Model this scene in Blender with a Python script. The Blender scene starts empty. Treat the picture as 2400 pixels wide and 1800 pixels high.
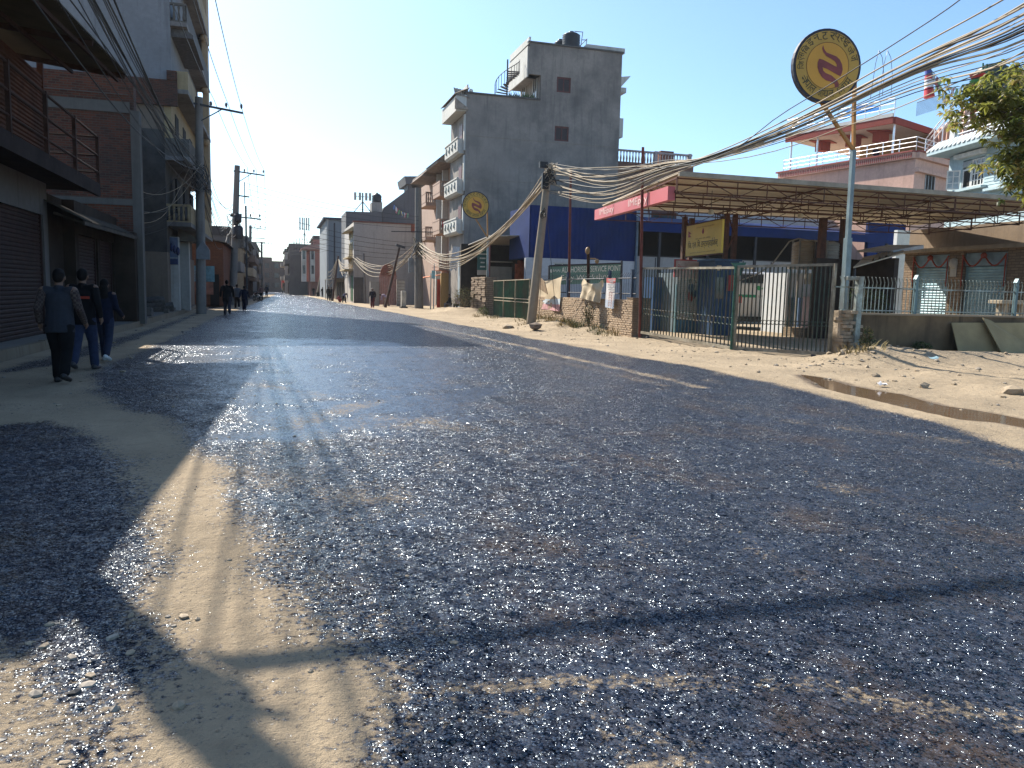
import bpy, bmesh, math, random
import numpy as np
from mathutils import Vector, Matrix
random.seed(7)
C = bpy.context.scene.collection
SC = bpy.context.scene
rad = math.radians
# ------------------------------------------------------------------ camera
FPX, CAMH = 1850.0, 1.55
YAW, PITCH, ROLL = rad(16.606), rad(6.629), rad(1.4)
fw = Vector((math.sin(YAW)*math.cos(PITCH), math.cos(YAW)*math.cos(PITCH), -math.sin(PITCH)))
rt0 = fw.cross(Vector((0, 0, 1))).normalized()
up0 = rt0.cross(fw)
rt = rt0*math.cos(ROLL) + up0*math.sin(ROLL)
up = up0*math.cos(ROLL) - rt0*math.sin(ROLL)
EYE = Vector((0, 0, CAMH))
cam = bpy.data.cameras.new('camera')
cam.sensor_width = 36.0
cam.lens = FPX/2400*36
cam.clip_end = 5000
cam.clip_start = 0.05
co = bpy.data.objects.new('camera', cam)
C.objects.link(co)
M = Matrix((rt, up, -fw)).transposed().to_4x4()
M.translation = EYE
co.matrix_world = M
SC.camera = co

def ray(u, v):
    return fw + rt*((u-1200)/FPX) + up*((900-v)/FPX)
def gp(u, v, z=0.0):                      # survey helper: point on the level z
    d = ray(u, v)
    return EYE + d*((z-CAMH)/d.z)
def ay(u, v, y):                          # point on the wall plane y
    d = ray(u, v)
    return EYE + d*(y/d.y)
def ax(u, v, x):                          # point on the wall plane x
    d = ray(u, v)
    return EYE + d*(x/d.x)
def ry(u0, v0, u1, v1, y):                # rectangle on plane y -> x0,x1,z0,z1
    um, vm = (u0+u1)/2, (v0+v1)/2
    return ay(u0, vm, y).x, ay(u1, vm, y).x, ay(um, v1, y).z, ay(um, v0, y).z
def xu(u, y, v=690):
    return ay(u, v, y).x

# ------------------------------------------------------------------ materials
def nt(name):
    m = bpy.data.materials.new(name)
    m.use_nodes = True
    t = m.node_tree
    return m, t, t.nodes['Principled BSDF']
def node(t, typ, **kw):
    n = t.nodes.new(typ)
    for k, v in kw.items():
        if k == 'ins':
            for a, b in v.items():
                n.inputs[a].default_value = b
        else:
            setattr(n, k, v)
    return n
def L(t, a, b):
    t.links.new(a, b)
def rgba(c):
    return (c[0], c[1], c[2], 1.0)
def ramp(t, src, p0, p1, c0=(0, 0, 0, 1), c1=(1, 1, 1, 1)):
    r = node(t, 'ShaderNodeValToRGB')
    r.color_ramp.elements[0].position = p0
    r.color_ramp.elements[1].position = p1
    r.color_ramp.elements[0].color = c0
    r.color_ramp.elements[1].color = c1
    L(t, src, r.inputs[0])
    return r.outputs[0]
def mix(t, f, a, b, mode='MIX'):
    n = node(t, 'ShaderNodeMix', data_type='RGBA', blend_type=mode)
    for s, val in ((n.inputs[0], f), (n.inputs[6], a), (n.inputs[7], b)):
        if hasattr(val, 'links'):
            L(t, val, s)
        elif isinstance(val, (int, float)):
            s.default_value = val
        else:
            s.default_value = rgba(val) if len(val) == 3 else val
    return n.outputs[2]
def mth(t, op, a, b=0.0, clamp=False):
    n = node(t, 'ShaderNodeMath', operation=op, use_clamp=clamp)
    for s, val in ((n.inputs[0], a), (n.inputs[1], b)):
        if hasattr(val, 'links'):
            L(t, val, s)
        else:
            s.default_value = val
    return n.outputs[0]
def pos(t):
    return node(t, 'ShaderNodeNewGeometry').outputs['Position']
def vmul(t, v, s):
    n = node(t, 'ShaderNodeVectorMath', operation='MULTIPLY')
    L(t, v, n.inputs[0])
    n.inputs[1].default_value = s
    return n.outputs[0]
def noise(t, v, scale, detail=4, rough=.6, out=0):
    n = node(t, 'ShaderNodeTexNoise', ins={'Scale': scale, 'Detail': detail, 'Roughness': rough})
    L(t, v, n.inputs['Vector'])
    return n.outputs[out]
def bump(t, h, strength=.3, dist=.02):
    n = node(t, 'ShaderNodeBump', ins={'Strength': strength, 'Distance': dist})
    L(t, h, n.inputs['Height'])
    return n.outputs[0]
MATS = {}
def plain(name, col, rough=.6, metal=0.0, var=.25, scale=3.0, dirt=None, dirt_amt=.35, bumpd=0.0, spec=.4):
    """a surface with soft uneven tone, optional dirt blotches and fine bump"""
    if name in MATS:
        return MATS[name]
    m, t, b = nt(name)
    p = pos(t)
    n1 = noise(t, p, scale, 6, .65)
    n2 = noise(t, p, scale*.23+.05, 3, .6)
    lo = tuple(c*(1-var) for c in col)
    hi = tuple(min(1, c*(1+var*.7)) for c in col)
    c = mix(t, ramp(t, n1, .35, .65), lo, hi)
    if dirt:
        f = mth(t, 'MULTIPLY', ramp(t, n2, .42, .68), dirt_amt*2, True)
        c = mix(t, f, c, dirt)
    L(t, c, b.inputs['Base Color'])
    b.inputs['Roughness'].default_value = rough
    b.inputs['Metallic'].default_value = metal
    b.inputs['Specular IOR Level'].default_value = spec
    if bumpd:
        L(t, bump(t, noise(t, p, 25, 5, .7), .6, bumpd), b.inputs['Normal'])
    MATS[name] = m
    return m
def plaster(name, col, stain, amt=.5, rough=.85, streak=1.0, blot=.35):
    """rendered wall: cloudy tone, rain streaks, rising damp stains"""
    if name in MATS:
        return MATS[name]
    m, t, b = nt(name)
    p = pos(t)
    cl = noise(t, p, .45, 6, .62)
    fine = noise(t, p, 5, 8, .7)
    st = noise(t, vmul(t, p, (2.2, 2.2, .18)), 1.6, 5, .65)
    c = mix(t, ramp(t, fine, .3, .7), tuple(x*.86 for x in col), tuple(min(1, x*1.1) for x in col))
    c = mix(t, mth(t, 'MULTIPLY', ramp(t, cl, .4, .66), amt, True), c, stain)
    c = mix(t, mth(t, 'MULTIPLY', ramp(t, st, .52, .72), amt*streak, True), c, tuple(x*.7 for x in stain))
    c = mix(t, mth(t, 'MULTIPLY', ramp(t, noise(t, p, .17, 3, .5), .5, .75), blot, True), c, tuple(min(1, x*1.25) for x in col))
    L(t, c, b.inputs['Base Color'])
    b.inputs['Roughness'].default_value = rough
    b.inputs['Specular IOR Level'].default_value = .25
    L(t, bump(t, fine, .35, .012), b.inputs['Normal'])
    MATS[name] = m
    return m
def brick(name, c1, c2, mortar, bw=.24, rh=.082, ms=.012, stain=(.05, .04, .035), amt=.4, bd=.012, irregular=.02):
    if name in MATS:
        return MATS[name]
    m, t, b = nt(name)
    p = pos(t)
    sep = node(t, 'ShaderNodeSeparateXYZ')
    L(t, p, sep.inputs[0])
    wob = node(t, 'ShaderNodeVectorMath', operation='SCALE')
    L(t, noise(t, p, 3.0, 2, .5, 1), wob.inputs[0])
    wob.inputs['Scale'].default_value = irregular
    comb = node(t, 'ShaderNodeCombineXYZ')
    L(t, mth(t, 'ADD', sep.outputs[0], sep.outputs[1]), comb.inputs[0])
    L(t, sep.outputs[2], comb.inputs[1])
    add = node(t, 'ShaderNodeVectorMath', operation='ADD')
    L(t, comb.outputs[0], add.inputs[0])
    L(t, wob.outputs[0], add.inputs[1])
    br = node(t, 'ShaderNodeTexBrick', ins={'Scale': 1.0, 'Brick Width': bw, 'Row Height': rh, 'Mortar Size': ms, 'Mortar Smooth': .3, 'Bias': -.1})
    br.inputs['Color1'].default_value = rgba(c1)
    br.inputs['Color2'].default_value = rgba(c2)
    br.inputs['Mortar'].default_value = rgba(mortar)
    L(t, add.outputs[0], br.inputs['Vector'])
    n1 = noise(t, p, .5, 6, .65)
    c = mix(t, .35, br.outputs[0], noise(t, p, 9, 6, .7), 'MULTIPLY')
    c = mix(t, mth(t, 'MULTIPLY', ramp(t, n1, .42, .7), amt, True), c, stain)
    L(t, c, b.inputs['Base Color'])
    b.inputs['Roughness'].default_value = .9
    b.inputs['Specular IOR Level'].default_value = .2
    h = mth(t, 'ADD', mth(t, 'MULTIPLY', br.outputs[1], -1.0), mth(t, 'MULTIPLY', noise(t, p, 30, 4, .7), .5))
    L(t, bump(t, h, .8, bd), b.inputs['Normal'])
    MATS[name] = m
    return m
def glass(name, col=(.02, .025, .03), rough=.08):
    if name in MATS:
        return MATS[name]
    m, t, b = nt(name)
    c = mix(t, ramp(t, noise(t, pos(t), 1.3, 3), .4, .65), col, tuple(x*2.2+.004 for x in col))
    L(t, c, b.inputs['Base Color'])
    b.inputs['Roughness'].default_value = rough
    b.inputs['Specular IOR Level'].default_value = .6
    L(t, bump(t, noise(t, pos(t), .8, 2), .05, .05), b.inputs['Normal'])
    MATS[name] = m
    return m
def check_cloth(name, c1, c2, s):
    m, t, b = nt(name)
    tc = node(t, 'ShaderNodeTexCoord').outputs['Object']
    k = node(t, 'ShaderNodeTexChecker', ins={'Scale': s})
    k.inputs['Color1'].default_value = rgba(c1)
    k.inputs['Color2'].default_value = rgba(c2)
    L(t, tc, k.inputs['Vector'])
    L(t, mix(t, ramp(t, noise(t, tc, 25, 3), .3, .7), k.outputs[0], (.02, .015, .015)), b.inputs['Base Color'])
    b.inputs['Roughness'].default_value = .9
    return m

# ------------------------------------------------------------------ mesh builder
class MB:
    def __init__(s):
        s.v, s.f, s.mi, s.sm, s.m = [], [], [], [], 0
    def add(s, vs, fs, smooth=False):
        o = len(s.v)
        s.v += [tuple(x) for x in vs]
        for f in fs:
            s.f.append(tuple(o+i for i in f))
            s.mi.append(s.m)
            s.sm.append(smooth)
        return s
    def box(s, x0, x1, y0, y1, z0, z1):
        if x0 > x1: x0, x1 = x1, x0
        if y0 > y1: y0, y1 = y1, y0
        if z0 > z1: z0, z1 = z1, z0
        vs = [(x, y, z) for z in (z0, z1) for y in (y0, y1) for x in (x0, x1)]
        return s.add(vs, [(0, 2, 3, 1), (4, 5, 7, 6), (0, 1, 5, 4), (2, 6, 7, 3), (0, 4, 6, 2), (1, 3, 7, 5)])
    def obox(s, c, a, b, d):               # centre and three half-axes
        c, a, b, d = Vector(c), Vector(a), Vector(b), Vector(d)
        vs = [c + a*i + b*j + d*k for k in (-1, 1) for j in (-1, 1) for i in (-1, 1)]
        fs = [(0, 2, 3, 1), (4, 5, 7, 6), (0, 1, 5, 4), (2, 6, 7, 3), (0, 4, 6, 2), (1, 3, 7, 5)]
        if a.cross(b).dot(d) < 0:
            fs = [f[::-1] for f in fs]
        return s.add(vs, fs)
    def beam(s, p, q, w, h=None, upv=(0, 0, 1)):
        p, q = Vector(p), Vector(q)
        h = w if h is None else h
        d = q-p
        n = d.normalized()
        u = Vector(upv)
        if abs(n.dot(u)) > .95:
            u = Vector((0, 1, 0))
        a = n.cross(u).normalized()
        b = a.cross(n)
        return s.obox((p+q)/2, d/2, a*(w/2), b*(h/2))
    def tube(s, pts, r, n=8, cap=True, smooth=True):
        pts = [Vector(p) for p in pts]
        rs = r if isinstance(r, (list, tuple)) else [r]*len(pts)
        vs, fs = [], []
        for i, p in enumerate(pts):
            d = (pts[min(i+1, len(pts)-1)]-pts[max(i-1, 0)])
            d = d.normalized() if d.length > 1e-9 else Vector((0, 0, 1))
            if i == 0:
                u = Vector((0, 0, 1)) if abs(d.z) < .9 else Vector((0, 1, 0))
                a = d.cross(u).normalized()
            else:
                a = a-d*a.dot(d)
                a = a.normalized() if a.length > 1e-6 else d.orthogonal().normalized()
            b = a.cross(d)
            for k in range(n):
                t = 2*math.pi*k/n
                vs.append(p + (a*math.cos(t)+b*math.sin(t))*rs[i])
        for i in range(len(pts)-1):
            for k in range(n):
                k2 = (k+1) % n
                fs.append((i*n+k, i*n+k2, (i+1)*n+k2, (i+1)*n+k))
        s.add(vs, fs, smooth)
        if cap:
            s.add([vs[k] for k in range(n)], [tuple(range(n-1, -1, -1))])
            s.add([vs[(len(pts)-1)*n+k] for k in range(n)], [tuple(range(n))])
        return s
    def etube(s, pts, rx, ry_, n=14):
        pts = [Vector(p) for p in pts]
        vs, fs = [], []
        for i, p in enumerate(pts):
            d = (pts[min(i+1, len(pts)-1)]-pts[max(i-1, 0)]).normalized()
            b = d.cross(Vector((1, 0, 0))).normalized()
            for k in range(n):
                t = 2*math.pi*k/n
                vs.append(p+Vector((1, 0, 0))*(rx[i]*math.cos(t))+b*(ry_[i]*math.sin(t)))
        for i in range(len(pts)-1):
            for k in range(n):
                fs.append((i*n+k, i*n+(k+1) % n, (i+1)*n+(k+1) % n, (i+1)*n+k))
        fs += [tuple(range(n-1, -1, -1)), tuple((len(pts)-1)*n+k for k in range(n))]
        return s.add(vs, fs, True)
    def lathe(s, c, prof, n=20, smooth=True):   # prof = [(r,z)...]
        vs, fs = [], []
        for r, z in prof:
            for k in range(n):
                t = 2*math.pi*k/n
                vs.append((c[0]+r*math.cos(t), c[1]+r*math.sin(t), c[2]+z))
        for i in range(len(prof)-1):
            for k in range(n):
                k2 = (k+1) % n
                fs.append((i*n+k, i*n+k2, (i+1)*n+k2, (i+1)*n+k))
        fs.append(tuple(range(n-1, -1, -1)))
        fs.append(tuple((len(prof)-1)*n+k for k in range(n)))
        return s.add(vs, fs, smooth)
    def ball(s, c, r, n=8):
        rx, rz_ = (r, r) if not isinstance(r, (tuple, list)) else r
        pr = [(max(.0005, rx*math.sin(math.pi*i/n)), -rz_*math.cos(math.pi*i/n)) for i in range(n+1)]
        return s.lathe(c, pr, n+4)
    def prism(s, poly, vec):               # extrude a 3-D polygon along vec
        poly = [Vector(p) for p in poly]
        vec = Vector(vec)
        n = len(poly)
        nrm = Vector((0, 0, 0))
        for i in range(n):
            nrm += (poly[i]-poly[0]).cross(poly[(i+1) % n]-poly[0])
        if nrm.dot(vec) > 0:
            poly = poly[::-1]
        vs = poly + [p+vec for p in poly]
        fs = [tuple(range(n)), tuple(range(2*n-1, n-1, -1))]
        fs += [(i, i+n, (i+1) % n+n, (i+1) % n) for i in range(n)]
        return s.add(vs, fs)
    def quad(s, *p):
        return s.add(p, [tuple(range(len(p)))])
    def wall(s, O, U, N, w, h, holes=(), depth=.15):
        """front face of a wall in the frame O,U,N (up = z) with recessed openings (u0,u1,z0,z1)"""
        O, U, N = Vector(O), Vector(U).normalized(), Vector(N).normalized()
        Z = Vector((0, 0, 1))
        us = sorted({0.0, w, *[a for q in holes for a in q[:2]]})
        zs = sorted({0.0, h, *[a for q in holes for a in q[2:4]]})
        flip = U.cross(Z).dot(N) < 0
        def Q(pts):
            s.add(pts[::-1] if flip else pts, [(0, 1, 2, 3)])
        P = lambda a, b, d=0: O+U*a+Z*b-N*d
        for i in range(len(us)-1):
            for j in range(len(zs)-1):
                cu, cz = (us[i]+us[i+1])/2, (zs[j]+zs[j+1])/2
                if any(q[0] < cu < q[1] and q[2] < cz < q[3] for q in holes):
                    continue
                Q([P(us[i], zs[j]), P(us[i+1], zs[j]), P(us[i+1], zs[j+1]), P(us[i], zs[j+1])])
        for q in holes:
            a, b, c, d = q[:4]
            k = depth
            Q([P(a, c), P(a, d), P(a, d, k), P(a, c, k)])
            Q([P(b, d), P(b, c), P(b, c, k), P(b, d, k)])
            Q([P(a, d), P(b, d), P(b, d, k), P(a, d, k)])
            Q([P(b, c), P(a, c), P(a, c, k), P(b, c, k)])
        return s
    def build(s, name, mats, parent=None, loc=None, label=None, bevel=0):
        if not isinstance(mats, (list, tuple)):
            mats = [mats]
        me = bpy.data.meshes.new(name)
        o = bpy.data.objects.new(name, me)
        off = Vector((0, 0, 0))
        if parent is not None:
            q = parent
            while q is not None:
                off += q.location
                q = q.parent
        elif loc is not None:
            off = Vector(loc)
            o.location = off
        me.from_pydata([(x-off.x, y-off.y, z-off.z) for x, y, z in s.v], [], s.f)
        for m in mats:
            me.materials.append(m)
        me.polygons.foreach_set('material_index', s.mi)
        me.polygons.foreach_set('use_smooth', s.sm)
        me.update()
        C.objects.link(o)
        if parent is not None:
            o.parent = parent
        if label:
            o['label'] = label
        if bevel:
            bv = o.modifiers.new('edge', 'BEVEL')
            bv.width = bevel
            bv.segments = 2
            bv.limit_method = 'ANGLE'
        return o
def tag(o, label=None, cat=None, group=None, kind=None):
    if label: o['label'] = label
    if cat:
        o['category'] = cat
        o['kind'] = 'thing'
    if group: o['group'] = group
    if kind: o['kind'] = kind
    return o
def thing(name, label, cat, loc, group=None):
    o = bpy.data.objects.new(name, None)
    o.empty_display_size = .2
    C.objects.link(o)
    o.location = loc
    return tag(o, label, cat, group)
def dup(root, loc, label=None, group=None, rotz=None, scale=None):
    r = root.copy()
    C.objects.link(r)
    r.location = loc
    if rotz is not None: r.rotation_euler = (0, 0, rotz)
    if scale: r.scale = (scale,)*3
    if label: r['label'] = label
    if group: r['group'] = group
    for ch in root.children:
        c = ch.copy()
        C.objects.link(c)
        c.parent = r
        for g in ch.children:
            d = g.copy()
            C.objects.link(d)
            d.parent = c
    return r
def letters(mb, body, O, U, N, height, width=None, align='LEFT', upv=(0, 0, 1), thick=.0):
    """text as flat mesh letters on the frame O,U (text direction), N (outward)"""
    cu = bpy.data.curves.new('t', 'FONT')
    cu.body = body
    cu.size = 1
    o = bpy.data.objects.new('t', cu)
    C.objects.link(o)
    bpy.context.view_layer.update()
    me = bpy.data.meshes.new_from_object(o.evaluated_get(bpy.context.evaluated_depsgraph_get()))
    vs = [v.co.copy() for v in me.vertices]
    fs = [tuple(p.vertices) for p in me.polygons]
    bpy.data.objects.remove(o)
    bpy.data.curves.remove(cu)
    bpy.data.meshes.remove(me)
    if not vs:
        return
    x0, x1 = min(v.x for v in vs), max(v.x for v in vs)
    y0, y1 = min(v.y for v in vs), max(v.y for v in vs)
    sy = height/max(1e-6, y1-y0)
    sx = sy if width is None else width/max(1e-6, x1-x0)
    O, U, N, UP = Vector(O), Vector(U).normalized(), Vector(N).normalized(), Vector(upv)
    w = (x1-x0)*sx
    dx = {'LEFT': 0, 'CENTER': -w/2, 'RIGHT': -w}[align]
    pts = [O + U*((v.x-x0)*sx+dx) + UP*((v.y-y0)*sy) + N*.004 for v in vs]
    if U.cross(UP).dot(N) < 0:
        fs = [f[::-1] for f in fs]
    mb.add(pts, fs)
    return w
def window(parent, O, U, N, w, h, fmat, gmat, nx=2, nz=1, back=.06, fr=.07, sill=None, name='window', label=None, bars=None):
    """framed window: O lower-left corner on the wall face"""
    O, U, N = Vector(O), Vector(U).normalized(), Vector(N).normalized()
    Z = Vector((0, 0, 1))
    f = MB()
    d = .03
    c0 = O - N*back
    def bar(a, b, c, e, dd=d):
        f.obox(c0+U*((a+b)/2)+Z*((c+e)/2), U*((b-a)/2), N*dd, Z*((e-c)/2))
    bar(0, w, 0, fr); bar(0, w, h-fr, h); bar(0, fr, fr, h-fr); bar(w-fr, w, fr, h-fr)
    for i in range(1, nx):
        bar(w*i/nx-fr*.35, w*i/nx+fr*.35, fr, h-fr, d*.8)
    for j in range(1, nz):
        for i in range(nx):
            bar(w*i/nx+fr*.36, w*(i+1)/nx-fr*.36, h*j/nz-fr*.25, h*j/nz+fr*.25, d*.6)
    if sill:
        f.obox(O+U*(w/2)+Z*(-.05)+N*(.06), U*(w/2+.08), N*.08, Z*.04)
    wo = f.build(name, fmat, parent, label=label)
    g = MB()
    g.obox(c0+U*(w/2)+Z*(h/2)-N*.006, U*(w/2-fr*.6), N*.004, Z*(h/2-fr*.6))
    g.build('pane', gmat, wo)
    return wo
def shutter(parent, O, U, N, w, h, mat, pitch=.11, name='shutter', label=None):
    """roller shutter: horizontal half-round slats"""
    O, U, N = Vector(O), Vector(U).normalized(), Vector(N).normalized()
    Z = Vector((0, 0, 1))
    b = MB()
    n = max(3, int(h/pitch))
    prof = []
    for i in range(n):
        z0, z1 = h*i/n, h*(i+1)/n
        prof += [(z0, 0.0), (z0+(z1-z0)*.3, .022), (z0+(z1-z0)*.75, .022)]
    prof.append((h, 0))
    vs = []
    for z, d in prof:
        vs += [O+Z*z+N*d, O+U*w+Z*z+N*d]
    fs = [(2*i, 2*i+1, 2*i+3, 2*i+2) for i in range(len(prof)-1)]
    if U.cross(Z).dot(N) < 0:
        fs = [f[::-1] for f in fs]
    b.add(vs, fs)
    b.obox(O+U*.03+Z*(h/2)+N*.02, U*.04, N*.04, Z*(h/2))
    b.obox(O+U*(w-.03)+Z*(h/2)+N*.02, U*.04, N*.04, Z*(h/2))
    return b.build(name, mat, parent, label=label)
def corrugated(mb, P0, A, B, Nn, amp=.02, period=.12, thick=.0):
    """corrugated sheet: ridges run along B, waves run along A"""
    P0, A, B, Nn = Vector(P0), Vector(A), Vector(B), Vector(Nn).normalized()
    n = max(4, int(A.length/period)*4)
    vs = []
    for i in range(n+1):
        w = Nn*(amp*math.sin(2*math.pi*i/4.0))
        p = P0 + A*(i/n) + w
        vs += [p, p+B]
    mb.add(vs, [(2*i, 2*i+1, 2*i+3, 2*i+2) for i in range(n)])
# ------------------------------------------------------------------ light
SUN_AZ, SUN_EL = rad(26), rad(42)          # azimuth to the left of the road direction (+Y)
SUNV = Vector((-math.sin(SUN_AZ)*math.cos(SUN_EL), math.cos(SUN_AZ)*math.cos(SUN_EL), math.sin(SUN_EL)))
w = bpy.data.worlds.new('World')
SC.world = w
w.use_nodes = True
wt = w.node_tree
sky = node(wt, 'ShaderNodeTexSky')
sky.sky_type = 'NISHITA'
sky.sun_disc = False
sky.sun_elevation = SUN_EL
sky.sun_rotation = -SUN_AZ
sky.altitude = 1300
sky.air_density = 1.0
sky.dust_density = 3.4
sky.ozone_density = 3.0
L(wt, mix(wt, 1.0, sky.outputs[0], (.88, 1.02, 1.05), 'MULTIPLY'), wt.nodes['Background'].inputs[0])
wt.nodes['Background'].inputs[1].default_value = 0.112
sl = bpy.data.lights.new('sun', 'SUN')
sl.energy = 5.0
sl.angle = rad(0.55)
sl.color = (1.0, .93, .82)
so = bpy.data.objects.new('sun', sl)
C.objects.link(so)
so.location = (-30, 60, 60)
so.rotation_euler = SUNV.to_track_quat('Z', 'Y').to_euler()
SC.view_settings.view_transform = 'Standard'
SC.view_settings.look = 'None'
SC.view_settings.exposure = 1.05
SC.view_settings.gamma = 1.0
SC.cycles.use_denoising = True
SC.cycles.denoiser = 'OPENIMAGEDENOISE'
SC.cycles.denoising_input_passes = 'RGB_ALBEDO_NORMAL'
SC.cycles.denoising_prefilter = 'NONE'
SC.cycles.max_bounces = 6
SC.cycles.volume_bounces = 0
SC.cycles.sample_clamp_indirect = 6

# ------------------------------------------------------------------ ground
def ss(a, b, x):
    t = np.clip((x-a)/(b-a), 0, 1)
    return t*t*(3-2*t)
def vnoise(x, y, seed=0):
    """smooth value noise (numpy)"""
    xi, yi = np.floor(x).astype(int), np.floor(y).astype(int)
    fx, fy = x-xi, y-yi
    fx, fy = fx*fx*(3-2*fx), fy*fy*(3-2*fy)
    def hsh(a, b):
        n = (a*374761393 + b*668265263 + seed*982451653) & 0xffffffff
        n = ((n ^ (n >> 13))*1274126177) & 0xffffffff
        return ((n ^ (n >> 16)) & 0xffff)/65535.0
    return (hsh(xi, yi)*(1-fx)+hsh(xi+1, yi)*fx)*(1-fy)+(hsh(xi, yi+1)*(1-fx)+hsh(xi+1, yi+1)*fx)*fy
def fbm(x, y, sc, seed=0, n=4):
    r, a = 0, .5
    for i in range(n):
        r = r + a*vnoise(x*sc, y*sc, seed+i)
        sc *= 2.1
        a *= .5
    return r/.94
RX = [(0, 7.2), (5, 7.6), (6.7, 7.95), (8, 8.45), (11.5, 8.9), (15.5, 9.2), (18, 8.85), (24, 8.6), (44, 8.05), (80, 6.6), (120, 5.6), (172, 4.6), (260, 4.0)]
def roadR(y):
    return np.interp(y, [a for a, b in RX], [b for a, b in RX])
KX = [(-20, -5.2), (12, -5.2), (20, -5.0), (28, -4.7), (45, -4.75), (58, -5.1), (80, -5.3), (260, -6.2)]
def kerbX(y):
    return np.interp(y, [a for a, b in KX], [b for a, b in KX])
PUD = [gp(*p) for p in ((1880, 878), (1935, 886), (1990, 903), (2050, 915), (2110, 924), (2190, 948), (2270, 960), (2340, 972), (2440, 992), (2440, 1004), (2340, 985), (2270, 980), (2190, 966), (2120, 953), (2085, 943), (2050, 934), (1990, 925), (1930, 905))]
def polydist(x, y, poly):
    """signed distance (m), positive inside"""
    px = np.array([p[0] for p in poly]); py = np.array([p[1] for p in poly])
    n = len(px)
    ins = np.zeros(x.shape, bool)
    d = np.full(x.shape, 1e9)
    for i in range(n):
        j = (i+1) % n
        ex, ey = px[j]-px[i], py[j]-py[i]
        t = np.clip(((x-px[i])*ex+(y-py[i])*ey)/(ex*ex+ey*ey+1e-12), 0, 1)
        d = np.minimum(d, np.hypot(x-px[i]-t*ex, y-py[i]-t*ey))
        c = ((py[i] > y) != (py[j] > y)) & (x < (px[j]-px[i])*(y-py[i])/(py[j]-py[i]+1e-12)+px[i])
        ins ^= c
    return np.where(ins, d, -d)
def hz(x, y):
    """height of the bare ground"""
    x = np.asarray(x, float); y = np.asarray(y, float)
    rr = roadR(y)
    h = -.04*(1-ss(-.2, .5, x-rr))*ss(0, .4, x-kerbX(y)+.2)
    verge = ss(.1, 1.2, x-rr)*(1-ss(13.2, 14.2, x)*ss(17.2, 18.2, y))
    far_ = .12+.88*ss(.8, 4.0, x-rr)
    h = h + verge*far_*(.14*(fbm(x, y, .8, 3)-.42)+.07*(fbm(x, y, 3.1, 9)-.5))
    h = h + .26*np.exp(-((y-16.2)/1.3)**2)*ss(13.8, 15.5, x)*(1-ss(24, 27, x))*(.6+.8*fbm(x, y, .7, 21))
    for cx, cy, r, a in ((11.2, 31.5, 1.5, .32), (12.2, 29.3, .9, .22), (11.9, 35, 1.4, .35), (12.1, 41, 1.2, .15), (12.1, 51.5, 1.6, .45), (11.2, 54, 1.6, .35), (14.3, 16.6, .9, .3)):
        h = h + a*np.exp(-((x-cx)**2+(y-cy)**2)/(r*r))*(.7+.6*fbm(x, y, 1.5, 31))
    pd = polydist(x, y, PUD)
    h = h*(1-.95*ss(-1.3, -.05, pd)) - .028*ss(-.5, .16, pd) + .012*(fbm(x, y, 2.2, 71)-.5)*ss(-.8, -.1, pd)
    return h
def hz1(x, y):
    return float(hz(np.array([x]), np.array([y]))[0])
def axis(*segs):
    r = []
    for a, b, st in segs:
        r += list(np.arange(a, b-1e-6, st))
    r.append(segs[-1][1])
    return np.array(r)
def sheet(name, xs, ys, zf, mat, attrs=None):
    X, Y = np.meshgrid(xs, ys)
    X, Y = X.ravel(), Y.ravel()
    Zv = zf(X, Y)
    nx, ny = len(xs), len(ys)
    me = bpy.data.meshes.new(name)
    idx = np.arange(nx*ny).reshape(ny, nx)
    fs = np.stack([idx[:-1, :-1], idx[:-1, 1:], idx[1:, 1:], idx[1:, :-1]], -1).reshape(-1, 4)
    me.from_pydata(np.stack([X, Y, Zv], -1).tolist(), [], fs.tolist())
    for k, fn in (attrs or {}).items():
        at = me.attributes.new(k, 'FLOAT', 'POINT')
        at.data.foreach_set('value', np.asarray(fn(X, Y), np.float32))
    me.polygons.foreach_set('use_smooth', [True]*len(me.polygons))
    me.materials.append(mat)
    o = bpy.data.objects.new(name, me)
    C.objects.link(o)
    return o
DIRT = (.345, .272, .185)
def dirt_nodes(t, p):
    n1 = noise(t, p, .6, 6, .6)
    n2 = noise(t, p, 7, 8, .72)
    c = mix(t, ramp(t, n1, .35, .68), tuple(x*.78 for x in DIRT), tuple(x*1.12 for x in DIRT))
    c = mix(t, mth(t, 'MULTIPLY', ramp(t, n2, .5, .72), .5), c, (.21, .16, .11))
    c = mix(t, mth(t, 'MULTIPLY', ramp(t, noise(t, p, 34, 4, .7), .6, .75), .6), c, (.40, .32, .22))
    vo = node(t, 'ShaderNodeTexVoronoi', ins={'Scale': 22.0})
    L(t, p, vo.inputs['Vector'])
    peb = ramp(t, vo.outputs['Distance'], .05, .22, (1, 1, 1, 1), (0, 0, 0, 1))
    h = mth(t, 'ADD', mth(t, 'MULTIPLY', n2, 1.0), mth(t, 'MULTIPLY', mth(t, 'MULTIPLY', peb, ramp(t, noise(t, p, 1.7, 3), .5, .62)), .35))
    h = mth(t, 'ADD', h, mth(t, 'MULTIPLY', noise(t, p, 60, 4, .75), .35))
    h = mth(t, 'ADD', h, mth(t, 'MULTIPLY', noise(t, vmul(t, p, (1, .6, 1)), 3.2, 3, .6), 1.6))
    c = mix(t, mth(t, 'MULTIPLY', peb, mth(t, 'MULTIPLY', ramp(t, noise(t, p, 2.6, 4), .48, .66), .55)), c, (.17, .13, .09))
    return c, h
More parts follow.
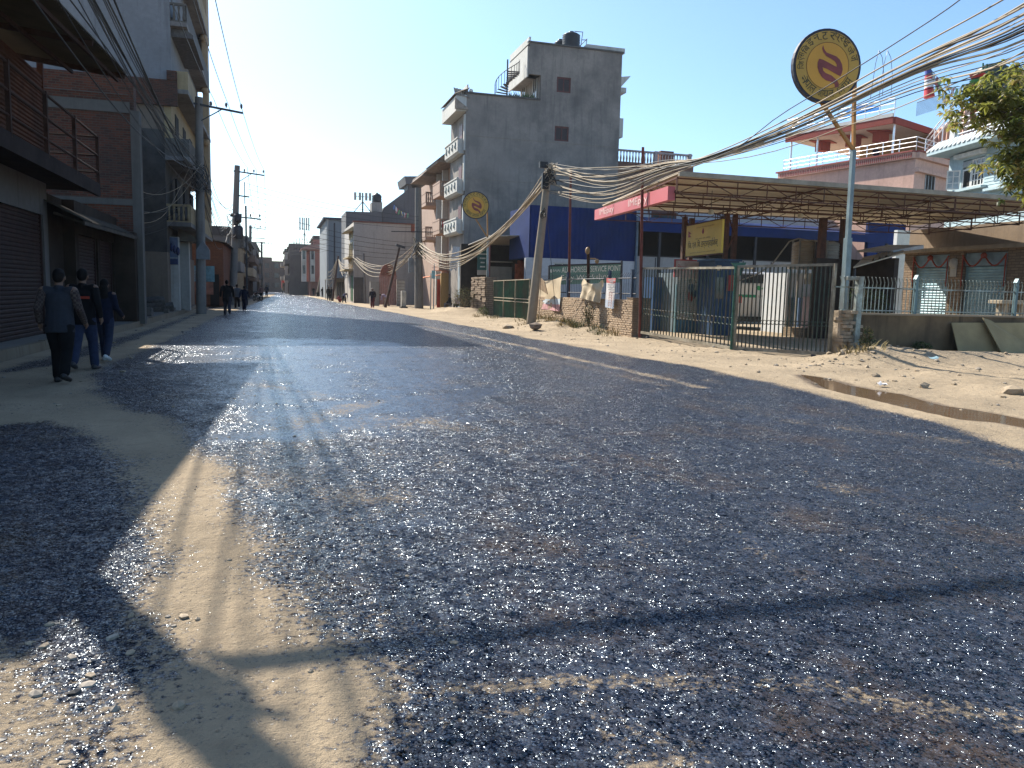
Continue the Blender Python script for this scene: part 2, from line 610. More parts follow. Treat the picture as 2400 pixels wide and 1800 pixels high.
def dirt_mat():
    m, t, b = nt('dirt')
    p = pos(t)
    c, h = dirt_nodes(t, p)
    wet = node(t, 'ShaderNodeAttribute', attribute_name='wet').outputs['Fac']
    wet = ramp(t, mth(t, 'ADD', wet, mth(t, 'MULTIPLY', mth(t, 'SUBTRACT', noise(t, p, 4, 5, .7), .5), .8)), .3, .75)
    c = mix(t, wet, c, (.105, .072, .043))
    L(t, c, b.inputs['Base Color'])
    L(t, mth(t, 'ADD', mth(t, 'MULTIPLY', wet, -.6), .95), b.inputs['Roughness'])
    b.inputs['Specular IOR Level'].default_value = .2
    L(t, bump(t, h, 1.0, .045), b.inputs['Normal'])
    return m
def road_mat():
    m, t, b = nt('fresh_bitumen')
    p = pos(t)
    dust = node(t, 'ShaderNodeAttribute', attribute_name='dust').outputs['Fac']
    slick = node(t, 'ShaderNodeAttribute', attribute_name='slick').outputs['Fac']
    # random facet per stone chip
    def facets(scale):
        vo = node(t, 'ShaderNodeTexVoronoi', ins={'Scale': scale})
        L(t, p, vo.inputs['Vector'])
        s1 = node(t, 'ShaderNodeVectorMath', operation='SUBTRACT')
        L(t, vo.outputs['Color'], s1.inputs[0])
        s1.inputs[1].default_value = (.5, .5, .5)
        return s1.outputs[0], vo.outputs['Distance'], vo.outputs['Color']
    f1, d1, c1 = facets(88)
    f2, d2, c2 = facets(30)
    n_s = noise(t, p, 1.1, 5, .6)
    sl = mth(t, 'MULTIPLY', ramp(t, mth(t, 'ADD', slick, mth(t, 'MULTIPLY', mth(t, 'SUBTRACT', n_s, .5), 1.8)), .42, .85), .95, True)
    amp = mth(t, 'MULTIPLY_ADD', sl, -.80)
    amp.node.inputs[2].default_value = 1.08
    def scaled(v, f):
        n = node(t, 'ShaderNodeVectorMath', operation='SCALE')
        L(t, v, n.inputs[0])
        L(t, f, n.inputs['Scale'])
        return n.outputs[0]
    def vadd(a, c):
        n = node(t, 'ShaderNodeVectorMath', operation='ADD')
        L(t, a, n.inputs[0])
        L(t, c, n.inputs[1])
        return n.outputs[0]
    bn = bump(t, mth(t, 'ADD', noise(t, p, 9, 5, .65), mth(t, 'MULTIPLY', d1, -.25)), .5, .03)
    bs = mth(t, 'MULTIPLY', sl, -.5)
    L(t, mth(t, 'ADD', bs, .55), bn.node.inputs['Strength'])
    f3, d3, c3 = facets(6.5)
    nn = vadd(vadd(bn, scaled(f1, amp)), scaled(f2, mth(t, 'MULTIPLY', amp, .8)))
    nn = vadd(nn, scaled(f3, mth(t, 'MULTIPLY', amp, .22)))
    nz = node(t, 'ShaderNodeVectorMath', operation='NORMALIZE')
    L(t, nn, nz.inputs[0])
    col = mix(t, ramp(t, c1, .2, .9), (.006, .008, .014), (.036, .042, .060))
    col = mix(t, mth(t, 'MULTIPLY', ramp(t, noise(t, vmul(t, p, (1, .7, 1)), 1.0, 6, .7), .52, .66), .8), col, (.050, .036, .028))
    L(t, col, b.inputs['Base Color'])
    sep = node(t, 'ShaderNodeSeparateColor')
    L(t, c1, sep.inputs[0])
    rough = mth(t, 'ADD', mth(t, 'MULTIPLY', sep.outputs[0], .32), .12)
    L(t, mth(t, 'ADD', rough, mth(t, 'MULTIPLY', sl, -.0)), b.inputs['Roughness'])
    ve = node(t, 'ShaderNodeTexVoronoi', feature='DISTANCE_TO_EDGE', ins={'Scale': 52.0})
    L(t, p, ve.inputs['Vector'])
    gap = ramp(t, mth(t, 'ADD', ve.outputs['Distance'], mth(t, 'MULTIPLY', mth(t, 'SUBTRACT', noise(t, p, 14, 4, .7), .5), .5)), .05, .2)
    gap = mth(t, 'MAXIMUM', gap, sl)
    L(t, mth(t, 'ADD', mth(t, 'MULTIPLY', gap, .66), .02), b.inputs['Specular IOR Level'])  # sheen dropped between chips, standing in for shade in the gaps
    b.inputs['Specular Tint'].default_value = (.68, .84, 1.0, 1)  # blue tint paints the sky's colour into the bitumen sheen
    b.inputs['IOR'].default_value = 1.6
    L(t, nz.outputs[0], b.inputs['Normal'])
    # tracked-in dust over the binder
    dc, dh = dirt_nodes(t, p)
    d2b = t.nodes.new('ShaderNodeBsdfPrincipled')
    L(t, dc, d2b.inputs['Base Color'])
    d2b.inputs['Roughness'].default_value = .95
    d2b.inputs['Specular IOR Level'].default_value = .12
    L(t, bump(t, dh, 1.0, .04), d2b.inputs['Normal'])
    big = noise(t, vmul(t, p, (1.0, .75, 1)), 1.3, 6, .68)
    small = noise(t, p, 26, 5, .75)
    k = mth(t, 'ADD', dust, mth(t, 'MULTIPLY', mth(t, 'SUBTRACT', big, .5), 1.0))
    k = mth(t, 'ADD', k, mth(t, 'MULTIPLY', mth(t, 'SUBTRACT', small, .5), 1.7))
    k = ramp(t, k, .44, .72)
    ms = t.nodes.new('ShaderNodeMixShader')
    L(t, k, ms.inputs[0])
    L(t, b.outputs[0], ms.inputs[1])
    L(t, d2b.outputs[0], ms.inputs[2])
    L(t, ms.outputs[0], t.nodes['Material Output'].inputs[0])
    return m
DM = dirt_mat()
gx = axis((-800, -200, 200), (-200, -20, 30), (-20, -6, 2), (-6, 7, 1), (7, 16, .14), (16, 26, .3), (26, 50, 2), (50, 200, 25), (200, 800, 200))
gy = axis((-300, -10, 60), (-10, 4, 2), (4, 30, .17), (30, 60, .4), (60, 130, 4), (130, 330, 20), (330, 1200, 145))
tag(sheet('ground', gx, gy, hz, DM, {'wet': lambda x, y: ss(-.45, .1, polydist(x, y, PUD))}), kind='structure')

# tyre-tracked dust on the new surface, mapped from survey points
G2 = lambda pts: [gp(*p) for p in pts]
DUSTPOLY = G2([(-200, 905), (150, 855), (300, 803), (420, 757), (475, 730), (640, 688), (648, 690), (560, 725), (500, 745), (420, 785), (330, 822), (240, 858), (205, 885), (225, 930), (300, 962), (420, 992), (440, 1050), (500, 1090), (560, 1180), (600, 1300), (640, 1400), (760, 1500), (900, 1570), (880, 1680), (820, 1900), (250, 1900), (330, 1640), (400, 1550), (370, 1450), (365, 1350), (375, 1250), (330, 1150), (265, 1060), (195, 1003), (100, 990), (-200, 1010)])
NEARLEFT = G2([(-300, 1490), (100, 1490), (180, 1530), (240, 1600), (330, 1640), (250, 1900), (-300, 1900)])
LINES = [([(955, 757), (1100, 785), (1240, 815), (1360, 845), (1500, 875), (1640, 908)], .2, .55),
         ([(1060, 785), (1200, 826), (1400, 868), (1560, 905)], .22, .42),
         ([(1640, 930), (1760, 962), (1900, 995), (2050, 1015), (2250, 1035)], .25, .36),
         ([(1750, 950), (1850, 975), (2000, 1000)], .2, .32),
         ([(780, 1640), (950, 1630), (1150, 1610), (1350, 1600), (1560, 1600)], .07, .56),
         ([(1560, 1600), (1900, 1610), (2100, 1650), (2450, 1700)], .10, .5),
         ([(840, 1720), (1000, 1690), (1250, 1670)], .08, .42),
         ([(1500, 1800), (1640, 1790)], .07, .55),
         ([(620, 1010), (700, 1000), (800, 960), (880, 940)], .3, .5),
         ([(880, 975), (1000, 985), (1100, 1010)], .3, .46),
         ([(600, 900), (700, 920), (760, 935)], .3, .44),
         ([(480, 1040), (620, 1050), (800, 1060), (1000, 1075)], .5, .36),
         ([(500, 1100), (640, 1140), (760, 1150), (860, 1160)], .5, .4),
         ([(600, 1250), (700, 1330), (760, 1420), (900, 1500)], .35, .42),
         ([(1480, 1260), (1520, 1300), (1500, 1330)], .1, .36)]
DUSTY = G2([(430, 1010), (700, 960), (1050, 980), (1100, 1100), (1000, 1300), (950, 1500), (640, 1420), (560, 1200), (440, 1080)])
def dust(x, y):
    d = ss(-.55, .30, polydist(x, y, DUSTPOLY))*(.86+.3*(fbm(x, y, 1.2, 61)-.5))
    d = np.maximum(d, .62*ss(-.15, .3, polydist(x, y, NEARLEFT)))
    d = np.maximum(d, ss(-.75, .18, x-roadR(y)-(.5*(fbm(x, y, .5, 5)-.5)))*1.0)
    d = np.maximum(d, ss(1.0, .0, x-kerbX(y)-.1))
    d = np.maximum(d, .36*ss(-.6, .5, polydist(x, y, DUSTY)))
    for pts, wd, a in LINES:
        P = G2(pts)
        dd = np.full(x.shape, 1e9)
        for i in range(len(P)-1):
            ex, ey = P[i+1].x-P[i].x, P[i+1].y-P[i].y
            q = np.clip(((x-P[i].x)*ex+(y-P[i].y)*ey)/(ex*ex+ey*ey), 0, 1)
            dd = np.minimum(dd, np.hypot(x-P[i].x-q*ex, y-P[i].y-q*ey))
        d = np.maximum(d, a*(1-ss(wd*.3, wd*1.8, dd)))
    d = np.maximum(d, .26*ss(.42, .72, fbm(x, y, .45, 77)))
    d = np.maximum(d, .34*ss(.56, .74, fbm(x*1.6, y*.8, 1.1, 87)))
    return d
SLICK = G2([(300, 870), (480, 800), (640, 790), (900, 800), (1100, 830), (1180, 900), (1180, 980), (1000, 1010), (880, 1030), (640, 1060), (450, 1040), (440, 900)])
def slick(x, y):
    s = .85*ss(-1.2, 1.0, polydist(x, y, SLICK))
    s = np.maximum(s, .5*ss(0, 2, 2.5-np.abs(x+1))*ss(18, 30, y)*(1-ss(50, 60, y)))
    return np.maximum(s, .30)
ryy = axis((.5, 2.2, .2), (2.2, 9, .06), (9, 22, .14), (22, 60, .45), (60, 330, 3))
rxx = axis((-5.0, 9.6, .1),)
def rz(x, y):
    return .004+.018*(fbm(x, y, .9, 41)-.5)*ss(0, 1, x-kerbX(y))*(1-ss(7, 8.3, x)) - .03*ss(.05, .5, x-roadR(y)) + .008*(fbm(x, y, 6, 55)-.5)
tag(sheet('road', rxx, ryy, rz, road_mat(), {'dust': dust, 'slick': slick}), kind='structure')

# muddy puddle in the verge
pm, t_, b_ = nt('muddy_water')
b_.inputs['Base Color'].default_value = (.13, .085, .05, 1)
b_.inputs['Roughness'].default_value = .06
L(t_, bump(t_, noise(t_, pos(t_), 5, 3), .06, .03), b_.inputs['Normal'])
pb = MB()
cx = sum(p.x for p in PUD)/len(PUD)
px_c = np.array([[p.x, p.y] for p in PUD])
half = len(PUD)//2
for i in range(half-1):
    a_, b_2, c_2, d_2 = PUD[i], PUD[i+1], PUD[-(i+2)], PUD[-(i+1)]
    n0 = (Vector((a_.x, a_.y, 0))-Vector((d_2.x, d_2.y, 0))).normalized()*.22; n1 = (Vector((b_2.x, b_2.y, 0))-Vector((c_2.x, c_2.y, 0))).normalized()*.22
    pb.quad((d_2.x-n0.x, d_2.y-n0.y, -.0165), (c_2.x-n1.x, c_2.y-n1.y, -.0165), (b_2.x+n1.x, b_2.y+n1.y, -.0165), (a_.x+n0.x, a_.y+n0.y, -.0165))
tag(pb.build('puddle', pm), kind='structure')

# raised footpath on the left with its kerb
pav = plaster('old_concrete', (.16, .148, .13), (.12, .10, .08), .6)
kb = plaster('kerb_stone', (.19, .155, .11), (.14, .10, .06), .7)
ys_ = [-6, 4, 10, 16, 20, 24, 28, 34, 40, 45, 48, 52, 57.5]
pv = MB(); kv = MB()
for a, b in zip(ys_[:-1], ys_[1:]):
    k0, k1 = float(kerbX(a)), float(kerbX(b))
    j = random.uniform(-.02, .02)
    kv.prism([(k0-.16, a+.01, -.1), (k0, a+.01, -.1), (k0-.02, a+.01, .22+j), (k0-.16, a+.01, .22+j)], (k1-k0, b-a-.02, 0))
    pv.prism([(k0-.16, a, -.1), (k0-.16, a, .205), (-16, a, .205), (-16, a, -.1)], (k1-k0, b-a, 0))
tag(pv.build('pavement', pav), kind='structure')
tag(kv.build('kerb', kb), kind='structure')
# ================================================================== LEFT SIDE
X_, Y_, Z_ = Vector((1, 0, 0)), Vector((0, 1, 0)), Vector((0, 0, 1))
brick_dk = brick('dark_brick', (.16, .05, .028), (.06, .028, .02), (.11, .085, .065), stain=(.045, .04, .038), amt=.55)
brick_or = brick('orange_brick', (.26, .095, .05), (.19, .07, .04), (.15, .10, .07), amt=.3)
conc = plaster('raw_concrete', (.105, .098, .088), (.10, .09, .08), .7)
grey_pl = plaster('bluegrey_render', (.215, .225, .24), (.13, .135, .145), .55)
cream = plaster('cream_paint', (.32, .25, .145), (.20, .15, .09), .5)
beige_pl = plaster('beige_render', (.17, .135, .105), (.12, .09, .07), .5)
white_pl = plaster('offwhite_paint', (.42, .41, .38), (.20, .17, .13), .45)
rustmet = plain('rusty_steel', (.05, .025, .017), .8, 0, .4, 6, (.035, .022, .018), .4, spec=.12)
tin_or = plain('orange_tin', (.10, .04, .022), .8, 0, .35, 2.5, (.06, .03, .02), .5, spec=.12)
tin_gr = plain('grey_tin', (.17, .155, .13), .5, .5, .3, 2, (.08, .055, .035), .5)
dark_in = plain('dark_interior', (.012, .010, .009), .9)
shut_red = plain('maroon_shutter_paint', (.042, .024, .021), .7, .0, .25, 4, (.03, .02, .018), .4, spec=.12)
wood_dk = plain('dark_wood', (.07, .035, .022), .7, 0, .4, 5)
glass_dk = glass('window_glass')
steel_dk = plain('dark_steel', (.05, .05, .055), .5, .6, .3, 8)

# --- shutter shop with the big overhanging tin roof
FX = -5.65
shop = thing('shutter_shop', 'brown tin shop with wide shutter, upper railing and big overhanging roof', 'shop', (FX, 10.2, 0))
m = MB(); m.m = 0
m.wall((FX, 10.2, .2), Y_, X_, 13.0, 4.0, [(1.0, 6.2, 0, 3.0), (7.0, 12.6, 0, 3.0)], .25)
m.box(-15, FX-.3, 10.2, 23.2, .2, 4.2)
m.quad((FX, 23.2, .2), (-15, 23.2, .2), (-15, 23.2, 4.2), (FX, 23.2, 4.2))
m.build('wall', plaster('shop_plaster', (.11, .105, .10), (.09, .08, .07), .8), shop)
shutter(shop, (FX-.1, 11.2, .2), Y_, X_, 5.2, 3.0, shut_red, .1)
shutter(shop, (FX-.1, 17.2, .2), Y_, X_, 5.6, 3.0, shut_red, .1)
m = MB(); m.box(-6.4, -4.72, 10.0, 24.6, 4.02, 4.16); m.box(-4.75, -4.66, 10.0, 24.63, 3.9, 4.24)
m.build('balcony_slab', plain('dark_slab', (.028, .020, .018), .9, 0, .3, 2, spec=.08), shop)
m = MB()
for z in (4.55, 5.0, 5.5):
    m.tube([(-4.7, 10, z), (-4.7, 24.6, z)], .03, 6)
    m.tube([(-4.7, 24.6, z), (-6.2, 24.6, z)], .025, 6)
for y in (12, 14.5, 17, 19.5, 22, 24.6):
    m.box(-4.74, -4.66, y-.04, y+.04, 4.16, 5.55)
m.build('railing', rustmet, shop)
m = MB()
for j in range(26):                       # horizontal ribs of the tin wall
    z = 4.2+j*.104
    m.prism([(-5.9, 10, z), (-5.86, 10, z+.03), (-5.86, 10, z+.075), (-5.9, 10, z+.104)], (0, 14.2, 0))
m.box(-5.98, -5.84, 24.12, 24.22, 4.16, 7.9)
m.build('tin_wall', tin_or, shop)
m = MB()
m.m = 0
R0, R1, R2, R3 = Vector((-4.2, 10.1, 6.55)), Vector((-3.78, 23.85, 7.02)), ay(128, 145, 23.85), None
R2 = R1+(R2-R1)*1.7
R3 = Vector((R2.x-.4, 10.1, R2.z-.45))
corrugated(m, R0, R1-R0, R3-R0, (0, 0, 1), .02, .16)
m.prism([R0+Z_*.05, R1+Z_*.05, R2+Z_*.05, R3+Z_*.05], (0, 0, .03))
m.build('roof', plain('roof_underside', (.08, .065, .035), .7, .1, .3, 1.2, (.05, .035, .02), .5), shop)
m = MB()
for k in range(5):
    a, b = R0.lerp(R1, .02+k*.24), R3.lerp(R2, .02+k*.24)
    m.beam(a-Z_*.08, b-Z_*.08, .07, .12)
for k in (.08, .45, .85):
    m.beam(R0.lerp(R3, k)-Z_*.17, R1.lerp(R2, k)-Z_*.17, .06, .08)
m.build('rafters', rustmet, shop)

# --- low shop with two maroon shutters and a tin awning
low = thing('low_shop', 'low dark shop with two narrow maroon shutters under a tin awning', 'shop', (-5.4, 23.4, 0))
m = MB()
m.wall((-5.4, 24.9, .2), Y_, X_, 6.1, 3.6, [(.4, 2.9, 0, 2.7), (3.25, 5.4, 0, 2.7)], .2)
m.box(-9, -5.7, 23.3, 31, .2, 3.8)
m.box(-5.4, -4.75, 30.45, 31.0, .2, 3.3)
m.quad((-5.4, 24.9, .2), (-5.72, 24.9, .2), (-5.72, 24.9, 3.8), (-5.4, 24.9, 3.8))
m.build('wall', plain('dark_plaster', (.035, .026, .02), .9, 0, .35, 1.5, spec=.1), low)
shutter(low, (-5.52, 25.3, .2), Y_, X_, 2.5, 2.7, shut_red, .1)
shutter(low, (-5.52, 28.15, .2), Y_, X_, 2.15, 2.7, shut_red, .1)
m = MB(); m.box(-6.05, -5.98, 23.5, 24.7, .2, 2.5)
m.box(-6.0, -5.93, 23.5, 23.6, .2, 2.5); m.box(-6.0, -5.93, 24.6, 24.7, .2, 2.5)
m.build('door', wood_dk, low)
m = MB()
corrugated(m, (-4.72, 22.9, 3.12), (-.02, 8.3, .08), (-1.1, 0, .55), (0, 0, 1), .02, .15)
m.beam((-4.75, 22.9, 3.05), (-4.74, 31.2, 3.13), .05, .1)
for y in (23.2, 26, 28.6, 31):
    m.beam((-4.8, y, 3.05), (-5.5, y, 3.3), .05, .06)
m.build('awning', plain('awning_tin', (.06, .05, .04), .8, 0, .3, 2, spec=.1), low)

# --- brick house with concrete pillars
bh = thing('brick_house', 'unplastered dark red brick house with grey concrete pillar and beams', 'house', (-8, 31, 0))
q = ry(120, 160, 328, 500, 31)
m = MB()
foot = [(-14, 31, .1), (-4.72, 31, .1), (-4.72, 31.5, .1), (-6.7, 42.5, .1), (-14, 42.5, .1)]
m.prism(foot, (0, 0, 8.55))
m.build('wall', brick_dk, bh)
xc0, xc1 = xu(309, 31, 400), xu(328, 31, 400)
m = MB()
m.box(xc0, xc1+.03, 30.95, 31.4, .1, 7.5)
m.box(-14, xc0-.002, 30.94, 31.2, ay(200, 258, 31).z, ay(200, 232, 31).z)
m.box(-14, xc0-.002, 30.95, 31.2, ay(200, 470, 31).z-.1, ay(200, 470, 31).z+.12)
m.build('concrete_frame', conc, bh)
m = MB()
zz = ay(200, 235, 31).z
m.box(-12, -4.9, 30.93, 30.97, 8.0, 8.03)
for x in (-12.5, -8.4):
    m.box(x, x+.3, 30.95, 31.3, 8.2, 9.3)
m.build('parapet_stub', conc, bh)

# --- tall grey rendered house with yellow street front and balconies
th = thing('tall_house', 'tall house with blank blue-grey side wall and yellow balconied street front', 'house', (-8, 43, 0))
XF = -4.85
m = MB()
zt = ay(370, 195, 43).z
m.box(-16, XF, 43, 57, zt, 21.5)
m.build('upper_wall', grey_pl, th)
m = MB()
x0, x1, z0, z1 = ry(329, 187, 411, 247, 43)
m.box(-16, x1+.1, 42.8, 42.995, z0, z1)
m.box(xu(392, 43, 170), x1+.1, 42.7, 42.995, z1, ay(395, 168, 43).z)
m.build('brick_parapet', brick_dk, th)
m = MB()
za = ay(365, 405, 43).z
x395 = xu(393, 43, 600)
m.box(-16, x395, 43, 56, za+2.1, zt)
m.box(-16, x395, 42.9, 56, .1, ay(360, 590, 43).z)
m.build('lower_wall', beige_pl, th)
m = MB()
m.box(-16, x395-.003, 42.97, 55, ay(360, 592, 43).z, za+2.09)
m.build('dark_band', plain('dark_band_render', (.06, .055, .05), .9, 0, .4, 1.3), th)  # wall band in a darker tone than the render around it
# street front: cream pillars and floor bands in perspective
m = MB()
m.box(x395, XF-.05, 43.05, 57, 8.0, 21.4)
m.build('street_front', cream, th)
m = MB()
for z in (4.55, 7.75, 10.95, 14.1, 17.3):
    m.box(XF-.9, XF+.75, 43.02, 56.8, z-.14, z+.06)
m.build('floor_slab', plaster('slab_grey', (.2, .19, .18), (.09, .08, .075), .6), th)
for zi, z in enumerate((4.61, 7.81, 11.01, 14.16, 17.36)):
    m = MB()
    if zi in (1, 2):
        m.box(XF-.9, XF+.75, 43.02, 43.12, z, z+.85)
        m.box(XF+.66, XF+.75, 43.12, 47, z, z+.85)
    else:
        for k in range(7):
            m.lathe((XF-.7+k*.22, 43.08, z+.07), [(.05, 0), (.07, .16), (.035, .42), (.06, .62), (.05, .7)], 8)
        m.box(XF-.9, XF+.75, 43.02, 43.14, z, z+.07)
        m.box(XF-.9, XF+.75, 43.02, 43.14, z+.77, z+.88)
        m.box(XF+.66, XF+.75, 43.14, 56, z, z+.85)
    m.build('balcony', cream if zi % 2 == 0 else conc, th)
for z in (5.8, 9.0, 12.2, 15.4, 18.4):
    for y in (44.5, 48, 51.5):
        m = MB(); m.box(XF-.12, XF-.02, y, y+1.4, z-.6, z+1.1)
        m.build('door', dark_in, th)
for z in (4.6, 7.82, 14.2, 17.4):
    m = MB(); m.box(XF-.2, XF+.72, 56.4, 56.75, z, z+3.0)
    m.build('end_screen', cream, th)
m = MB()
for k in range(5):
    z = 5.0+k*3.2
    m.box(XF+.4, XF+.72, 55.6, 56.8, z-.4, z+2.7)
    m.ball((XF+.55, 55.4, z+2.4), .24, 6)
m.box(XF+.35, XF+.74, 55.5, 57.2, 17, 21.4)
m.build('pillar', plaster('yellow_pillar', (.38, .29, .19), (.2, .13, .07), .4), th)
m = MB()
m.prism([(XF-.1, 43.4, 14.55), (XF+1.0, 43.4, 13.7), (XF+1.0, 43.4, 13.55), (XF-.1, 43.4, 13.55)], (0, 6, 0))
m.build('pent_roof', plain('slate_tiles', (.09, .085, .085), .8, 0, .3, 6), th)
# ground floor shopfront
m = MB()
x0, x1, z0, z1 = ry(395, 555, 419, 712, 44)
m.box(x0, x1, 44, 44.6, .15, z1)
m.box(xu(420, 46, 650), xu(444, 46, 650), 46, 46.6, .15, ay(430, 560, 46).z)
m.build('white_pillar', white_pl, th)
m = MB()
m.m = 0
x0, x1, z0, z1 = ry(395, 556, 417, 620, 43.96)
m.box(x0, x1, 43.94, 43.98, z0, z1)
m.m = 1
m.box(x0+.02, x1-.02, 43.92, 43.935, z0+.3, z1-1.0)
m.m = 2
m.box(x0+.02, x1-.02, 43.92, 43.935, z0+.02, z0+.27)
for k in range(3):
    m.ball((x0+.15+k*.15, 43.93, z1-.5-.1*k), (.09, .22), 6)
m.build('poster', [plain('poster_blue', (.08, .11, .18), .6), plain('poster_pale', (.2, .24, .26), .6), plain('poster_navy', (.02, .03, .09), .6)], th)
m = MB()
m.prism([(XF-.1, 45.3, 4.5), (XF+.9, 45.3, 3.9), (XF+.9, 45.3, 3.8), (XF-.1, 45.3, 3.8)], (0, 2.2, 0))
m.build('shop_canopy', tin_gr, th)
for i in range(4):
    hp = thing('rubble_block', ['dark heap of building rubble by the plaster wall', 'square concrete block on the grey footpath', 'small broken block at the footpath edge', 'flat dark slab lying before the white pillar'][i], 'block', (-6 + i*.5, 40-i*1.5, .2))
    m = MB()
    if i == 0:
        for k in range(14):
            s = random.uniform(.15, .4)
            m.obox((-6.1+random.uniform(-.6, .9), 41.7+random.uniform(-.5, .5), .3+random.uniform(0, .35)), Vector((s, random.uniform(-.1, .1), .05)), Vector((-.05, s*.7, .08)), Vector((0, -.05, s*.5)))
    elif i == 1:
        m.box(-5.35, -4.95, 35.3, 35.8, .2, .55)
    elif i == 2:
        m.box(-4.98, -4.78, 39.2, 39.5, .2, .4)
    else:
        m.box(-5.5, -5.0, 43.0, 43.8, .2, .36)
    m.build('block', plain('dark_rubble', (.10, .09, .08), .9, 0, .4, 5), hp, bevel=.015)

# --- orange brick low building
ob = thing('brick_shed', 'low orange brick shed with sloping tin roof behind the utility pole', 'shed', (-6, 60, 0))
XO = -3.65
m = MB()
zr = ay(510, 555, 60).z
m.prism([(-14, 60, .1), (XO, 60, .1), (XO, 60, zr-.45), (-6, 60, zr+.2), (-14, 60, zr+1.2)], (0, 12, 0))
m.build('wall', brick_or, ob)
m = MB()
m.prism([(-14.2, 59.6, zr+1.3), (XO+.3, 59.6, zr-.42), (XO+.3, 59.6, zr-.36), (-14.2, 59.6, zr+1.38)], (0, 12.6, 0))
m.build('roof', tin_gr, ob)
m = MB(); m.box(XO-.9, XO-.3, 59.9, 60.02, .1, 2.3)
m.build('door', dark_in, ob)
mur = thing('mural_board', 'blue and orange painted board on the orange brick shed', 'board', (-4.6, 59.8, .8))
x0, x1, z0, z1 = ry(444, 623, 503, 690, 59.85)
m = MB(); m.m = 0
m.box(x0, x1, 59.8, 59.9, z0+.9, z1)
m.m = 1
m.box(x0, x1-.1, 59.8, 59.9, z0, z0+.88)
m.m = 2
m.box(x0+.1, x0+.9, 59.77, 59.79, z0+1.0, z1-.3)
m.build('panel', [plain('mural_blue', (.10, .22, .28), .7, 0, .5, 1.5), plain('mural_orange', (.22, .10, .07), .7, 0, .4, 2), plain('mural_pale', (.2, .24, .28), .7, 0, .6, 2)], mur)

# --- houses further along the left side
def far_house(name, label, y0, y1, xf, h, wallm, side, storeys, winm=None, roofm=None, depth=9, trim=None, balc=True):
    """street house; side=-1 stands on the left (front faces +X), side=+1 on the right (front faces -X)"""
    t = thing(name, label, 'house', (xf, y0, 0))
    s = side
    m = MB()
    m.box(xf, xf+s*depth, y0, y1, 0, h)
    m.build('wall', wallm, t)
    m = MB()
    m.box(xf-s*.35, xf+s*(depth+.1), y0-.12, y1+.12, h, h+.16)
    m.box(xf-s*.02, xf+s*depth, y0+.02, y0+.16, h+.16, h+.8)
    m.box(xf-s*.05, xf-s*.0+s*.15, y0+.16, y1, h+.16, h+.8)
    m.build('roof', roofm or conc, t)
    sh = h/storeys
    ln = y1-y0
    nwin = max(2, int(ln/3))
    for k in range(storeys):
        for j in range(nwin):
            yy = y0+ln*(j+.5)/nwin-.6
            if k == 0:
                window(t, (xf-s*.03, yy-.4, .15), Y_, (-s, 0, 0), 2.0, 2.3, wood_dk, dark_in, 2, 1, -.01, .07, name='shopfront')
            else:
                window(t, (xf-s*.03, yy, k*sh+.9), Y_, (-s, 0, 0), 1.2, 1.4, winm or wood_dk, glass_dk, 2, 1, -.01, .08)
        if k and balc:
            m = MB()
            m.box(xf-s*.9, xf, y0+.4, y1-.4, k*sh-.12, k*sh)
            m.box(xf-s*.9, xf-s*.8, y0+.4, y1-.4, k*sh, k*sh+.75)
            m.box(xf-s*.8, xf, y0+.4, y0+.5, k*sh, k*sh+.75)
            m.build('balcony', trim or wallm, t)
    return t
rose = plaster('rose_paint', (.36, .15, .12), (.22, .10, .08), .3)
far_house('grey_house', 'grey concrete house with open ledge behind the brick shed', 74, 84, -4.0, ay(520, 560, 74).z+.3, plaster('ledge_grey', (.2, .19, .18), (.12, .11, .1), .5), -1, 2, depth=9)
far_house('shutter_house', 'tan house with pale shutters beyond the second utility pole', 87, 104, -3.35, ay(565, 585, 90).z, plaster('tan_paint', (.36, .29, .20), (.2, .15, .1), .4), -1, 2, depth=10)
far_house('brown_house', 'brown brick house with wires across it, last on the left row', 108, 128, -3.6, ay(590, 572, 112).z, brick('far_brick', (.26, .17, .13), (.2, .13, .1), (.2, .16, .13)), -1, 3, depth=10)
far_house('dark_house', 'dark tall house standing at the left bend of the road', 165, 190, -3.9, 9.2, plaster('dark_render', (.13, .12, .115), (.08, .075, .07), .5), -1, 3, depth=12)
# ================================================================== RIGHT SIDE, FAR ROW
def end_block():
    t = thing('end_house', 'wide dark brick block closing the far end of the street', 'house', (-2, 236, 0))
    m = MB()
    x0, x1 = xu(612, 236), xu(682, 236)
    m.box(x0-2, x0+3, 236, 250, 0, ay(630, 603, 236).z)
    m.box(x0+3.001, x1+4, 236.2, 250, 0, ay(650, 612, 236).z)
    m.box(x0+6, x0+7.5, 236.4, 238, ay(650, 612, 236).z, ay(650, 607, 236).z)
    m.build('wall', brick('end_brick', (.15, .10, .08), (.12, .08, .07), (.12, .1, .09)), t)
    for k in range(3):
        for j in range(3):
            window(t, (x0+1+j*2.6, 235.97, 1.2+k*2.7), X_, (0, -1, 0), 1.3, 1.5, wood_dk, glass_dk, 2, 1, -.01)
end_block()
grnd = plaster('greybrown_render', (.17, .145, .125), (.1, .085, .075), .5)
x_ = xu(678, 165)
far_house('grey_house', 'grey-brown house with stacked balconies at the far right bend', 163, 180, x_, ay(690, 582, 165).z, grnd, 1, 3, depth=6, balc=True)
cr_w = plaster('far_cream', (.40, .34, .27), (.26, .21, .17), .3)
far_house('cream_house', 'cream house peeping between the far bend and the end block', 192, 205, xu(668, 192), 9.5, cr_w, 1, 3, depth=6)
far_house('pink_house', 'pale pink house behind the narrow rose-pink house at the far right', 164, 178, xu(735, 164), 11.0, rose, 1, 4, depth=8)
ph = thing('pink_house', 'narrow rose-pink house with white bay windows at the far right', 'house', (xu(711, 150), 150, 0))
m = MB()
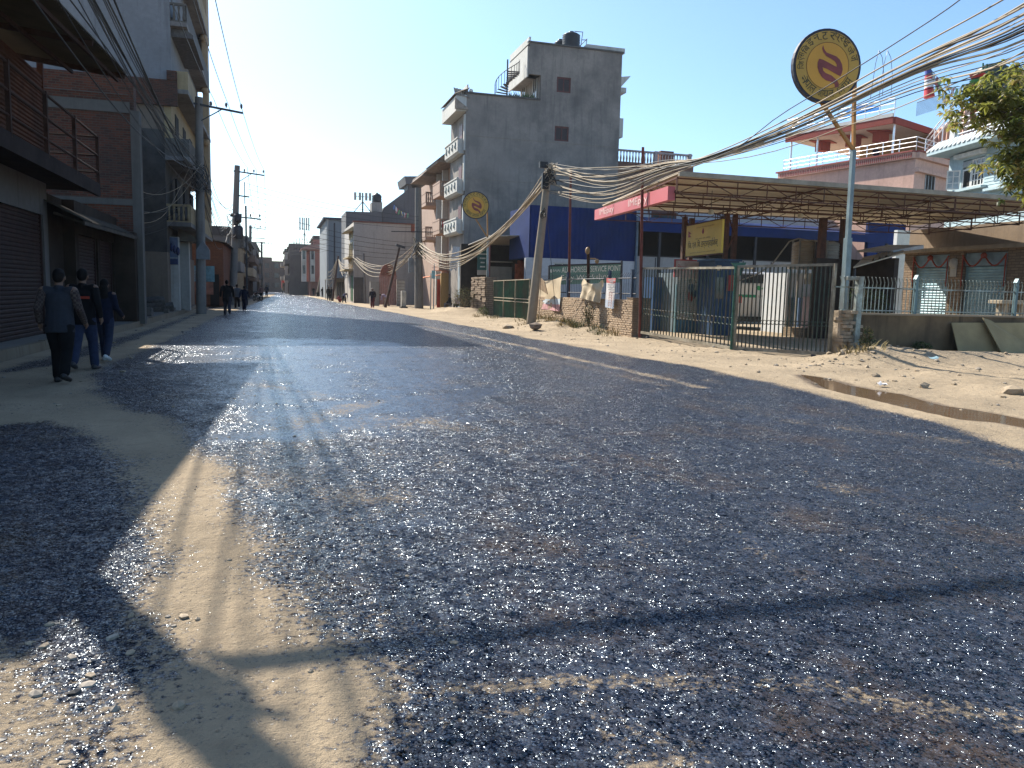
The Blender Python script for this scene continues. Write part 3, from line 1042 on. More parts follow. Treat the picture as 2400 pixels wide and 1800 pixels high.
x0, x1, zt = xu(724, 150), xu(766, 150), ay(740, 585, 150).z
m.box(x0, x1+2, 150, 162, 2.6, zt)
m.box(x0-1.0, x0, 151.5, 160, 2.6, zt-.5)
m.build('wall', rose, ph)
m = MB(); m.box(x0+.2, x1+2, 150.2, 162, 0, 2.6)
m.build('ground_storey', plaster('brown_ground', (.2, .1, .08), (.1, .06, .05), .4), ph)
for u in (713, 733):
    m = MB()
    xa = xu(u, 149.6); 
    m.box(xa-.42, xa+.42, 149.4, 150.2, ay(u, 660, 150).z, zt-.3)
    b = m.build('bay', white_pl, ph)
    for z in (4.0, 6.6):
        g = MB(); g.box(xa-.22, xa+.22, 149.36, 149.395, z, z+1.5)
        g.build('pane', glass_dk, b)
m = MB()
m.prism([(x0-1.3, 149.2, zt), (x1+2.2, 149.2, zt), (x1+2.2, 149.2, zt+.12), (x0-1.3, 149.2, zt+.12)], (0, 13, 0))
m.prism([(x0-1.3, 149.2, zt+.12), (x0+.2, 149.2, zt+.9), (x1+2.2, 149.2, zt+.12)], (0, 12, 0))
m.build('roof', plaster('pink_cornice', (.34, .2, .17), (.2, .12, .1), .3), ph)
m = MB()
a = ay(690, 565, 152); 
for k in range(3):
    m.tube([(a.x+k*.5, 156, zt), (a.x+k*.5, 156, zt+2.2)], .06, 5)
m.build('roof_post', steel_dk, ph)
st = thing('dish_antenna', 'pale satellite dish on the pink house roof', 'antenna', (xu(745, 151), 151, zt+.9))
m = MB(); m.tube([(st.location.x, 151, zt+.1), (st.location.x, 151, zt+.9)], .06, 6)
m.build('mast', steel_dk, st)
m = MB(); c = st.location
m.lathe((c.x, 151, zt+.7), [(.02, 0), (.35, .06), (.55, .2)], 12)
m.build('dish', white_pl, st)
# phone mast on a far roof, two of them
def phone_mast(u, y, vb, vt, label):
    b, tp = ay(u, vb, y), ay(u, vt, y)
    t = thing('phone_mast', label, 'mast', b, 'mobile phone masts on the roofs')
    m = MB()
    m.tube([b, (b.x, y, tp.z)], .09, 6)
    m.tube([(b.x-1, y, b.z), (b.x, y, b.z+(tp.z-b.z)*.55)], .05, 5)
    m.tube([(b.x+1, y, b.z), (b.x, y, b.z+(tp.z-b.z)*.55)], .05, 5)
    m.build('pole', steel_dk, t)
    for dx in (-.9, -.35, .4, .85):
        m = MB()
        hh = (tp.z-b.z)*.4
        m.box(b.x+dx-.14, b.x+dx+.14, y-.25, y-.1, tp.z-hh, tp.z)
        m.tube([(b.x+dx, y-.1, tp.z-hh*.5), (b.x, y, tp.z-hh*.5)], .04, 5)
        m.build('panel_antenna', white_pl, t)
phone_mast(714, 170, 585, 510, 'phone mast with panel antennas above the pink house')
# tall blue-grey house
bg = thing('bluegrey_house', 'tall narrow blue-grey house with bare side wall and white downpipe', 'house', (xu(764, 120), 120, 0))
m = MB()
x0, x1 = xu(766, 120), xu(850, 120)
zt = ay(795, 515, 120).z
m.box(x0, x1+3, 120, 140, 0, zt)
m.box(x0+5, x1+3, 120.3, 138, zt, ay(820, 495, 120).z)
m.build('wall', plaster('far_bluegrey', (.20, .22, .235), (.13, .145, .16), .5), bg)
m = MB(); m.box(x0-.5, x0+5.2, 119.6, 140, zt, zt+.25)
m.build('roof', plain('navy_eave', (.03, .04, .07), .6), bg)
m = MB(); m.tube([(x0+.15, 119.9, 2), (x0+.15, 119.9, zt)], .1, 6)
m.build('downpipe', white_pl, bg)
m = MB(); m.box(xu(784, 120)-.1, xu(784, 120)+.1, 119.93, 119.99, 1, zt-.5)
m.build('wall_joint', plain('joint_dark', (.05, .05, .05), .9), bg)
# gable with stair behind the white house
gs = thing('stair_gable_house', 'dark grey concrete house with sloping stair gable and roof water tank', 'house', (10, 98, 0))
Y1 = 98
pts = [(896, 640), (896, 498), (900, 486), (962, 440), (990, 440), (990, 640)]
m = MB()
m.prism([ay(u, v, Y1) for u, v in pts], (0, 8, 0))
q = [ay(u, v, Y1-.5) for u, v in ((948, 413), (1000, 413), (1000, 433), (952, 431))]
m.prism(q, (0, 6, 0))
m.box(xu(956, Y1, 440), xu(966, Y1, 440), Y1+.2, Y1+3, ay(960, 445, Y1).z, ay(960, 430, Y1).z)
m.prism([ay(u, v, Y1-2) for u, v in ((811, 640), (811, 495), (895, 498), (895, 640))], (0, 7, 0))
m.build('wall', plaster('gable_grey', (.115, .115, .12), (.08, .08, .085), .5), gs)
m = MB()
m.prism([ay(u, v, Y1-1) for u, v in ((871, 497), (871, 474), (896, 474), (896, 497))], (0, 2, 0))
m.build('tank_stand', plaster('stand_grey', (.28, .27, .25), (.15, .14, .13), .4), gs)
wtb = thing('water_tank', 'black ribbed water tank on the stair gable house', 'tank', ay(883, 474, Y1), 'roof water tanks')
m = MB(); c = wtb.location
m.lathe(c, [(.55, 0), (.6, .1), (.55, .2), (.6, .35), (.55, .5), (.6, .65), (.55, .8), (.4, .95), (.15, 1.05), (.15, 1.12)], 14)
m.build('tank_body', plain('black_plastic', (.018, .02, .024), .45, 0, .2), wtb)
phone_mast(850, 97.3, 497, 452, 'phone mast with white panels beside the roof tank of grey house')
# pale blank-walled house
wh = thing('white_house', 'pale house with large blank side wall and damp-stained base', 'house', (8, 86, 0))
x0, x1 = xu(829, 86), xu(975, 86)
zt = ay(890, 523, 86).z
m = MB()
m.box(x0, x1+2, 86, 98, 0, zt)
m.build('wall', plaster('pale_wall', (.43, .40, .36), (.30, .27, .235), .45, blot=.2), wh)
m = MB()
m.box(x0-.1, x1+2, 85.9, 86.2, zt, zt+.12)
m.box(xu(963, 86, 560), xu(978, 86, 560), 85.9, 85.98, ay(970, 545, 86).z, zt)
m.build('coping', plain('redbrown_coping', (.18, .06, .04), .8), wh)
m = MB()
x_a, x_b, z_a, z_b = ry(829, 650, 856, 712, 85.98)
m.box(x_a, x_b, 85.95, 85.99, .02, z_b)
m.build('damp_stain', plaster('damp', (.13, .12, .11), (.08, .07, .06), .6), wh)
m = MB()
m.box(x0-.55, x0, 86.3, 93, ay(825, 600, 86).z-.15, ay(825, 600, 86).z)
m.box(x0-.95, x0, 86.3, 93, 3.45, 3.6)
m.prism([(x0-.9, 86.3, zt-1.0), (x0, 86.3, zt-.4), (x0, 86.3, zt-.9)], (0, 5, 0))
m.build('ledge', plaster('ledge_cream', (.45, .36, .22), (.25, .19, .12), .4), wh)
for y in (87.2, 89.6):
    window(wh, (x0-.02, y, 4.1), Y_, (-1, 0, 0), 1.7, 2.4, plain('yellow_frame', (.5, .38, .2), .6), glass_dk, 2, 1, -.02, .14)
    window(wh, (x0-.02, y, 6.9), Y_, (-1, 0, 0), 1.7, .9, plain('yellow_frame', (.5, .38, .2), .6), glass_dk, 2, 1, -.02, .14)
m = MB(); m.box(x0-.06, x0-.01, 86.9, 88.1, .2, 2.9)
m.build('door', plain('green_door', (.03, .13, .05), .5), wh)
m = MB(); m.box(x0-.05, x0-.01, 88.5, 89.6, .2, 2.9)
m.build('shutter', tin_gr, wh)
# low shed next to it + lean shops beyond
ls = thing('lean_to_shop', 'row of low tin lean-to stalls beyond the pale house', 'shop', (xu(790, 100), 100, 0))
m = MB()
xa = xu(805, 100)
m.box(xa, xa+5, 99, 116, 0, 2.8)
m.build('wall', plaster('stall_wall', (.25, .22, .18), (.12, .1, .08), .5), ls)
m = MB(); m.prism([(xa-1.4, 98.6, 2.6), (xa+5, 98.6, 3.3), (xa+5, 98.6, 3.38), (xa-1.4, 98.6, 2.68)], (0, 18, 0))
m.build('roof', tin_gr, ls)
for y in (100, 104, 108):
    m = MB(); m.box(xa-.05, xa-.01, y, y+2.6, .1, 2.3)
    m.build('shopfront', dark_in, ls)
for y in (100, 107, 115):
    m = MB(); m.tube([(xa-1.3, y, 0), (xa-1.3, y, 2.65)], .06, 6)
    m.build('post', white_pl, ls)
# yard wall with rose gate between white house and the pink balcony block
yw = thing('yard_wall', 'grey rendered yard wall with pinkish arched gate by the pale house', 'wall', (9.6, 70, 0))
m = MB()
xg0, xg1 = xu(889, 74), xu(930, 74)
m.box(xu(878, 74)-.4, xg0, 74, 74.4, 0, ay(880, 660, 74).z)
m.box(xg1, xu(948, 74), 73.9, 74.5, 0, ay(940, 655, 74).z)
m.build('wall', plaster('yard_grey', (.33, .31, .28), (.2, .18, .15), .4), yw)
m = MB()
for k in range(10):
    a = xg0+(xg1-xg0)*k/10
    m.box(a, a+(xg1-xg0)/10-.03, 74.1, 74.16, .1, 2.7)
m.box(xg0, xg1, 74.05, 74.2, 2.7, 2.82)
m.build('gate', plain('rose_gate', (.33, .17, .14), .6, 0, .3, 6), yw)
m = MB()
cx0 = (xg0+xg1)/2
m.prism([(cx0+math.cos(a)*.75, 74.06, 2.8+math.sin(a)*1.1) for a in [math.pi*k/10 for k in range(11)]], (0, .12, 0))
m.build('arch', plain('arch_red', (.25, .10, .07), .7), yw)
m = MB()
for j in range(8):
    m.box(xg1+.01, xu(948, 74)-.02, 73.86, 73.895, .2+j*.28, .38+j*.28)
m.build('wall_band', white_pl, yw)
# ================================================================== RIGHT SIDE, BLOCKS
grey_wall = plaster('grey_side_render', (.27, .242, .215), (.135, .125, .118), .95, streak=.55, blot=.6)
white_tr = plaster('white_trim', (.50, .50, .47), (.3, .28, .24), .35)
pink_bl = plaster('peach_paint', (.38, .27, .21), (.24, .17, .13), .35)
maroon_fr = plain('maroon_frame', (.10, .025, .02), .5, 0, .3, 5)
GX = 13.76
GYD = 65.4
gb = thing('grey_house', 'tall grey rendered house with two small maroon windows and roof tanks', 'house', (GX, 60, 0))
x1 = xu(1452, 60, 300); zr1 = ay(1250, 230, 60).z - .12; xs = ay(1240, 170, 60).x; zr2 = ay(1345, 112, 60).z
xs2 = ay(1267, 210, 60).x; zs2 = ay(1267, 176, 60).z
ww = []
for u0, u1, v0, v1 in ((1305, 1338, 181, 217), (1300, 1333, 296, 331)):
    a = ry(u0, v0, u1, v1, 60)
    ww.append((a[0]-GX, a[1]-GX, a[2], a[3]))
m = MB()
m.wall((GX, 60, 0), X_, (0, -1, 0), x1-GX, zr1, [q for q in ww if q[3] < zr1], .12)
m.wall((xs2, 60, zr1), X_, (0, -1, 0), x1-xs2, zr2-zr1, [(q[0]+GX-xs2, q[1]+GX-xs2, q[2]-zr1, q[3]-zr1) for q in ww if q[2] > zr1], .12)
m.prism([(xs, 60, zs2), (xs2, 60, zs2), (xs2, 60, zr2), (xs, 60, zr2)], (0, 1.2, 0))
m.box(GX, x1, 60.2, GYD, 0, zr1)
m.box(GX, x1, 60.0005, 60.2, zr1-.3, zr1-.001)
m.box(xs2, x1, 60.2, GYD, zr1, zr2)
m.box(xs, xs2, 60.2, GYD, zs2, zr2)
for xx in (GX, x1-.05):
    m.box(xx, xx+.05, 60.001, 60.2, 0, zr1)
m.build('wall', grey_wall, gb)
for q in ww:
    window(gb, (GX+q[0], 60, q[2]), X_, (0, -1, 0), q[1]-q[0], q[3]-q[2], maroon_fr, plain('maroon_pane', (.028, .016, .016), .5), 2, 1, .08, .13)
m = MB()
m.box(GX-.1, xs2, 59.9, 60.25, zr1, zr1+.12)
m.box(xs-.12, x1+.1, 59.9, 60.25, zr2, zr2+.12)
m.build('coping', plain('coping_dark', (.09, .085, .08), .85), gb)
m = MB()
m.box(xs, xs+.15, 60.2, GYD, zr2-.1, zr2+.5)
m.box(xs-.1, xs, 60.2, GYD, zs2-.15, zr2-.2)
m.build('terrace_parapet', white_tr, gb)
m = MB(); m.box(GX+.1, GX+.2, 60.2, GYD, zr1, zr1+.7)
m.build('roof_parapet', white_tr, gb)
for y in (60.8, 63.8):
    window(gb, (xs2-.02, y, zr1+.1), Y_, (-1, 0, 0), 1.1, 2.1, white_tr, glass_dk, 2, 1, -.02, .1)
# street front balconies and tiled pent roof
for k, z in enumerate((5.95, 8.95, 11.95)):
    m = MB()
    m.prism([(GX-.38, 60.3, z), (GX, 60.3, z), (GX, 60.3, z+.16), (GX-.55, 60.3, z+.16)], (0, GYD-60.6, 0))
    m.box(GX-.55, GX-.47, 60.3, GYD-.3, z+.16, z+1.1)
    m.box(GX-.47, GX, 60.3, 60.4, z+.16, z+1.1)
    m.box(GX-.6, GX-.42, 60.24, GYD-.25, z+1.1, z+1.2)
    b = m.build('balcony', white_tr, gb)
    m = MB()
    for j in range(4):
        m.lathe((GX-.57, 61+j*1.1, z+.4), [(.06, 0), (.12, .15), (.05, .3), (.1, .5)], 6)
    m.build('relief', plaster('trim_green', (.4, .45, .42), (.25, .28, .26), .4), b)
    m = MB(); m.box(GX-.06, GX-.01, 60.9, 62, z+.2, z+2.3)
    m.build('door', maroon_fr, gb)
    m = MB(); m.box(GX-.12, GX-.01, 60.0, 60.3, z+.2, z+2.85)
    m.build('corner_pilaster', white_tr, gb)
m = MB()
zp = ay(1060, 262, 60).z
m.prism([(GX-.8, 59.9, zp+.1), (GX, 59.9, zp+.1), (GX, 59.9, zr1-.15), (GX-.8, 59.9, zp+1.2)], (0, GYD-60, 0))
m.build('soffit', white_tr, gb)
m = MB()
m.prism([(GX-.92, 59.7, zp+.18), (GX-.92, 59.7, zp+1.0), (GX+.1, 59.7, zp+.3), (GX+.1, 59.7, zp+.18)], (0, .12, 0))
corrugated(m, (GX-.95, 59.8, zp+1.3), (0, GYD-60, 0), (1.2, 0, .55), (-.3, 0, 1), .03, .3)
corrugated(m, (GX-.93, 59.82, zp+1.25), (1.15, 0, -.15), (0, .5, .6), (0, -1, .5), .03, .2)
m.build('pent_roof', plain('clay_tiles', (.30, .25, .20), .8, 0, .3, 5), gb)
m = MB()
m.prism([(x1-.02, 60.1, ay(1465, 180, 60).z), (x1+.85, 60.1, ay(1465, 176, 60).z), (x1-.02, 60.1, ay(1465, 200, 60).z-.2)], (0, 5, 0))
m.box(x1, x1+.55, 60.2, 62, ay(1458, 215, 60).z, ay(1458, 203, 60).z)
m.box(x1, x1+.4, 60.2, 64, ay(1450, 320, 60).z, ay(1450, 275, 60).z)
m.box(x1-2.9, x1+.35, 60.3, GYD, zr2+.12, zr2+.5)
m.build('rear_ledge', white_tr, gb)
# spiral stair on the lower terrace
m = MB()
c = ay(1188, 225, 61.5)
zt0 = zr1+.1
m.tube([(c.x, 61.5, zt0), (c.x, 61.5, zt0+3.1)], .06, 6)
for k in range(14):
    a0 = 2.6+k*.27
    p = Vector((c.x+math.cos(a0)*.95, 61.5+math.sin(a0)*.95, zt0+k*.17))
    m.beam((c.x, 61.5, p.z), p, .25, .04)
    m.tube([p, p+Z_*.95], .022, 5)
m.tube([(c.x+math.cos(2.6+k*.27)*.95, 61.5+math.sin(2.6+k*.27)*.95, zt0+.95+k*.17) for k in range(14)], .03, 5)
m.build('spiral_stair', steel_dk, gb)
for (u, v) in ((1104, 220), (1240, 104)):
    a = ay(u, v+4, 60.1)
    t = thing('globe_lamp', 'small round white globe lamp on the grey house ' + ('lower parapet corner' if v > 200 else 'upper parapet corner'), 'lamp', a, 'globe lamps on the grey house')
    m = MB(); m.tube([a, a+Z_*.2], .05, 6); m.build('stem', steel_dk, t)
    m = MB(); m.ball(a+Z_*.34, .16, 8); m.build('globe', plain('opal_glass', (.7, .7, .68), .2), t)
for (u, r, vt, lab) in ((1338, .72, 76, 'large black ribbed water tank on top of the tall grey house'), (1313, .5, 95, 'smaller black tank half hidden behind the large roof tank')):
    a = ay(u, 116, 62 if r > .6 else 63.2)
    t = thing('water_tank', lab, 'tank', (a.x, a.y, zr2+.02), 'roof water tanks')
    hgt = ay(u, vt, a.y).z - zr2
    m = MB(); pr = []
    n = 8
    for k in range(n):
        z = hgt*.86*k/n
        pr += [(r, z+.02), (r*.955, z+hgt*.86/n*.55), (r, z+hgt*.86/n-.02)]
    pr += [(r*.7, hgt*.93), (.2, hgt*.95)]
    m.lathe((a.x, a.y, zr2+.02), pr, 22)
    m.build('tank_body', plain('black_plastic', (.018, .02, .024), .45, 0, .2), t)
    m = MB(); m.lathe((a.x, a.y, zr2+.02+hgt*.94), [(.22, 0), (.22, .14), (.1, .17)], 12); m.build('lid', plain('black_plastic', (.018, .02, .024), .45, 0, .2), t)
for z_ in (zr1-3.1, zr1-6.3, zr1-9.4):
    m = MB(); m.box(GX+.05, x1-.1, 59.985, 59.999, z_, z_+.05); m.build('floor_line', plaster('floor_line_tan', (.25, .215, .18), (.15, .14, .12), .6), gb)
fr = thing('roof_ladder', 'thin dark metal ladder frame beside the large roof tank', 'ladder', ay(1362, 116, 62))
m = MB()
a, b = ay(1360, 116, 62), ay(1366, 75, 62); c2 = ay(1372, 116, 62)
m.tube([a, b], .03, 5); m.tube([c2, c2+(b-a)*.62], .03, 5); m.tube([b, a+(b-a)*.98-X_*.7], .03, 5); m.tube([c2+(b-a)*.55, a+(b-a)*.55], .03, 5); m.tube([c2+(b-a)*.6, a-X_*.3], .03, 5)
m.build('frame', steel_dk, fr)
pp = thing('potted_plant', 'small green potted plants on the terrace of the grey house', 'plant', (xs2-1.2, 60.4, zr1+.12))
m = MB()
for k in range(90):
    b = Vector((xs2-1.6+random.uniform(-.7, 1.2), 60.5, zr1+.1))
    d = Vector((random.uniform(-.4, .4), random.uniform(-.2, .2), random.uniform(.1, .6)))
    s = d.cross(Y_).normalized()*.05
    m.quad(b-s, b+s, b+d)
m.build('foliage', plain('leaf_green', (.05, .09, .03), .6), pp)

# --- peach balcony block
PX0 = 14.45
pk = thing('balcony_block', 'peach painted apartment block with stacked balustrade balconies', 'house', (PX0, GYD+.1, 0))
ztop = ay(1030, 352, 68).z
m = MB()
m.box(PX0, 28, GYD+.05, 85, 0, ztop-1.3)
m.build('wall', pink_bl, pk)
m = MB()
m.box(PX0-1.6, PX0+6, 66.0, 79, ztop-1.3, ztop-1.12)
m.prism([(PX0-1.7, 65.9, ztop-1.12), (PX0-.6, 65.9, ztop-.2), (PX0+6, 65.9, ztop-.2), (PX0+6, 65.9, ztop-1.12)], (0, 5.5, 0))
m.prism([(PX0-1.9, 72.5, ztop-1.6), (PX0-.6, 72.5, ztop-.3), (PX0+1, 72.5, ztop-.3), (PX0+1, 72.5, ztop-1.6)], (0, 6, 0))
m.build('roof', plain('weathered_tiles', (.22, .18, .15), .85, 0, .35, 4), pk)
def baluster_balcony(par, x0, x1, y0, y1, z, mat, nb=6):
    m = MB()
    m.box(x0, x1, y0, y1, z-.3, z)
    m.box(x0-.04, x0+.1, y0-.04, y1, z+.78, z+.92)
    m.box(x0+.1, x1, y0-.04, y0+.1, z+.78, z+.92)
    m.box(x0-.02, x0+.1, y0+.2, y1, z, z+.775)
    m.box(x0-.03, x0+.13, y0-.03, y0+.15, z, z+.775)
    for k in range(nb):
        xx = x0+.25+(x1-x0-.3)*k/nb
        m.lathe((xx, y0+.05, z), [(.07, 0), (.05, .1), (.085, .28), (.04, .55), (.07, .775)], 8)
    return m.build('balcony', mat, par)
for k, z in enumerate((3.55, 6.6, 9.7)):
    baluster_balcony(pk, PX0-1.4, PX0, 66.1, 69.2, z, pink_bl)
    if k: baluster_balcony(pk, PX0-1.45, PX0, 72.4, 76, z-.2, pink_bl)
    m = MB(); m.box(PX0-.06, PX0-.01, 66.9, 68, z+.02, z+2.2)
    m.build('door', maroon_fr, pk)
    for y in (69.9, 71.2):
        window(pk, (PX0-.03, y, z+.5), Y_, (-1, 0, 0), .95, 1.9, white_tr, glass_dk, 1, 2, -.02, .13)
m = MB()
m.box(PX0-.5, PX0-.01, 69.5, 69.75, .2, ztop-1.4); m.box(PX0-.5, PX0-.01, 72.1, 72.35, .2, ztop-1.4)
m.build('pilaster', white_tr, pk)
m = MB(); m.box(PX0-.08, PX0-.01, 66.2, 72, .1, 2.6); m.build('blue_shopfront', plain('teal_shop_paint', (.05, .10, .13), .6, 0, .3), pk)
m = MB(); m.box(PX0-1.3, PX0-.01, 65.6, 65.95, .1, 3.0); m.build('ochre_pillar', plaster('ochre', (.42, .27, .11), (.2, .13, .06), .4), pk)
m = MB()
m.prism([(PX0-2.6, 66.5, 2.55), (PX0-.1, 66.5, 3.0), (PX0-.1, 66.5, 3.06), (PX0-2.6, 66.5, 2.61)], (0, 3.5, 0))
m.build('orange_awning', plain('orange_tarp', (.45, .13, .04), .7), pk)
m = MB()
for x in (PX0-1.5, PX0-1.0):
    m.box(x, x+.42, 66.3, 66.34, .1, 2.5)
m.build('red_door', plain('red_paint', (.45, .06, .03), .5), pk)
lau = thing('laundry', 'pale red and blue washing hung on the middle balcony of the peach block', 'laundry', (PX0-.9, 66, 7.2))
m = MB()
for k, mi in enumerate((0, 1, 2)):
    m.m = mi
    m.box(PX0-1.2+k*.33, PX0-.95+k*.33, 65.98, 66.02, 6.85, 7.3+.1*(k % 2))
m.build('cloth', [plain('cloth_red', (.4, .06, .07), .9), plain('cloth_teal', (.08, .16, .2), .9), plain('cloth_white', (.6, .6, .6), .9)], lau)
clw = thing('hung_cloth', 'white sheet hung at the grey house corner above the shop', 'cloth', (12.7, 59.6, 3.3))
m = MB()
a0, a1 = ay(1062, 578, 59.6), ay(1078, 578, 59.6)
n = 10
vs = []
for i in range(n+1):
    x = a0.x+(a1.x-a0.x)*i/n
    for j, z in enumerate((a0.z, a0.z-.8, a0.z-1.75)):
        vs.append((x-.12*j, 59.6+.06*math.sin(i*1.7+j), z-.1*math.sin(i*.8)*j*.5))
m.add(vs, [(3*i+j, 3*i+3+j, 3*i+4+j, 3*i+1+j) for i in range(n) for j in range(2)], True)
m.build('sheet', plain('cloth_white', (.6, .6, .6), .9), clw)

# --- ground-floor shop of the grey house with teal sign
sh2 = thing('corner_shop', 'small blue-white shop front at the foot of the tall grey house', 'shop', (12.3, 57, 0))
Y2 = 57.0
a = ry(1092, 640, 1146, 720, Y2)
m = MB()
m.box(a[0], a[1]+.3, Y2, 59.8, .1, ay(1110, 610, Y2).z)
m.build('wall', plaster('pale_blue_shop', (.27, .33, .37), (.18, .2, .2), .4), sh2)
m = MB(); b = ry(1092, 685, 1116, 700, Y2); m.box(b[0]+.02, b[1], Y2-.05, Y2-.005, .15, b[2]+.1); m.build('blue_base', plain('shop_blue', (.05, .14, .22), .5), sh2)
m = MB(); b = ry(1095, 630, 1114, 684, Y2); m.box(b[0], b[1], Y2-.04, Y2-.006, b[2], b[3]); m.build('pane', glass('shop_glass', (.07, .08, .09)), sh2)
m = MB()
p = [ay(u, v, Y2-1) for u, v in ((1094, 608), (1137, 572), (1141, 578), (1141, 590), (1096, 614))]
m.prism(p, (0, 1.4, 0)); m.build('awning', plain('blue_tin', (.07, .12, .16), .5, .2), sh2)
tsb = thing('teal_signboard', 'tall teal signboard with pale lettering on the corner shop', 'sign', ay(1131, 630, 55.8))
b = ry(1119.5, 580, 1143, 633, 55.8)
m = MB(); m.box(b[0], b[1], 55.8, 55.9, b[2], b[3]); m.m = 1; m.box(b[0], b[1], 55.79, 55.9, b[2]-.35, b[2]-.004)
m.build('board', [plain('sign_teal', (.035, .13, .13), .5, 0, .1), white_tr], tsb)
m = MB()
w_ = b[1]-b[0]
letters(m, 'BAJAJ', (b[0]+w_*.3, 55.79, b[3]-.25), X_, (0, -1, 0), .16, w_*.62)
for k, s in enumerate((.78, .6, .4, .5)):
    m.box((b[0]+b[1])/2-w_*s/2, (b[0]+b[1])/2+w_*s/2, 55.785, 55.795, b[3]-.52-k*.3, b[3]-.42-k*.3)
m.build('lettering', plain('sign_white', (.55, .6, .58), .6), tsb)
# dark open shed
ds = thing('open_shed', 'open fronted dark shed with pale tin roof edge between grey house and blue hall', 'shed', (13, 50, 0))
b = ry(1144, 553, 1245, 700, 51)
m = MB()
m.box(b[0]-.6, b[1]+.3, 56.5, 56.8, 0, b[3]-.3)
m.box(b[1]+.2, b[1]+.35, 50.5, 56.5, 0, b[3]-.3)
m.build('wall', plain('shed_inside_shade', (.03, .026, .023), .9, 0, .4, 2), ds)  # near-black colour stands for the shade inside the shed
m = MB(); m.box(b[0]-.05, b[0]+.05, 50.6, 50.7, 0, b[3]-.15); m.build('post', maroon_fr, ds)
m = MB(); m.prism([(b[0]-.1, 50.3, b[3]-.12), (b[1]+.5, 50.3, b[3]+.05), (b[1]+.5, 50.3, b[3]+.1), (b[0]-.1, 50.3, b[3]-.06)], (0, 6.6, -.3))
m.build('roof', plain('pale_tin', (.42, .38, .33), .5, .3), ds)
c_ = ry(1145, 625, 1200, 655, 52.5)
m = MB(); m.box(c_[0], c_[1], 52.5, 52.8, 0, c_[3]); m.box(c_[0], c_[1], 52.3, 53, c_[3]+.3, c_[3]+.36)
m.build('counter', plaster('cream_counter', (.32, .27, .2), (.2, .16, .11), .4), ds)
m = MB()
for k in range(6):
    u = 1207+k*6
    m.box(xu(u, 51.5), xu(u+5, 51.5), 51.5, 51.7, .2, ay(u, 650-4*(k % 3), 51.5).z+.9+.12*(k % 2))
og = m.build('orange_cloth', plain('orange_cloth', (.40, .09, .03), .9, 0, .4), None, (15, 51.5, .2))
tag(og, 'stack of orange sheets standing inside the open shed', 'cloth')

# --- blue hall
BY = 48.0
hall = thing('blue_hall', 'long hall with dark blue metal cladding over a white base wall', 'building', (15.2, BY, 0))
b = ry(1243, 487, 1490, 607, BY)
zw = ay(1360, 608, BY).z
bl = plain('blue_cladding', (.005, .020, .105), .7, .0, .25, .8, (.008, .02, .06), .35, spec=.15)
m = MB()
corrugated(m, (b[0], BY, zw), (b[1]-b[0], 0, 0), (0, 0, b[3]-zw), (0, -1, 0), .012, .3)
m.box(b[0]-.04, b[1], BY+.1, BY+4.5, zw, b[3]-.01)
x9 = xu(2110, BY)
m.m = 0
m.build('cladding', bl, hall)
m = MB(); m.box(xu(2034, BY, 560), x9, BY-.02, BY+.3, 0, ay(2060, 500, BY).z)
m.build('cladding', bl, hall)
m = MB(); m.box(b[1]+.2, x9, BY+6, BY+6.3, 0, 7.0); m.build('back_wall', dark_in, hall)  # near-black wall colour paints in the darkness under the hall roof
hx = [(ry(1297, 608, 1338, 634, BY)), (ry(1395, 608, 1437, 634, BY))]
m = MB()
m.wall((b[0]-.25, BY-.06, 0), X_, (0, -1, 0), b[1]-b[0]+.3, zw, [(q[0]-b[0]+.25, q[1]-b[0]+.25, q[2], zw-.25) for q in hx], .12)
m.box(b[0]-.25, b[1]+.05, BY+.09, BY+.3, 0, zw-.02)
m.build('base_wall', plaster('white_base', (.46, .47, .49), (.36, .36, .37), .3), hall)
for q in hx:
    window(hall, (q[0], BY-.06, q[2]), X_, (0, -1, 0), q[1]-q[0], zw-.25-q[2], white_tr, glass_dk, 2, 1, .06, .08)
m = MB()
zb = ay(1570, 527, BY).z
m.prism([(b[1]+.1, BY-.6, zb-.55), (x9-3, BY-.6, zb-.55), (x9-3, BY-.6, zb), (b[1]+.1, BY-.6, zb)], (0, .1, 0))
m.prism([(b[1]+.1, BY-.5, zb+.02), (x9-3, BY-.5, zb+.02), (x9-3, BY+6, zb+1.0), (b[1]+.1, BY+6, zb+1.0)], (0, 0, .05))
m.build('canopy_roof', bl, hall)
m = MB()
zlow = ay(1700, 605, BY).z
m.box(b[1]+.2, x9-4, BY+2, BY+2.2, 0, zlow)
m.build('low_wall', plaster('white_base2', (.40, .41, .43), (.3, .3, .3), .3), hall)
m = MB()
for k in range(9):
    xx = b[1]+.2+k*2.3
    m.box(xx-.03, xx+.03, BY+1.96, BY+2.0, .1, zlow-.05)
m.box(b[1]+.2, x9-4, BY+1.95, BY+2.0, zlow, zlow+.07)
m.build('wall_trim', plain('trim_dark', (.05, .05, .06), .6), hall)
m = MB(); m.tube([(b[1]+.05, BY-.12, 0), (b[1]+.05, BY-.12, b[3]-.4)], .09, 8); m.build('downpipe', plain('pipe_blue', (.12, .16, .2), .5), hall)
for k in range(6):
    xx = b[1]+1.5+k*3.6
    m = MB(); m.box(xx-.08, xx+.08, BY-.55, BY-.4, 0, zb-.55)
    m.build('post', plain('post_dark', (.03, .03, .035), .7), hall)
hr = thing('terrace_house', 'peach house with white balustrade terrace rising behind the blue hall', 'house', (24, 66, 0))
q = ry(1440, 360, 1610, 560, 66)
m = MB(); m.box(q[0]-2, q[1]-.0, 66, 76, 0, ay(1520, 395, 66).z); m.build('wall', plaster('peach_brown', (.28, .19, .14), (.18, .12, .09), .4), hr)
m = MB(); zt = ay(1520, 382, 66).z
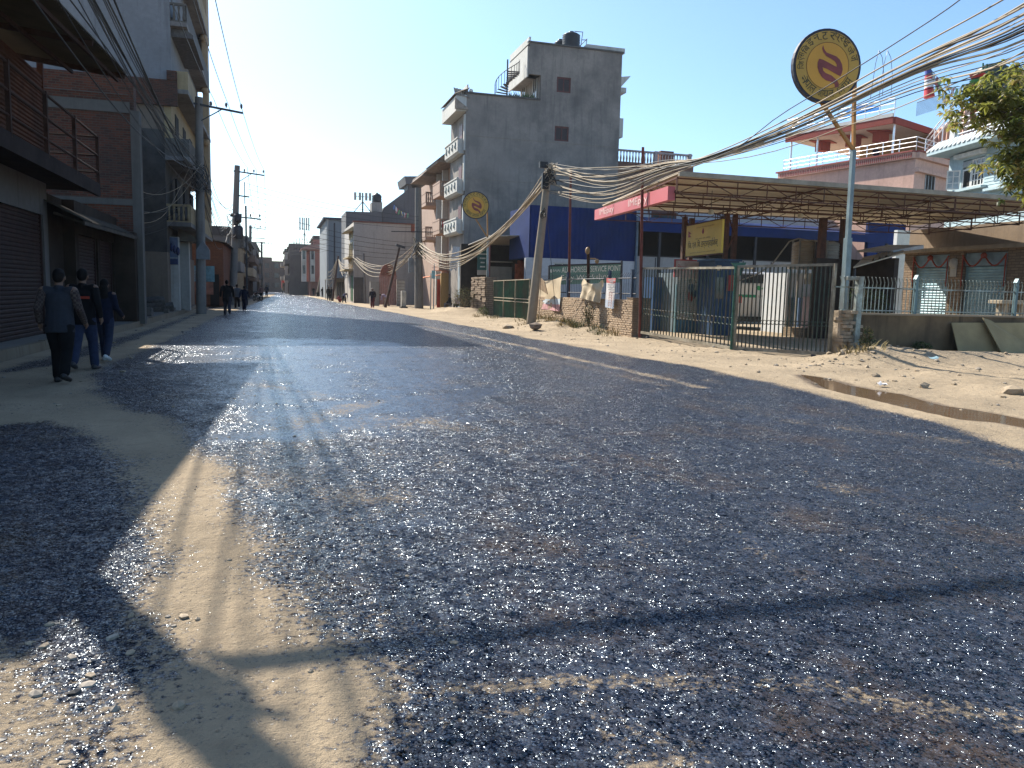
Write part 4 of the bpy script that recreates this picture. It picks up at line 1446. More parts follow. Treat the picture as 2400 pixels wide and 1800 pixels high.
m.box(q[0]-2, q[1]+.3, 65.6, 66.1, zt-.6, zt-.1); m.build('eave', plain('brown_tile', (.14, .08, .06), .8), hr)
m = MB(); z1_ = ay(1520, 360, 66).z
n = 26
for k in range(n):
    xx = q[0]-.5+(q[1]-q[0]+.4)*k/n
    m.lathe((xx, 65.8, zt-.1), [(.06, 0), (.1, (z1_-zt)*.4), (.05, (z1_-zt)*.8), (.07, z1_-zt+.1)], 6)
m.box(q[0]-1, q[1]+.2, 65.7, 65.95, z1_, z1_+.15)
for xx in (q[1]-.2, (q[0]+q[1])/2):
    m.box(xx, xx+.3, 65.65, 66, zt-.1, z1_+.2)
m.build('balustrade', plaster('bal_grey', (.33, .3, .3), (.2, .18, .17), .4), hr)
m = MB(); m.box(q[1]-2.3, q[1]-1.0, 67, 68, zt, z1_+.55); m.build('brick_stack', brick_or, hr)
hw = thing('white_house', 'white wall with dark barred window seen under the station roof', 'house', (28, 58, 0))
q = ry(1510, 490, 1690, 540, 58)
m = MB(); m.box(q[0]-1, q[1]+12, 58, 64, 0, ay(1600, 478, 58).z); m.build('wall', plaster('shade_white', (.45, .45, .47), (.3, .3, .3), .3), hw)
q = ry(1526, 497, 1584, 527, 58)
window(hw, (q[0], 57.97, q[2]), X_, (0, -1, 0), q[1]-q[0], q[3]-q[2], maroon_fr, glass_dk, 3, 1, -.02, .12)
# ================================================================== FILLING STATION YARD
red_steel = plain('redoxide_steel', (.15, .035, .025), .55, .3, .3, 7, (.07, .03, .02), .4)
truss_m = plain('rusty_truss', (.12, .05, .032), .7, .2, .35, 5, (.05, .03, .022), .4)
teal_steel = plain('teal_steel', (.30, .36, .34), .5, .3, .35, 9, (.10, .07, .045), .4)
gate_gr = plain('green_gate_paint', (.03, .052, .042), .5, .3, .4, 9, (.09, .07, .05), .5)
# --- boundary brick wall with end pillar
bw_m = brick('boundary_brick', (.68, .52, .36), (.56, .42, .29), (.40, .30, .21), .23, .085, .014, (.18, .13, .09), .35, .035, .05)
bwall = thing('brick_wall', 'rough tan brick boundary wall with posters hung on it', 'wall', (12.6, 27, 0))
WL = [(12.25, 38.4), (12.6, 26.85)]
wz = 1.40
m = MB()
d = Vector((WL[1][0]-WL[0][0], WL[1][1]-WL[0][1], 0)); dn = d.normalized(); nn = Vector((-dn.y, dn.x, 0))
if nn.x > 0: nn = -nn
rng = random.Random(3)
L_ = d.length
# coursed bricks standing a little proud, each with its own tilt
a = Vector((WL[0][0], WL[0][1], -.1))
m.prism([a, a+d, a+d-nn*.24, a-nn*.24], (0, 0, wz+.08))
row, z = 0, 0.0
while z < wz-.04:
    x = -(row % 2)*.12
    while x < L_-.02:
        w_ = min(.235, L_-x)
        x0 = max(0, x)
        pr = rng.uniform(.004, .028)
        c = a+dn*((x0+x+w_)/2)+Z_*(z+.1+.042)+nn*(pr/2)
        if rng.random() > .03:
            t_ = rng.uniform(-.03, .03)
            m.obox(c, (dn+Z_*t_)*((x+w_-x0)/2-.008), nn*(pr/2+.002), Z_*.034)
        x += .235
    z += .086
    row += 1
m.build('wall', bw_m, bwall)
m = MB()
e = Vector((WL[1][0], WL[1][1], 0))
m.box(e.x, e.x+.72, e.y, e.y+.5, -.1, wz+.02)
m.box(e.x-.02, e.x+.74, e.y-.02, e.y+.55, wz+.02, wz+.06)
m.build('end_pillar', brick('pillar_brick', (.36, .26, .17), (.29, .2, .13), (.2, .15, .1), .23, .085, .012, (.08, .06, .04), .4), bwall)
# iron railing on top of wall
fz = thing('wall_railing', 'dark iron spike railing on the brick boundary wall', 'railing', (12.5, 30, wz))
m = MB()
for zz in (wz+.2, wz+.78):
    m.tube([(WL[0][0]+.1, WL[0][1], zz), (WL[1][0]+.1, WL[1][1], zz)], .022, 5)
n = 62
for k in range(n):
    p = Vector((WL[0][0]+.1, WL[0][1], 0)).lerp(Vector((WL[1][0]+.1, WL[1][1], 0)), (k+.5)/n)
    m.tube([p+Z_*(wz), p+Z_*(wz+.85), p+Z_*(wz+1.0)+X_*.1], .008, 4)
m.build('bars', steel_dk, fz)
for k in (.42, .8, .97):
    m = MB(); p = Vector((WL[0][0]+.1, WL[0][1], 0)).lerp(Vector((WL[1][0]+.1, WL[1][1], 0)), k)
    m.box(p.x-.05, p.x+.05, p.y-.05, p.y+.05, wz, wz+1.1); m.build('post', plain('navy_post', (.03, .05, .09), .6), fz)
# --- banners and cloth hung on the wall
def hanging(name, label, corners, x, mats, rows, fold=.05, folds=4, bands=None, seed=1, cat='banner', sag=.12):
    """cloth sheet with folds; corners TL,TR,BR,BL in survey pixels on wall plane x"""
    P = [ax(u, v, x) for u, v in corners]
    n, r = 26, rows
    vs, fs, mi = [], [], []
    for j in range(r+1):
        for i in range(n+1):
            s, t = i/n, j/r
            p = P[0].lerp(P[1], s).lerp(P[3].lerp(P[2], s), t)
            off = fold*(.55+.45*math.sin(s*folds*6.28+seed+t*2.2))*(.35+t*.65)+fold*.5*math.sin((s-t)*9+seed)*(1-t)
            p = p+Vector((-.05-off, 0, -sag*math.sin(math.pi*s)*(1-t)))
            vs.append(p)
    m = MB()
    for j in range(r):
        if bands:
            m.m = bands((j+.5)/r)
        m.add([vs[j*(n+1)+i] for i in range(n+1)]+[vs[(j+1)*(n+1)+i] for i in range(n+1)], [(i, i+n+1, i+n+2, i+1) for i in range(n)], True)
    o = m.build(name, mats, None, P[3])
    return tag(o, label, cat)
xw = 12.43
cl_tan = plain('faded_cloth', (.50, .41, .28), .9, 0, .15, 2, (.36, .29, .20), .3)
hanging('banner', 'large faded cream banner with pink lower strip by the leaning pole', [(1262, 655), (1320, 648), (1315, 730), (1257, 722)], xw-.05,
        [cl_tan, plain('banner_blue', (.42, .48, .52), .9, 0, .2, 3), plain('banner_pink', (.50, .27, .27), .9, 0, .25, 6)], 30, .05, 2, lambda t: 0 if t < .62 else (1 if t < .79 else 2), 1)
hanging('cloth', 'plain wrinkled cream cloth hung over the brick wall', [(1369, 653), (1417, 655), (1411, 711), (1364, 698)], xw, [cl_tan], 22, .09, 3, None, 4, 'cloth', .2)
bn = hanging('banner', 'narrow white banner with red heading at right end of brick wall', [(1425, 651), (1446, 652), (1441, 724), (1421, 720)], xw,
        [plain('banner_red', (.45, .12, .11), .9), plain('banner_white', (.55, .53, .52), .9, 0, .15, 3), plain('banner_bluewhite', (.40, .45, .52), .9, 0, .15, 3)], 30, .012, 2, lambda t: 0 if t < .17 else (1 if t < .75 else 2), 2, 'banner', .02)
m = MB()
P = [ax(u, v, xw-.07) for u, v in ((1425, 651), (1446, 652), (1441, 724), (1421, 720))]
def bp(s, t): return P[0].lerp(P[1], s).lerp(P[3].lerp(P[2], s), t)+X_*-.03
for t0, t1, s0, s1 in ((.05, .09, .1, .9), (.11, .15, .3, .7), (.2, .26, .1, .9), (.29, .33, .1, .9), (.37, .41, .2, .8)):
    m.quad(bp(s0, t0), bp(s1, t0), bp(s1, t1), bp(s0, t1))
for k in range(6):
    t0 = .47+k*.085
    m.m = 1
    m.quad(bp(.3, t0), bp(.7, t0), bp(.7, t0+.012), bp(.3, t0+.012)); m.quad(bp(.3, t0), bp(.38, t0), bp(.38, t0+.06), bp(.3, t0+.06)); m.quad(bp(.6, t0+.02), bp(.68, t0+.02), bp(.68, t0+.065), bp(.6, t0+.065))
m.build('lettering', [plain('faded_grey', (.3, .3, .32), .9), plain('faded_brownred', (.33, .16, .13), .9)], bn)
tr = thing('torn_board', 'torn brown cardboard sheet caught on the leaning concrete pole', 'cardboard', ax(1262, 690, 12.2))
m = MB(); m.prism([ax(u, v, 11.9) for u, v in ((1250, 673), (1267, 651), (1276, 660), (1283, 690), (1262, 676))], (.03, 0, 0)); m.build('board', plain('cardboard', (.22, .15, .085), .9, 0, .3, 5), tr)

# --- red steel flag poles
for (u, vb, vt, y, lab, r) in ((1500, 790, 345, 26.55, 'tall thin red steel pole beside the gate pillar', .065), (1334, 700, 395, 36.5, 'tall thin red steel pole behind the brick wall and cream cloth', .075)):
    b = ay(u, vb, y); b.z = min(b.z, 0)
    t = ay(u+(7 if y < 30 else 4), vt, y)
    o = MB().tube([b, t], [r, r*.8], 8).build('flag_pole', red_steel, None, b)
    tag(o, lab, 'pole', 'red steel poles')
po = thing('rusty_post', 'short dark rusty post with small lamp bracket behind the wall', 'post', (xu(1379, 32), 32, 0))
m = MB(); bb, tt = ay(1380, 700, 32), ay(1379, 578, 32); bb.z = 0
m.tube([bb, tt], .07, 7); m.build('post', rustmet, po)
m = MB(); c = ay(1378, 588, 32); m.ball(c-X_*.05-Y_*.08, (.1, .16), 7); c2 = ay(1379, 606, 32); m.tube([c2, c2+X_*.35], .03, 5); m.ball(c2+X_*.4-Z_*.1, .1, 6)
m.build('lamp', plain('brass_lamp', (.3, .2, .1), .5), po)
# --- green workshop signboard
y_ = 40.5
q = ry(1287, 620, 1457, 656, y_)
sg = thing('signboard', 'long green signboard reading AUTHORISED SERVICE POINT behind brick wall', 'sign', (q[0], y_, q[2]))
TL, TR, BR, BL = ay(1287, 623, y_), ay(1457, 617, y_-1.2), ay(1457, 662, y_-1.2), ay(1287, 668, y_)
U_ = (TR-TL).normalized(); Nf = U_.cross(Z_).normalized()
if Nf.y > 0: Nf = -Nf
m = MB(); m.prism([TL, TR, BR, BL], -Nf*.06); m.build('board', plain('sign_green', (.13, .25, .19), .55, 0, .15, 1.2, (.18, .25, .2), .3), sg)
m = MB(); m.beam(TL, TR, .07, .08); m.beam(TL, BL, .07); m.beam(TR+Z_*.15, BR-Z_*1.5, .09); m.beam(TL+U_*.0, BL-Z_*1.5, .08); m.build('frame', steel_dk, sg)
ln = (TR-TL).length
m = MB()
base = TL+Nf*.02
letters(m, 'AUTHORISED SERVICE POINT', base+U_*ln*.175-Z_*.40, U_, Nf, .30, ln*.82)
letters(m, 'BAJAJ', base+U_*ln*.055-Z_*.36, U_, Nf, .16, ln*.10)
m.prism([base+U_*ln*(.03+.014*math.cos(a))-Z_*(.28+.1*math.sin(a))+Nf*.003 for a in [k*.628 for k in range(10)]], Nf*.004)
letters(m, 'Easy Workshop', base+U_*ln*.17-Z_*.90, U_, Nf, .38, ln*.68)
m.build('lettering', plain('sign_cream', (.85, .80, .66), .6), sg)

# --- sliding bar gate, two leaves
def gate_leaf(name, A, B, h, nbar, label, tilt):
    A, B = Vector(A), Vector(B)
    t = thing(name, label, 'gate', A, 'bar gate leaves')
    d = B-A
    m = MB()
    m.beam(A+Z_*(h), B+Z_*(h), .07, .07); m.beam(A+Z_*.1, B+Z_*.1, .06, .09)
    for p in (A, B):
        m.beam(p+Z_*.05, p+Z_*(h+.03), .08, .08, (1, 0, 0))
    m.build('frame', plain('gate_rail', (.30, .27, .21), .5, .3, .35, 6, (.12, .1, .07), .4), t)
    m = MB()
    for k in range(1, nbar):
        p = A+d*(k/nbar)
        m.tube([p+Z_*.12, p+Z_*(h-.02)], .021, 5)
    m.build('bars', gate_gr, t)
    m = MB()
    zc = h*.36
    for k in range(nbar):
        p = A+d*((k+.5)/nbar)+Z_*zc
        r = d.length/nbar*.42
        m.tube([p+d.normalized()*(r*math.cos(a))+Z_*(r*1.15*math.sin(a)) for a in [i*math.pi/5 for i in range(11)]], .011, 4, False)
    m.build('rings', gate_gr, t)
    m = MB()
    for k in (.12, .85):
        p = A+d*k; m.lathe((p.x, p.y, .0), [(.06, 0), (.07, .04), (.06, .08)], 8)
    m.build('wheel', steel_dk, t)
    return t
def gpd(u, v, depth): return EYE + ray(u, v)*depth
g0, g1, g2 = gpd(1497, 784, 29.2), gpd(1715, 824, 23.0), gpd(1942, 838, 21.0)
gl = gate_leaf('bar_gate', g0, g1, 2.42, 29, 'rusty green bar gate leaf next to the brick pillar, ring band across', 0)
gr2 = gate_leaf('bar_gate', g1+(g2-g1)*.02, g2, 2.45, 23, 'rusty green bar gate leaf next to the rubble stone pier', 0)
m = MB()
for k in range(3):
    p = g1+Vector((-.06+k*.06, -.03, 0)); m.tube([p+Z_*.05, p+Z_*2.5], .03, 5)
m.prism([g1+Vector((-.2, -.06, 2.55)), g1+Vector((.28, -.06, 2.58)), g1+Vector((.12, -.06, 2.2))], (0, .05, 0))
m.build('meeting_stile', plain('stile_green', (.05, .14, .10), .5, .2, .4, 8), gl)
# stone pier at right gate end
pr_ = thing('stone_pier', 'short rubble stone pier at the right end of the bar gate', 'pier', (g2.x+.35, g2.y, 0))
m = MB()
rng = random.Random(9)
bx, by = g2.x+.12, 17.55
for k in range(14):
    for j in range(3):
        w_ = rng.uniform(.12, .24)
        m.obox((bx+.12+j*.17+rng.uniform(-.04, .04), by-.05+rng.uniform(-.06, .1), .05+k*.092), Vector((w_*.5, rng.uniform(-.02, .02), 0)), Vector((0, .18, 0)), Vector((rng.uniform(-.01, .01), 0, .04)))
m.box(bx+.0, bx+.5, by-.08, by+.3, 0, 1.28)
m.build('stone', plain('rubble_stone', (.40, .32, .23), .9, 0, .35, 7, (.22, .16, .1), .4, .03), pr_)
# --- retaining wall with fence on the right
rw = thing('rendered_wall', 'low stained brown rendered wall carrying a green spike fence', 'wall', (14.6, 17.5, 0))
m = MB(); wz2 = 1.18
m.box(bx+.45, 24, 17.5, 17.75, -.2, wz2)
m.build('wall', plaster('brown_stained_wall', (.24, .165, .09), (.055, .042, .03), .75), rw)
m = MB(); m.box(bx+.1, 24, 17.46, 17.8, wz2, wz2+.05); m.build('coping', plaster('coping_tan', (.33, .27, .19), (.2, .15, .1), .4), rw)
fn = thing('spike_fence', 'pale green spike fence with bent tips on the rendered wall', 'fence', (15, 17.62, wz2))
m = MB()
m.beam((bx+.1, 17.62, wz2+.12), (24, 17.62, wz2+.12), .03, .03); m.beam((bx-.1, 17.62, wz2+.72), (24, 17.62, wz2+.72), .035, .035)
m.build('rail', teal_steel, fn)
m = MB(); k = 0
xx = bx+.05
while xx < 23:
    m.tube([(xx, 17.62, wz2+.05), (xx, 17.62, wz2+.72), (xx, 17.6, wz2+.86), (xx-.09, 17.56, wz2+1.0)], .014, 4)
    xx += .125
m.build('bars', teal_steel, fn)
for u in (2145, 2380):
    x = xu(u, 17.6, 700); m = MB(); m.box(x-.04, x+.04, 17.56, 17.66, wz2+.05, wz2+.98); m.prism([(x-.06, 17.55, wz2+.98), (x+.06, 17.55, wz2+.98), (x, 17.55, wz2+1.1)], (0, .12, 0)); m.build('post', plain('fence_post_blue', (.10, .17, .19), .5, .2, .3), fn)
gpz = thing('gate_post', 'square pale green steel post with short top arm before the rendered wall', 'post', (xu(2011, 17.3), 17.3, 0))
x = xu(2012, 17.3, 740)
m = MB(); m.box(x-.075, x+.075, 17.28, 17.43, .0, ay(2012, 648, 17.3).z); zt = ay(2012, 648, 17.3).z
m.box(xu(1987, 17.3, 650), x-.076, 17.29, 17.42, zt-.1, zt-.005); m.build('post', teal_steel, gpz, bevel=.006)
# plywood sheets
ply = plain('plywood', (.38, .29, .14), .8, 0, .2, 1.5, (.17, .12, .06), .35)
for i, (pts, lab) in enumerate(((((2229, 757), (2320, 757), (2345, 838), (2245, 838)), 'tan plywood sheet leaning upright on the rendered wall'),
                                (((2302, 745), (2322, 752), (2440, 835), (2348, 838)), 'tan plywood sheet leaning askew against another sheet'),
                                (((2318, 757), (2420, 757), (2440, 832), (2345, 800)), 'tan plywood sheet standing farthest along the rendered wall'))):
    yb = 17.0-.08*(i == 1)*2
    P = []
    for j, (u, v) in enumerate(pts):
        P.append(ay(u, v, 17.42-.05*i if j < 2 else yb-.12*(i == 1)))
    for p in P[2:]: p.z = hz1(p.x, p.y)-.01
    nrm = (P[1]-P[0]).cross(P[3]-P[0]).normalized()
    if nrm.y > 0: nrm = -nrm
    o = MB().prism(P, nrm*.02).build('plywood_sheet', ply, None, P[3]); tag(o, lab, 'plywood', 'plywood sheets leaning on the wall')

# --- station canopy with steel trusses
SCN = .8
def cs(p): return Vector((p[0]*SCN, p[1]*SCN, CAMH+(p[2]-CAMH)*SCN))
A, B, Cc, D = cs((15.85, 30, 6.5)), cs((37.5, 30, 6.5)), cs((37.6, 39.2, 6.35)), cs((17.4, 41.6, 6.4))
st_ = thing('station_canopy', 'wide rusty steel filling station canopy with pale sheet roof and trusses', 'canopy', (A.x, A.y, 0))
m = MB()
corrugated(m, A, B-A, D-A, (0, 0, 1), .006, .25)
m.prism([A+Z_*.05, B+Z_*.05, Cc+Z_*.05, D+Z_*.05], (0, 0, .03))
m.build('roof_sheet', plain('cream_sheet', (.62, .55, .43), .7, 0, .12, .8, (.42, .35, .25), .3), st_)
m = MB(); m.beam(A-Z_*.02+Vector((0, -.06, .06)), B-Z_*.02+Vector((0, -.06, .06)), .1, .16); m.build('gutter', plain('gutter_grey', (.30, .26, .2), .6, .3, .3, 2), st_)
def truss(mb, P, Q, h, n, w=.06):
    P, Q = Vector(P), Vector(Q)
    mb.beam(P-Z_*.08, Q-Z_*.08, w*1.2, w); mb.beam(P-Z_*h, Q-Z_*h, w*1.2, w)
    for k in range(n+1):
        p = P.lerp(Q, k/n); mb.beam(p-Z_*.08, p-Z_*h, w*.6)
        if k < n:
            q = P.lerp(Q, (k+1)/n)
            a, b_ = (p-Z_*.08, q-Z_*h) if k % 2 else (p-Z_*h, q-Z_*.08)
            mb.beam(a, b_, w*.55)
for k in (0.01, .33, .66, .99):
    m = MB(); truss(m, A.lerp(D, k), B.lerp(Cc, k), .58, 15, .045); m.build('truss', truss_m, st_)
for k in (0, .33, .66, 1):
    m = MB(); truss(m, A.lerp(B, k), D.lerp(Cc, k), .52, 6, .045); m.build('truss', truss_m, st_)
m = MB()
for k in (.16, .5, .83):
    m.beam(A.lerp(D, k)-Z_*.06, B.lerp(Cc, k)-Z_*.06, .04, .06)
m.build('purlins', truss_m, st_)
COLS = []
for u, y in ((1702, 29.5), (1722, 29.9), (1604, 31.6), (1620, 32.0)):
    x = xu(u, y, 540)
    m = MB(); m.box(x-.09, x+.09, y-.09, y+.09, 0, A.z-.5); m.build('column', truss_m, st_); COLS.append((x, y))
m = MB()
for i in (0, 2):
    a, b_ = COLS[i], COLS[i+1]
    for k in range(5):
        z0 = .6+k*.9
        p, q = (a, b_) if k % 2 else (b_, a)
        m.beam((p[0], p[1], z0), (q[0], q[1], z0+.9), .05)
m.build('lacing', truss_m, st_)
for u, y in ((1928, 29), (1978, 29)):
    x = xu(u, y, 540)
    m = MB(); m.box(x-.13, x+.13, y-.12, y+.12, 0, A.z-.5); m.build('column', truss_m, st_)
# fascia board
F0, F1 = cs((17.4, 42.3, 6.0)), cs((16.0, 30.3, 6.0))
F0b, F1b = ay(1394, 492, F0.y), ay(1566, 436, F1.y)
h0, h1 = F0b.z-ay(1394, 516, F0.y).z, F1b.z-ay(1566, 469, F1.y).z
F0, F1 = F0b, F1b
fa = thing('fascia_sign', 'long pink-red fascia board with white IMEpay lettering on the canopy edge', 'sign', (F1.x, F1.y, F1.z-h1))
Uf = (F1-F0).normalized(); Nf = Vector((-1, 0, 0)); Nf = (Nf-Uf*Nf.dot(Uf)).normalized()
m = MB(); m.prism([F0, F1, F1-Z_*h1, F0-Z_*h0], -Nf*.25); m.build('board', plain('fascia_red', (.46, .10, .12), .55, 0, .12, .7, (.45, .2, .2), .25), fa)
lf = (F1-F0).length
m = MB()
for k in (0.0, .45):
    letters(m, 'IMEpay', F0+Uf*lf*(.09+k)-Z_*(h0*.86)+Nf*.01, Uf, Nf, h0*.74, lf*.24, upv=(0, 0, 1))
m.m = 1
for k in (.32, .80):
    m.prism([F0+Uf*lf*(k)-Z_*h0*.02+Nf*.006, F0+Uf*(lf*k+.05)-Z_*h0*.02+Nf*.006, F0+Uf*(lf*k+.05)-Z_*(h0*.98)+Nf*.006, F0+Uf*lf*k-Z_*(h0*.98)+Nf*.006], Nf*.004)
m.build('lettering', [plain('faded_white', (.70, .52, .50), .7, 0, .3, 4), plain('fascia_seam', (.3, .05, .06), .6)], fa)
m = MB()
for i, (u, v) in enumerate(((1666, 492), (1877, 496), (1668, 470))):
    pass
for i, (u, v) in enumerate(((1667, 492), (1876, 500), (1679, 464))):
    p = ay(u, v, 26.5+i)
    t = thing('hanging_lamp', ['cream lamp hanging from the truss above the yellow board', 'cream lamp hanging from the canopy near the water tanks', 'pale camera-like lamp fixed high under the canopy roof'][i], 'lamp', p, 'lamps under the canopy')
    b_ = MB(); b_.tube([p+Z_*.7, p], .012, 4); b_.build('wire', steel_dk, t)
    b_ = MB(); b_.lathe((p.x, p.y, p.z-.16), [(.1, 0), (.11, .1), (.05, .18)], 10); b_.build('lamp_shade', plain('lamp_cream', (.55, .5, .38), .5), t)
# --- yellow name board
YB = [gpd(u, v, dpt) for (u, v), dpt in zip(((1609.7, 529.4), (1693.5, 515), (1688.6, 593.3), (1606, 600)), (31.4, 28.1, 28.1, 31.4))]
yb = thing('name_board', 'yellow name board with black Devanagari lettering under the station canopy', 'sign', YB[3])
Uy = (YB[1]-YB[0]); Uy.z = 0; ly = Uy.length; Uy.normalize(); Ny = Vector((Uy.y, -Uy.x, 0)); Ny = Ny if Ny.x < 0 else -Ny
zt, zb = (YB[0].z+YB[1].z)/2, (YB[2].z+YB[3].z)/2
c0 = Vector((YB[0].x, YB[0].y, 0))
hb = zt-zb
m = MB(); m.obox(c0+Uy*ly/2+Z_*(zt+zb)/2-Ny*.04, Uy*ly/2, Ny*.04, Z_*hb/2); m.build('board', plain('board_yellow', (.60, .41, .05), .5, 0, .1, .8), yb)
m = MB(); e_ = .04
m.obox(c0+Uy*ly/2+Z_*(zt+e_/2)-Ny*.03, Uy*(ly/2+e_), Ny*.05, Z_*e_/2); m.obox(c0+Uy*ly/2+Z_*(zb-e_/2)-Ny*.03, Uy*(ly/2+e_), Ny*.05, Z_*e_/2)
m.build('frame', truss_m, yb)
m = MB()
O = c0+Z_*zb+Ny*.004
letters(m, 'िज. एल. िब. इन्टरप्राईजेज्', O+Uy*ly*.08+Z_*hb*.19, Uy, Ny, hb*.30, ly*.84)
m.m = 1
letters(m, 'नेपाल आयल निगम लिमिटेड', O+Uy*ly*.5+Z_*hb*.50, Uy, Ny, hb*.06, ly*.42, 'CENTER')
letters(m, 'प्रधान कार्यालय काठमाडौं', O+Uy*ly*.5+Z_*hb*.06, Uy, Ny, hb*.06, ly*.72, 'CENTER')
letters(m, 'जि एल बि इन्टरप्राइजेज', O+Uy*ly*.55+Z_*hb*.85, Uy, Ny, hb*.06, ly*.5, 'CENTER')
m.m = 2
q = O+Uy*ly*.07+Z_*hb*.62
m.prism([q+Uy*a*ly*.1+Z_*b_*hb*.2+Ny*.004 for a, b_ in ((0, 0), (.9, 0), (.25, .45), (.9, .5), (.1, 1), (0, 1))], Ny*.004)
q = O+Uy*ly*.5+Z_*hb*.70
m.prism([q+Uy*a*ly*.05+Z_*b_*hb*.16+Ny*.004 for a, b_ in ((-.6, .1), (0, -.3), (.6, .1), (.4, .5), (0, 1), (-.4, .5))], Ny*.004)
m.build('lettering', [plain('ink_black', (.012, .012, .012), .6), plain('ink_brown', (.2, .12, .03), .6), plain('ink_maroon', (.25, .03, .05), .6)], yb)
# --- kiosk with painted shutter and small red lettered sign
kz = thing('painted_kiosk', 'small corrugated kiosk with painted shutter front under the red lettered sign', 'kiosk', (17.5, 31, 0))
yk = 30.6
q = ry(1587, 640, 1668, 768, yk)
m = MB()
nrow = 24
for j in range(nrow):
    z0 = .55+(q[3]-.55)*j/nrow; z1_ = .55+(q[3]-.55)*(j+1)/nrow
    m.prism([(q[0], yk, z0), (q[0], yk-.03, z0+(z1_-z0)*.35), (q[0], yk-.03, z0+(z1_-z0)*.8), (q[0], yk, z1_)], (q[1]-q[0], 0, 0))
m.build('shutter', plain('kiosk_white', (.42, .43, .40), .6, .1, .15, 2, (.28, .28, .27), .3), kz)
m = MB(); m.box(q[0], q[1], yk-.04, yk, .02, .54); m.build('blue_base', plain('kiosk_blue', (.06, .16, .24), .6, 0, .3), kz)
m = MB(); m.box(q[0], q[1], yk+.005, yk+1.8, 0, q[3]); m.build('wall', plain('kiosk_side', (.12, .16, .18), .7), kz)
m = MB(); rng = random.Random(5)
for k in range(9):
    m.m = k % 3
    cx_, cz_ = q[0]+(q[1]-q[0])*rng.uniform(.3, .9), .55+(q[3]-.55)*rng.uniform(.3, .85); r = rng.uniform(.08, .2)
    m.prism([(cx_+r*math.cos(a)*rng.uniform(.6, 1.1), yk-.035, cz_+r*1.2*math.sin(a)*rng.uniform(.6, 1.1)) for a in [i*.785 for i in range(8)]], (0, -.006, 0))
m.build('painting', [plain('paint_green', (.05, .10, .09), .7), plain('paint_red', (.22, .05, .05), .7), plain('paint_blue', (.08, .14, .2), .7)], kz)
m = MB(); m.tube([(q[0]-.1, yk-.1, 0), (q[0]-.1, yk-.1, q[3]*.8)], .05, 8); m.build('pipe', plain('pale_teal', (.22, .38, .40), .5), kz)
rs = thing('lettered_sign', 'white sign with red Devanagari lettering in a red frame above the kiosk', 'sign', (q[0], yk-.3, q[3]))
q2 = ry(1583, 612, 1671, 640, yk-.2)
m = MB(); m.box(q2[0], q2[1], yk-.2, yk-.15, q2[2]-.2, q2[3]); m.build('board', plain('sign_whitepaint', (.42, .36, .34), .6), rs)
m = MB()
m.box(q2[0]-.05, q2[1]+.05, yk-.23, yk-.15, q2[3]+.003, q2[3]+.05); m.box(q2[0]-.05, q2[0]-.002, yk-.23, yk-.15, q2[2]-.2, q2[3]); m.box(q2[1]+.002, q2[1]+.05, yk-.23, yk-.15, q2[2]-.2, q2[3])
letters(m, 'िनमार्ण इन्टरप्राइजेज', (q2[0]+.1, yk-.2, q2[2]-.02), X_, (0, -1, 0), .36, q2[1]-q2[0]-.2)
m.build('lettering', plain('sign_red', (.30, .03, .03), .6), rs)
bc = thing('guard_booth', 'dark blue guard booth with red fire box beside the painted kiosk', 'booth', (18.6, 29, 0))
yb_ = 28.6
q = ry(1672, 612, 1728, 790, yb_)
m = MB(); m.box(q[0], q[1], yb_, yb_+1.3, 0, q[3]); m.build('body', plain('booth_blue', (.015, .045, .10), .5, 0, .3, 2), bc)
m = MB(); m.box(q[0]-.06, q[1]+.08, yb_-.08, yb_+1.35, q[3], q[3]+.08); m.build('roof', plain('booth_roof', (.02, .06, .14), .5), bc)
m = MB(); q3 = ry(1703, 645, 1717, 682, yb_); m.box(q3[0], q3[1], yb_-.12, yb_-.002, q3[2], q3[3]); m.build('fire_box', plain('fire_red', (.30, .03, .02), .5), bc)
m = MB(); q3 = ry(1676, 650, 1697, 700, yb_); m.box(q3[0], q3[1], yb_-.02, yb_-.002, q3[2], q3[3]); m.build('pane', glass_dk, bc)
m = MB(); q3 = ry(1680, 622, 1690, 634, yb_); m.box(q3[0], q3[1], yb_-.03, yb_-.002, q3[2], q3[3]); m.build('notice', cl_tan, bc)
cab_ = thing('storage_cabinet', 'tall blue storage cabinet behind the left bars of the gate', 'cabinet', (15.5, 31, 0))
q = ry(1532, 650, 1575, 760, 32); m = MB(); m.box(q[0], q[1], 32, 33, 0, q[3]); m.build('body', plain('cabinet_blue', (.02, .06, .14), .5, 0, .3, 2), cab_)
m = MB(); m.box((q[0]+q[1])/2-.01, (q[0]+q[1])/2+.01, 31.98, 31.998, .1, q[3]-.05); m.build('door_gap', dark_in, cab_)
# --- white vehicle seen from the rear
yv = 34.0
q = ry(1730, 640, 1831, 748, yv)
vw = q[1]-q[0]
van = thing('white_van', 'white van with green stripe and leaf emblem parked under the canopy', 'van', ((q[0]+q[1])/2, yv+2, 0))
m = MB()
zb1, zb2, zb3 = .55, ay(1780, 667, yv).z, ay(1780, 640, yv).z
prof = [(yv, zb1), (yv, zb2), (yv+.25, zb3), (yv+.6, zb3+.06), (yv+4.0, zb3+.06), (yv+4.6, zb2), (yv+5, zb2-.2), (yv+5, zb1)]
m.prism([(q[0], y, z) for y, z in prof], (vw, 0, 0))
m.build('body', plain('van_white', (.50, .49, .47), .35, 0, .06, 2), van, bevel=.05)
m = MB(); m.prism([(q[0]+.12, yv-.012, zb2+.06), (q[1]-.12, yv-.012, zb2+.06), (q[1]-.2, yv+.2, zb3-.08), (q[0]+.2, yv+.2, zb3-.08)], (0, -.02, .003)); m.build('rear_window', glass_dk, van)
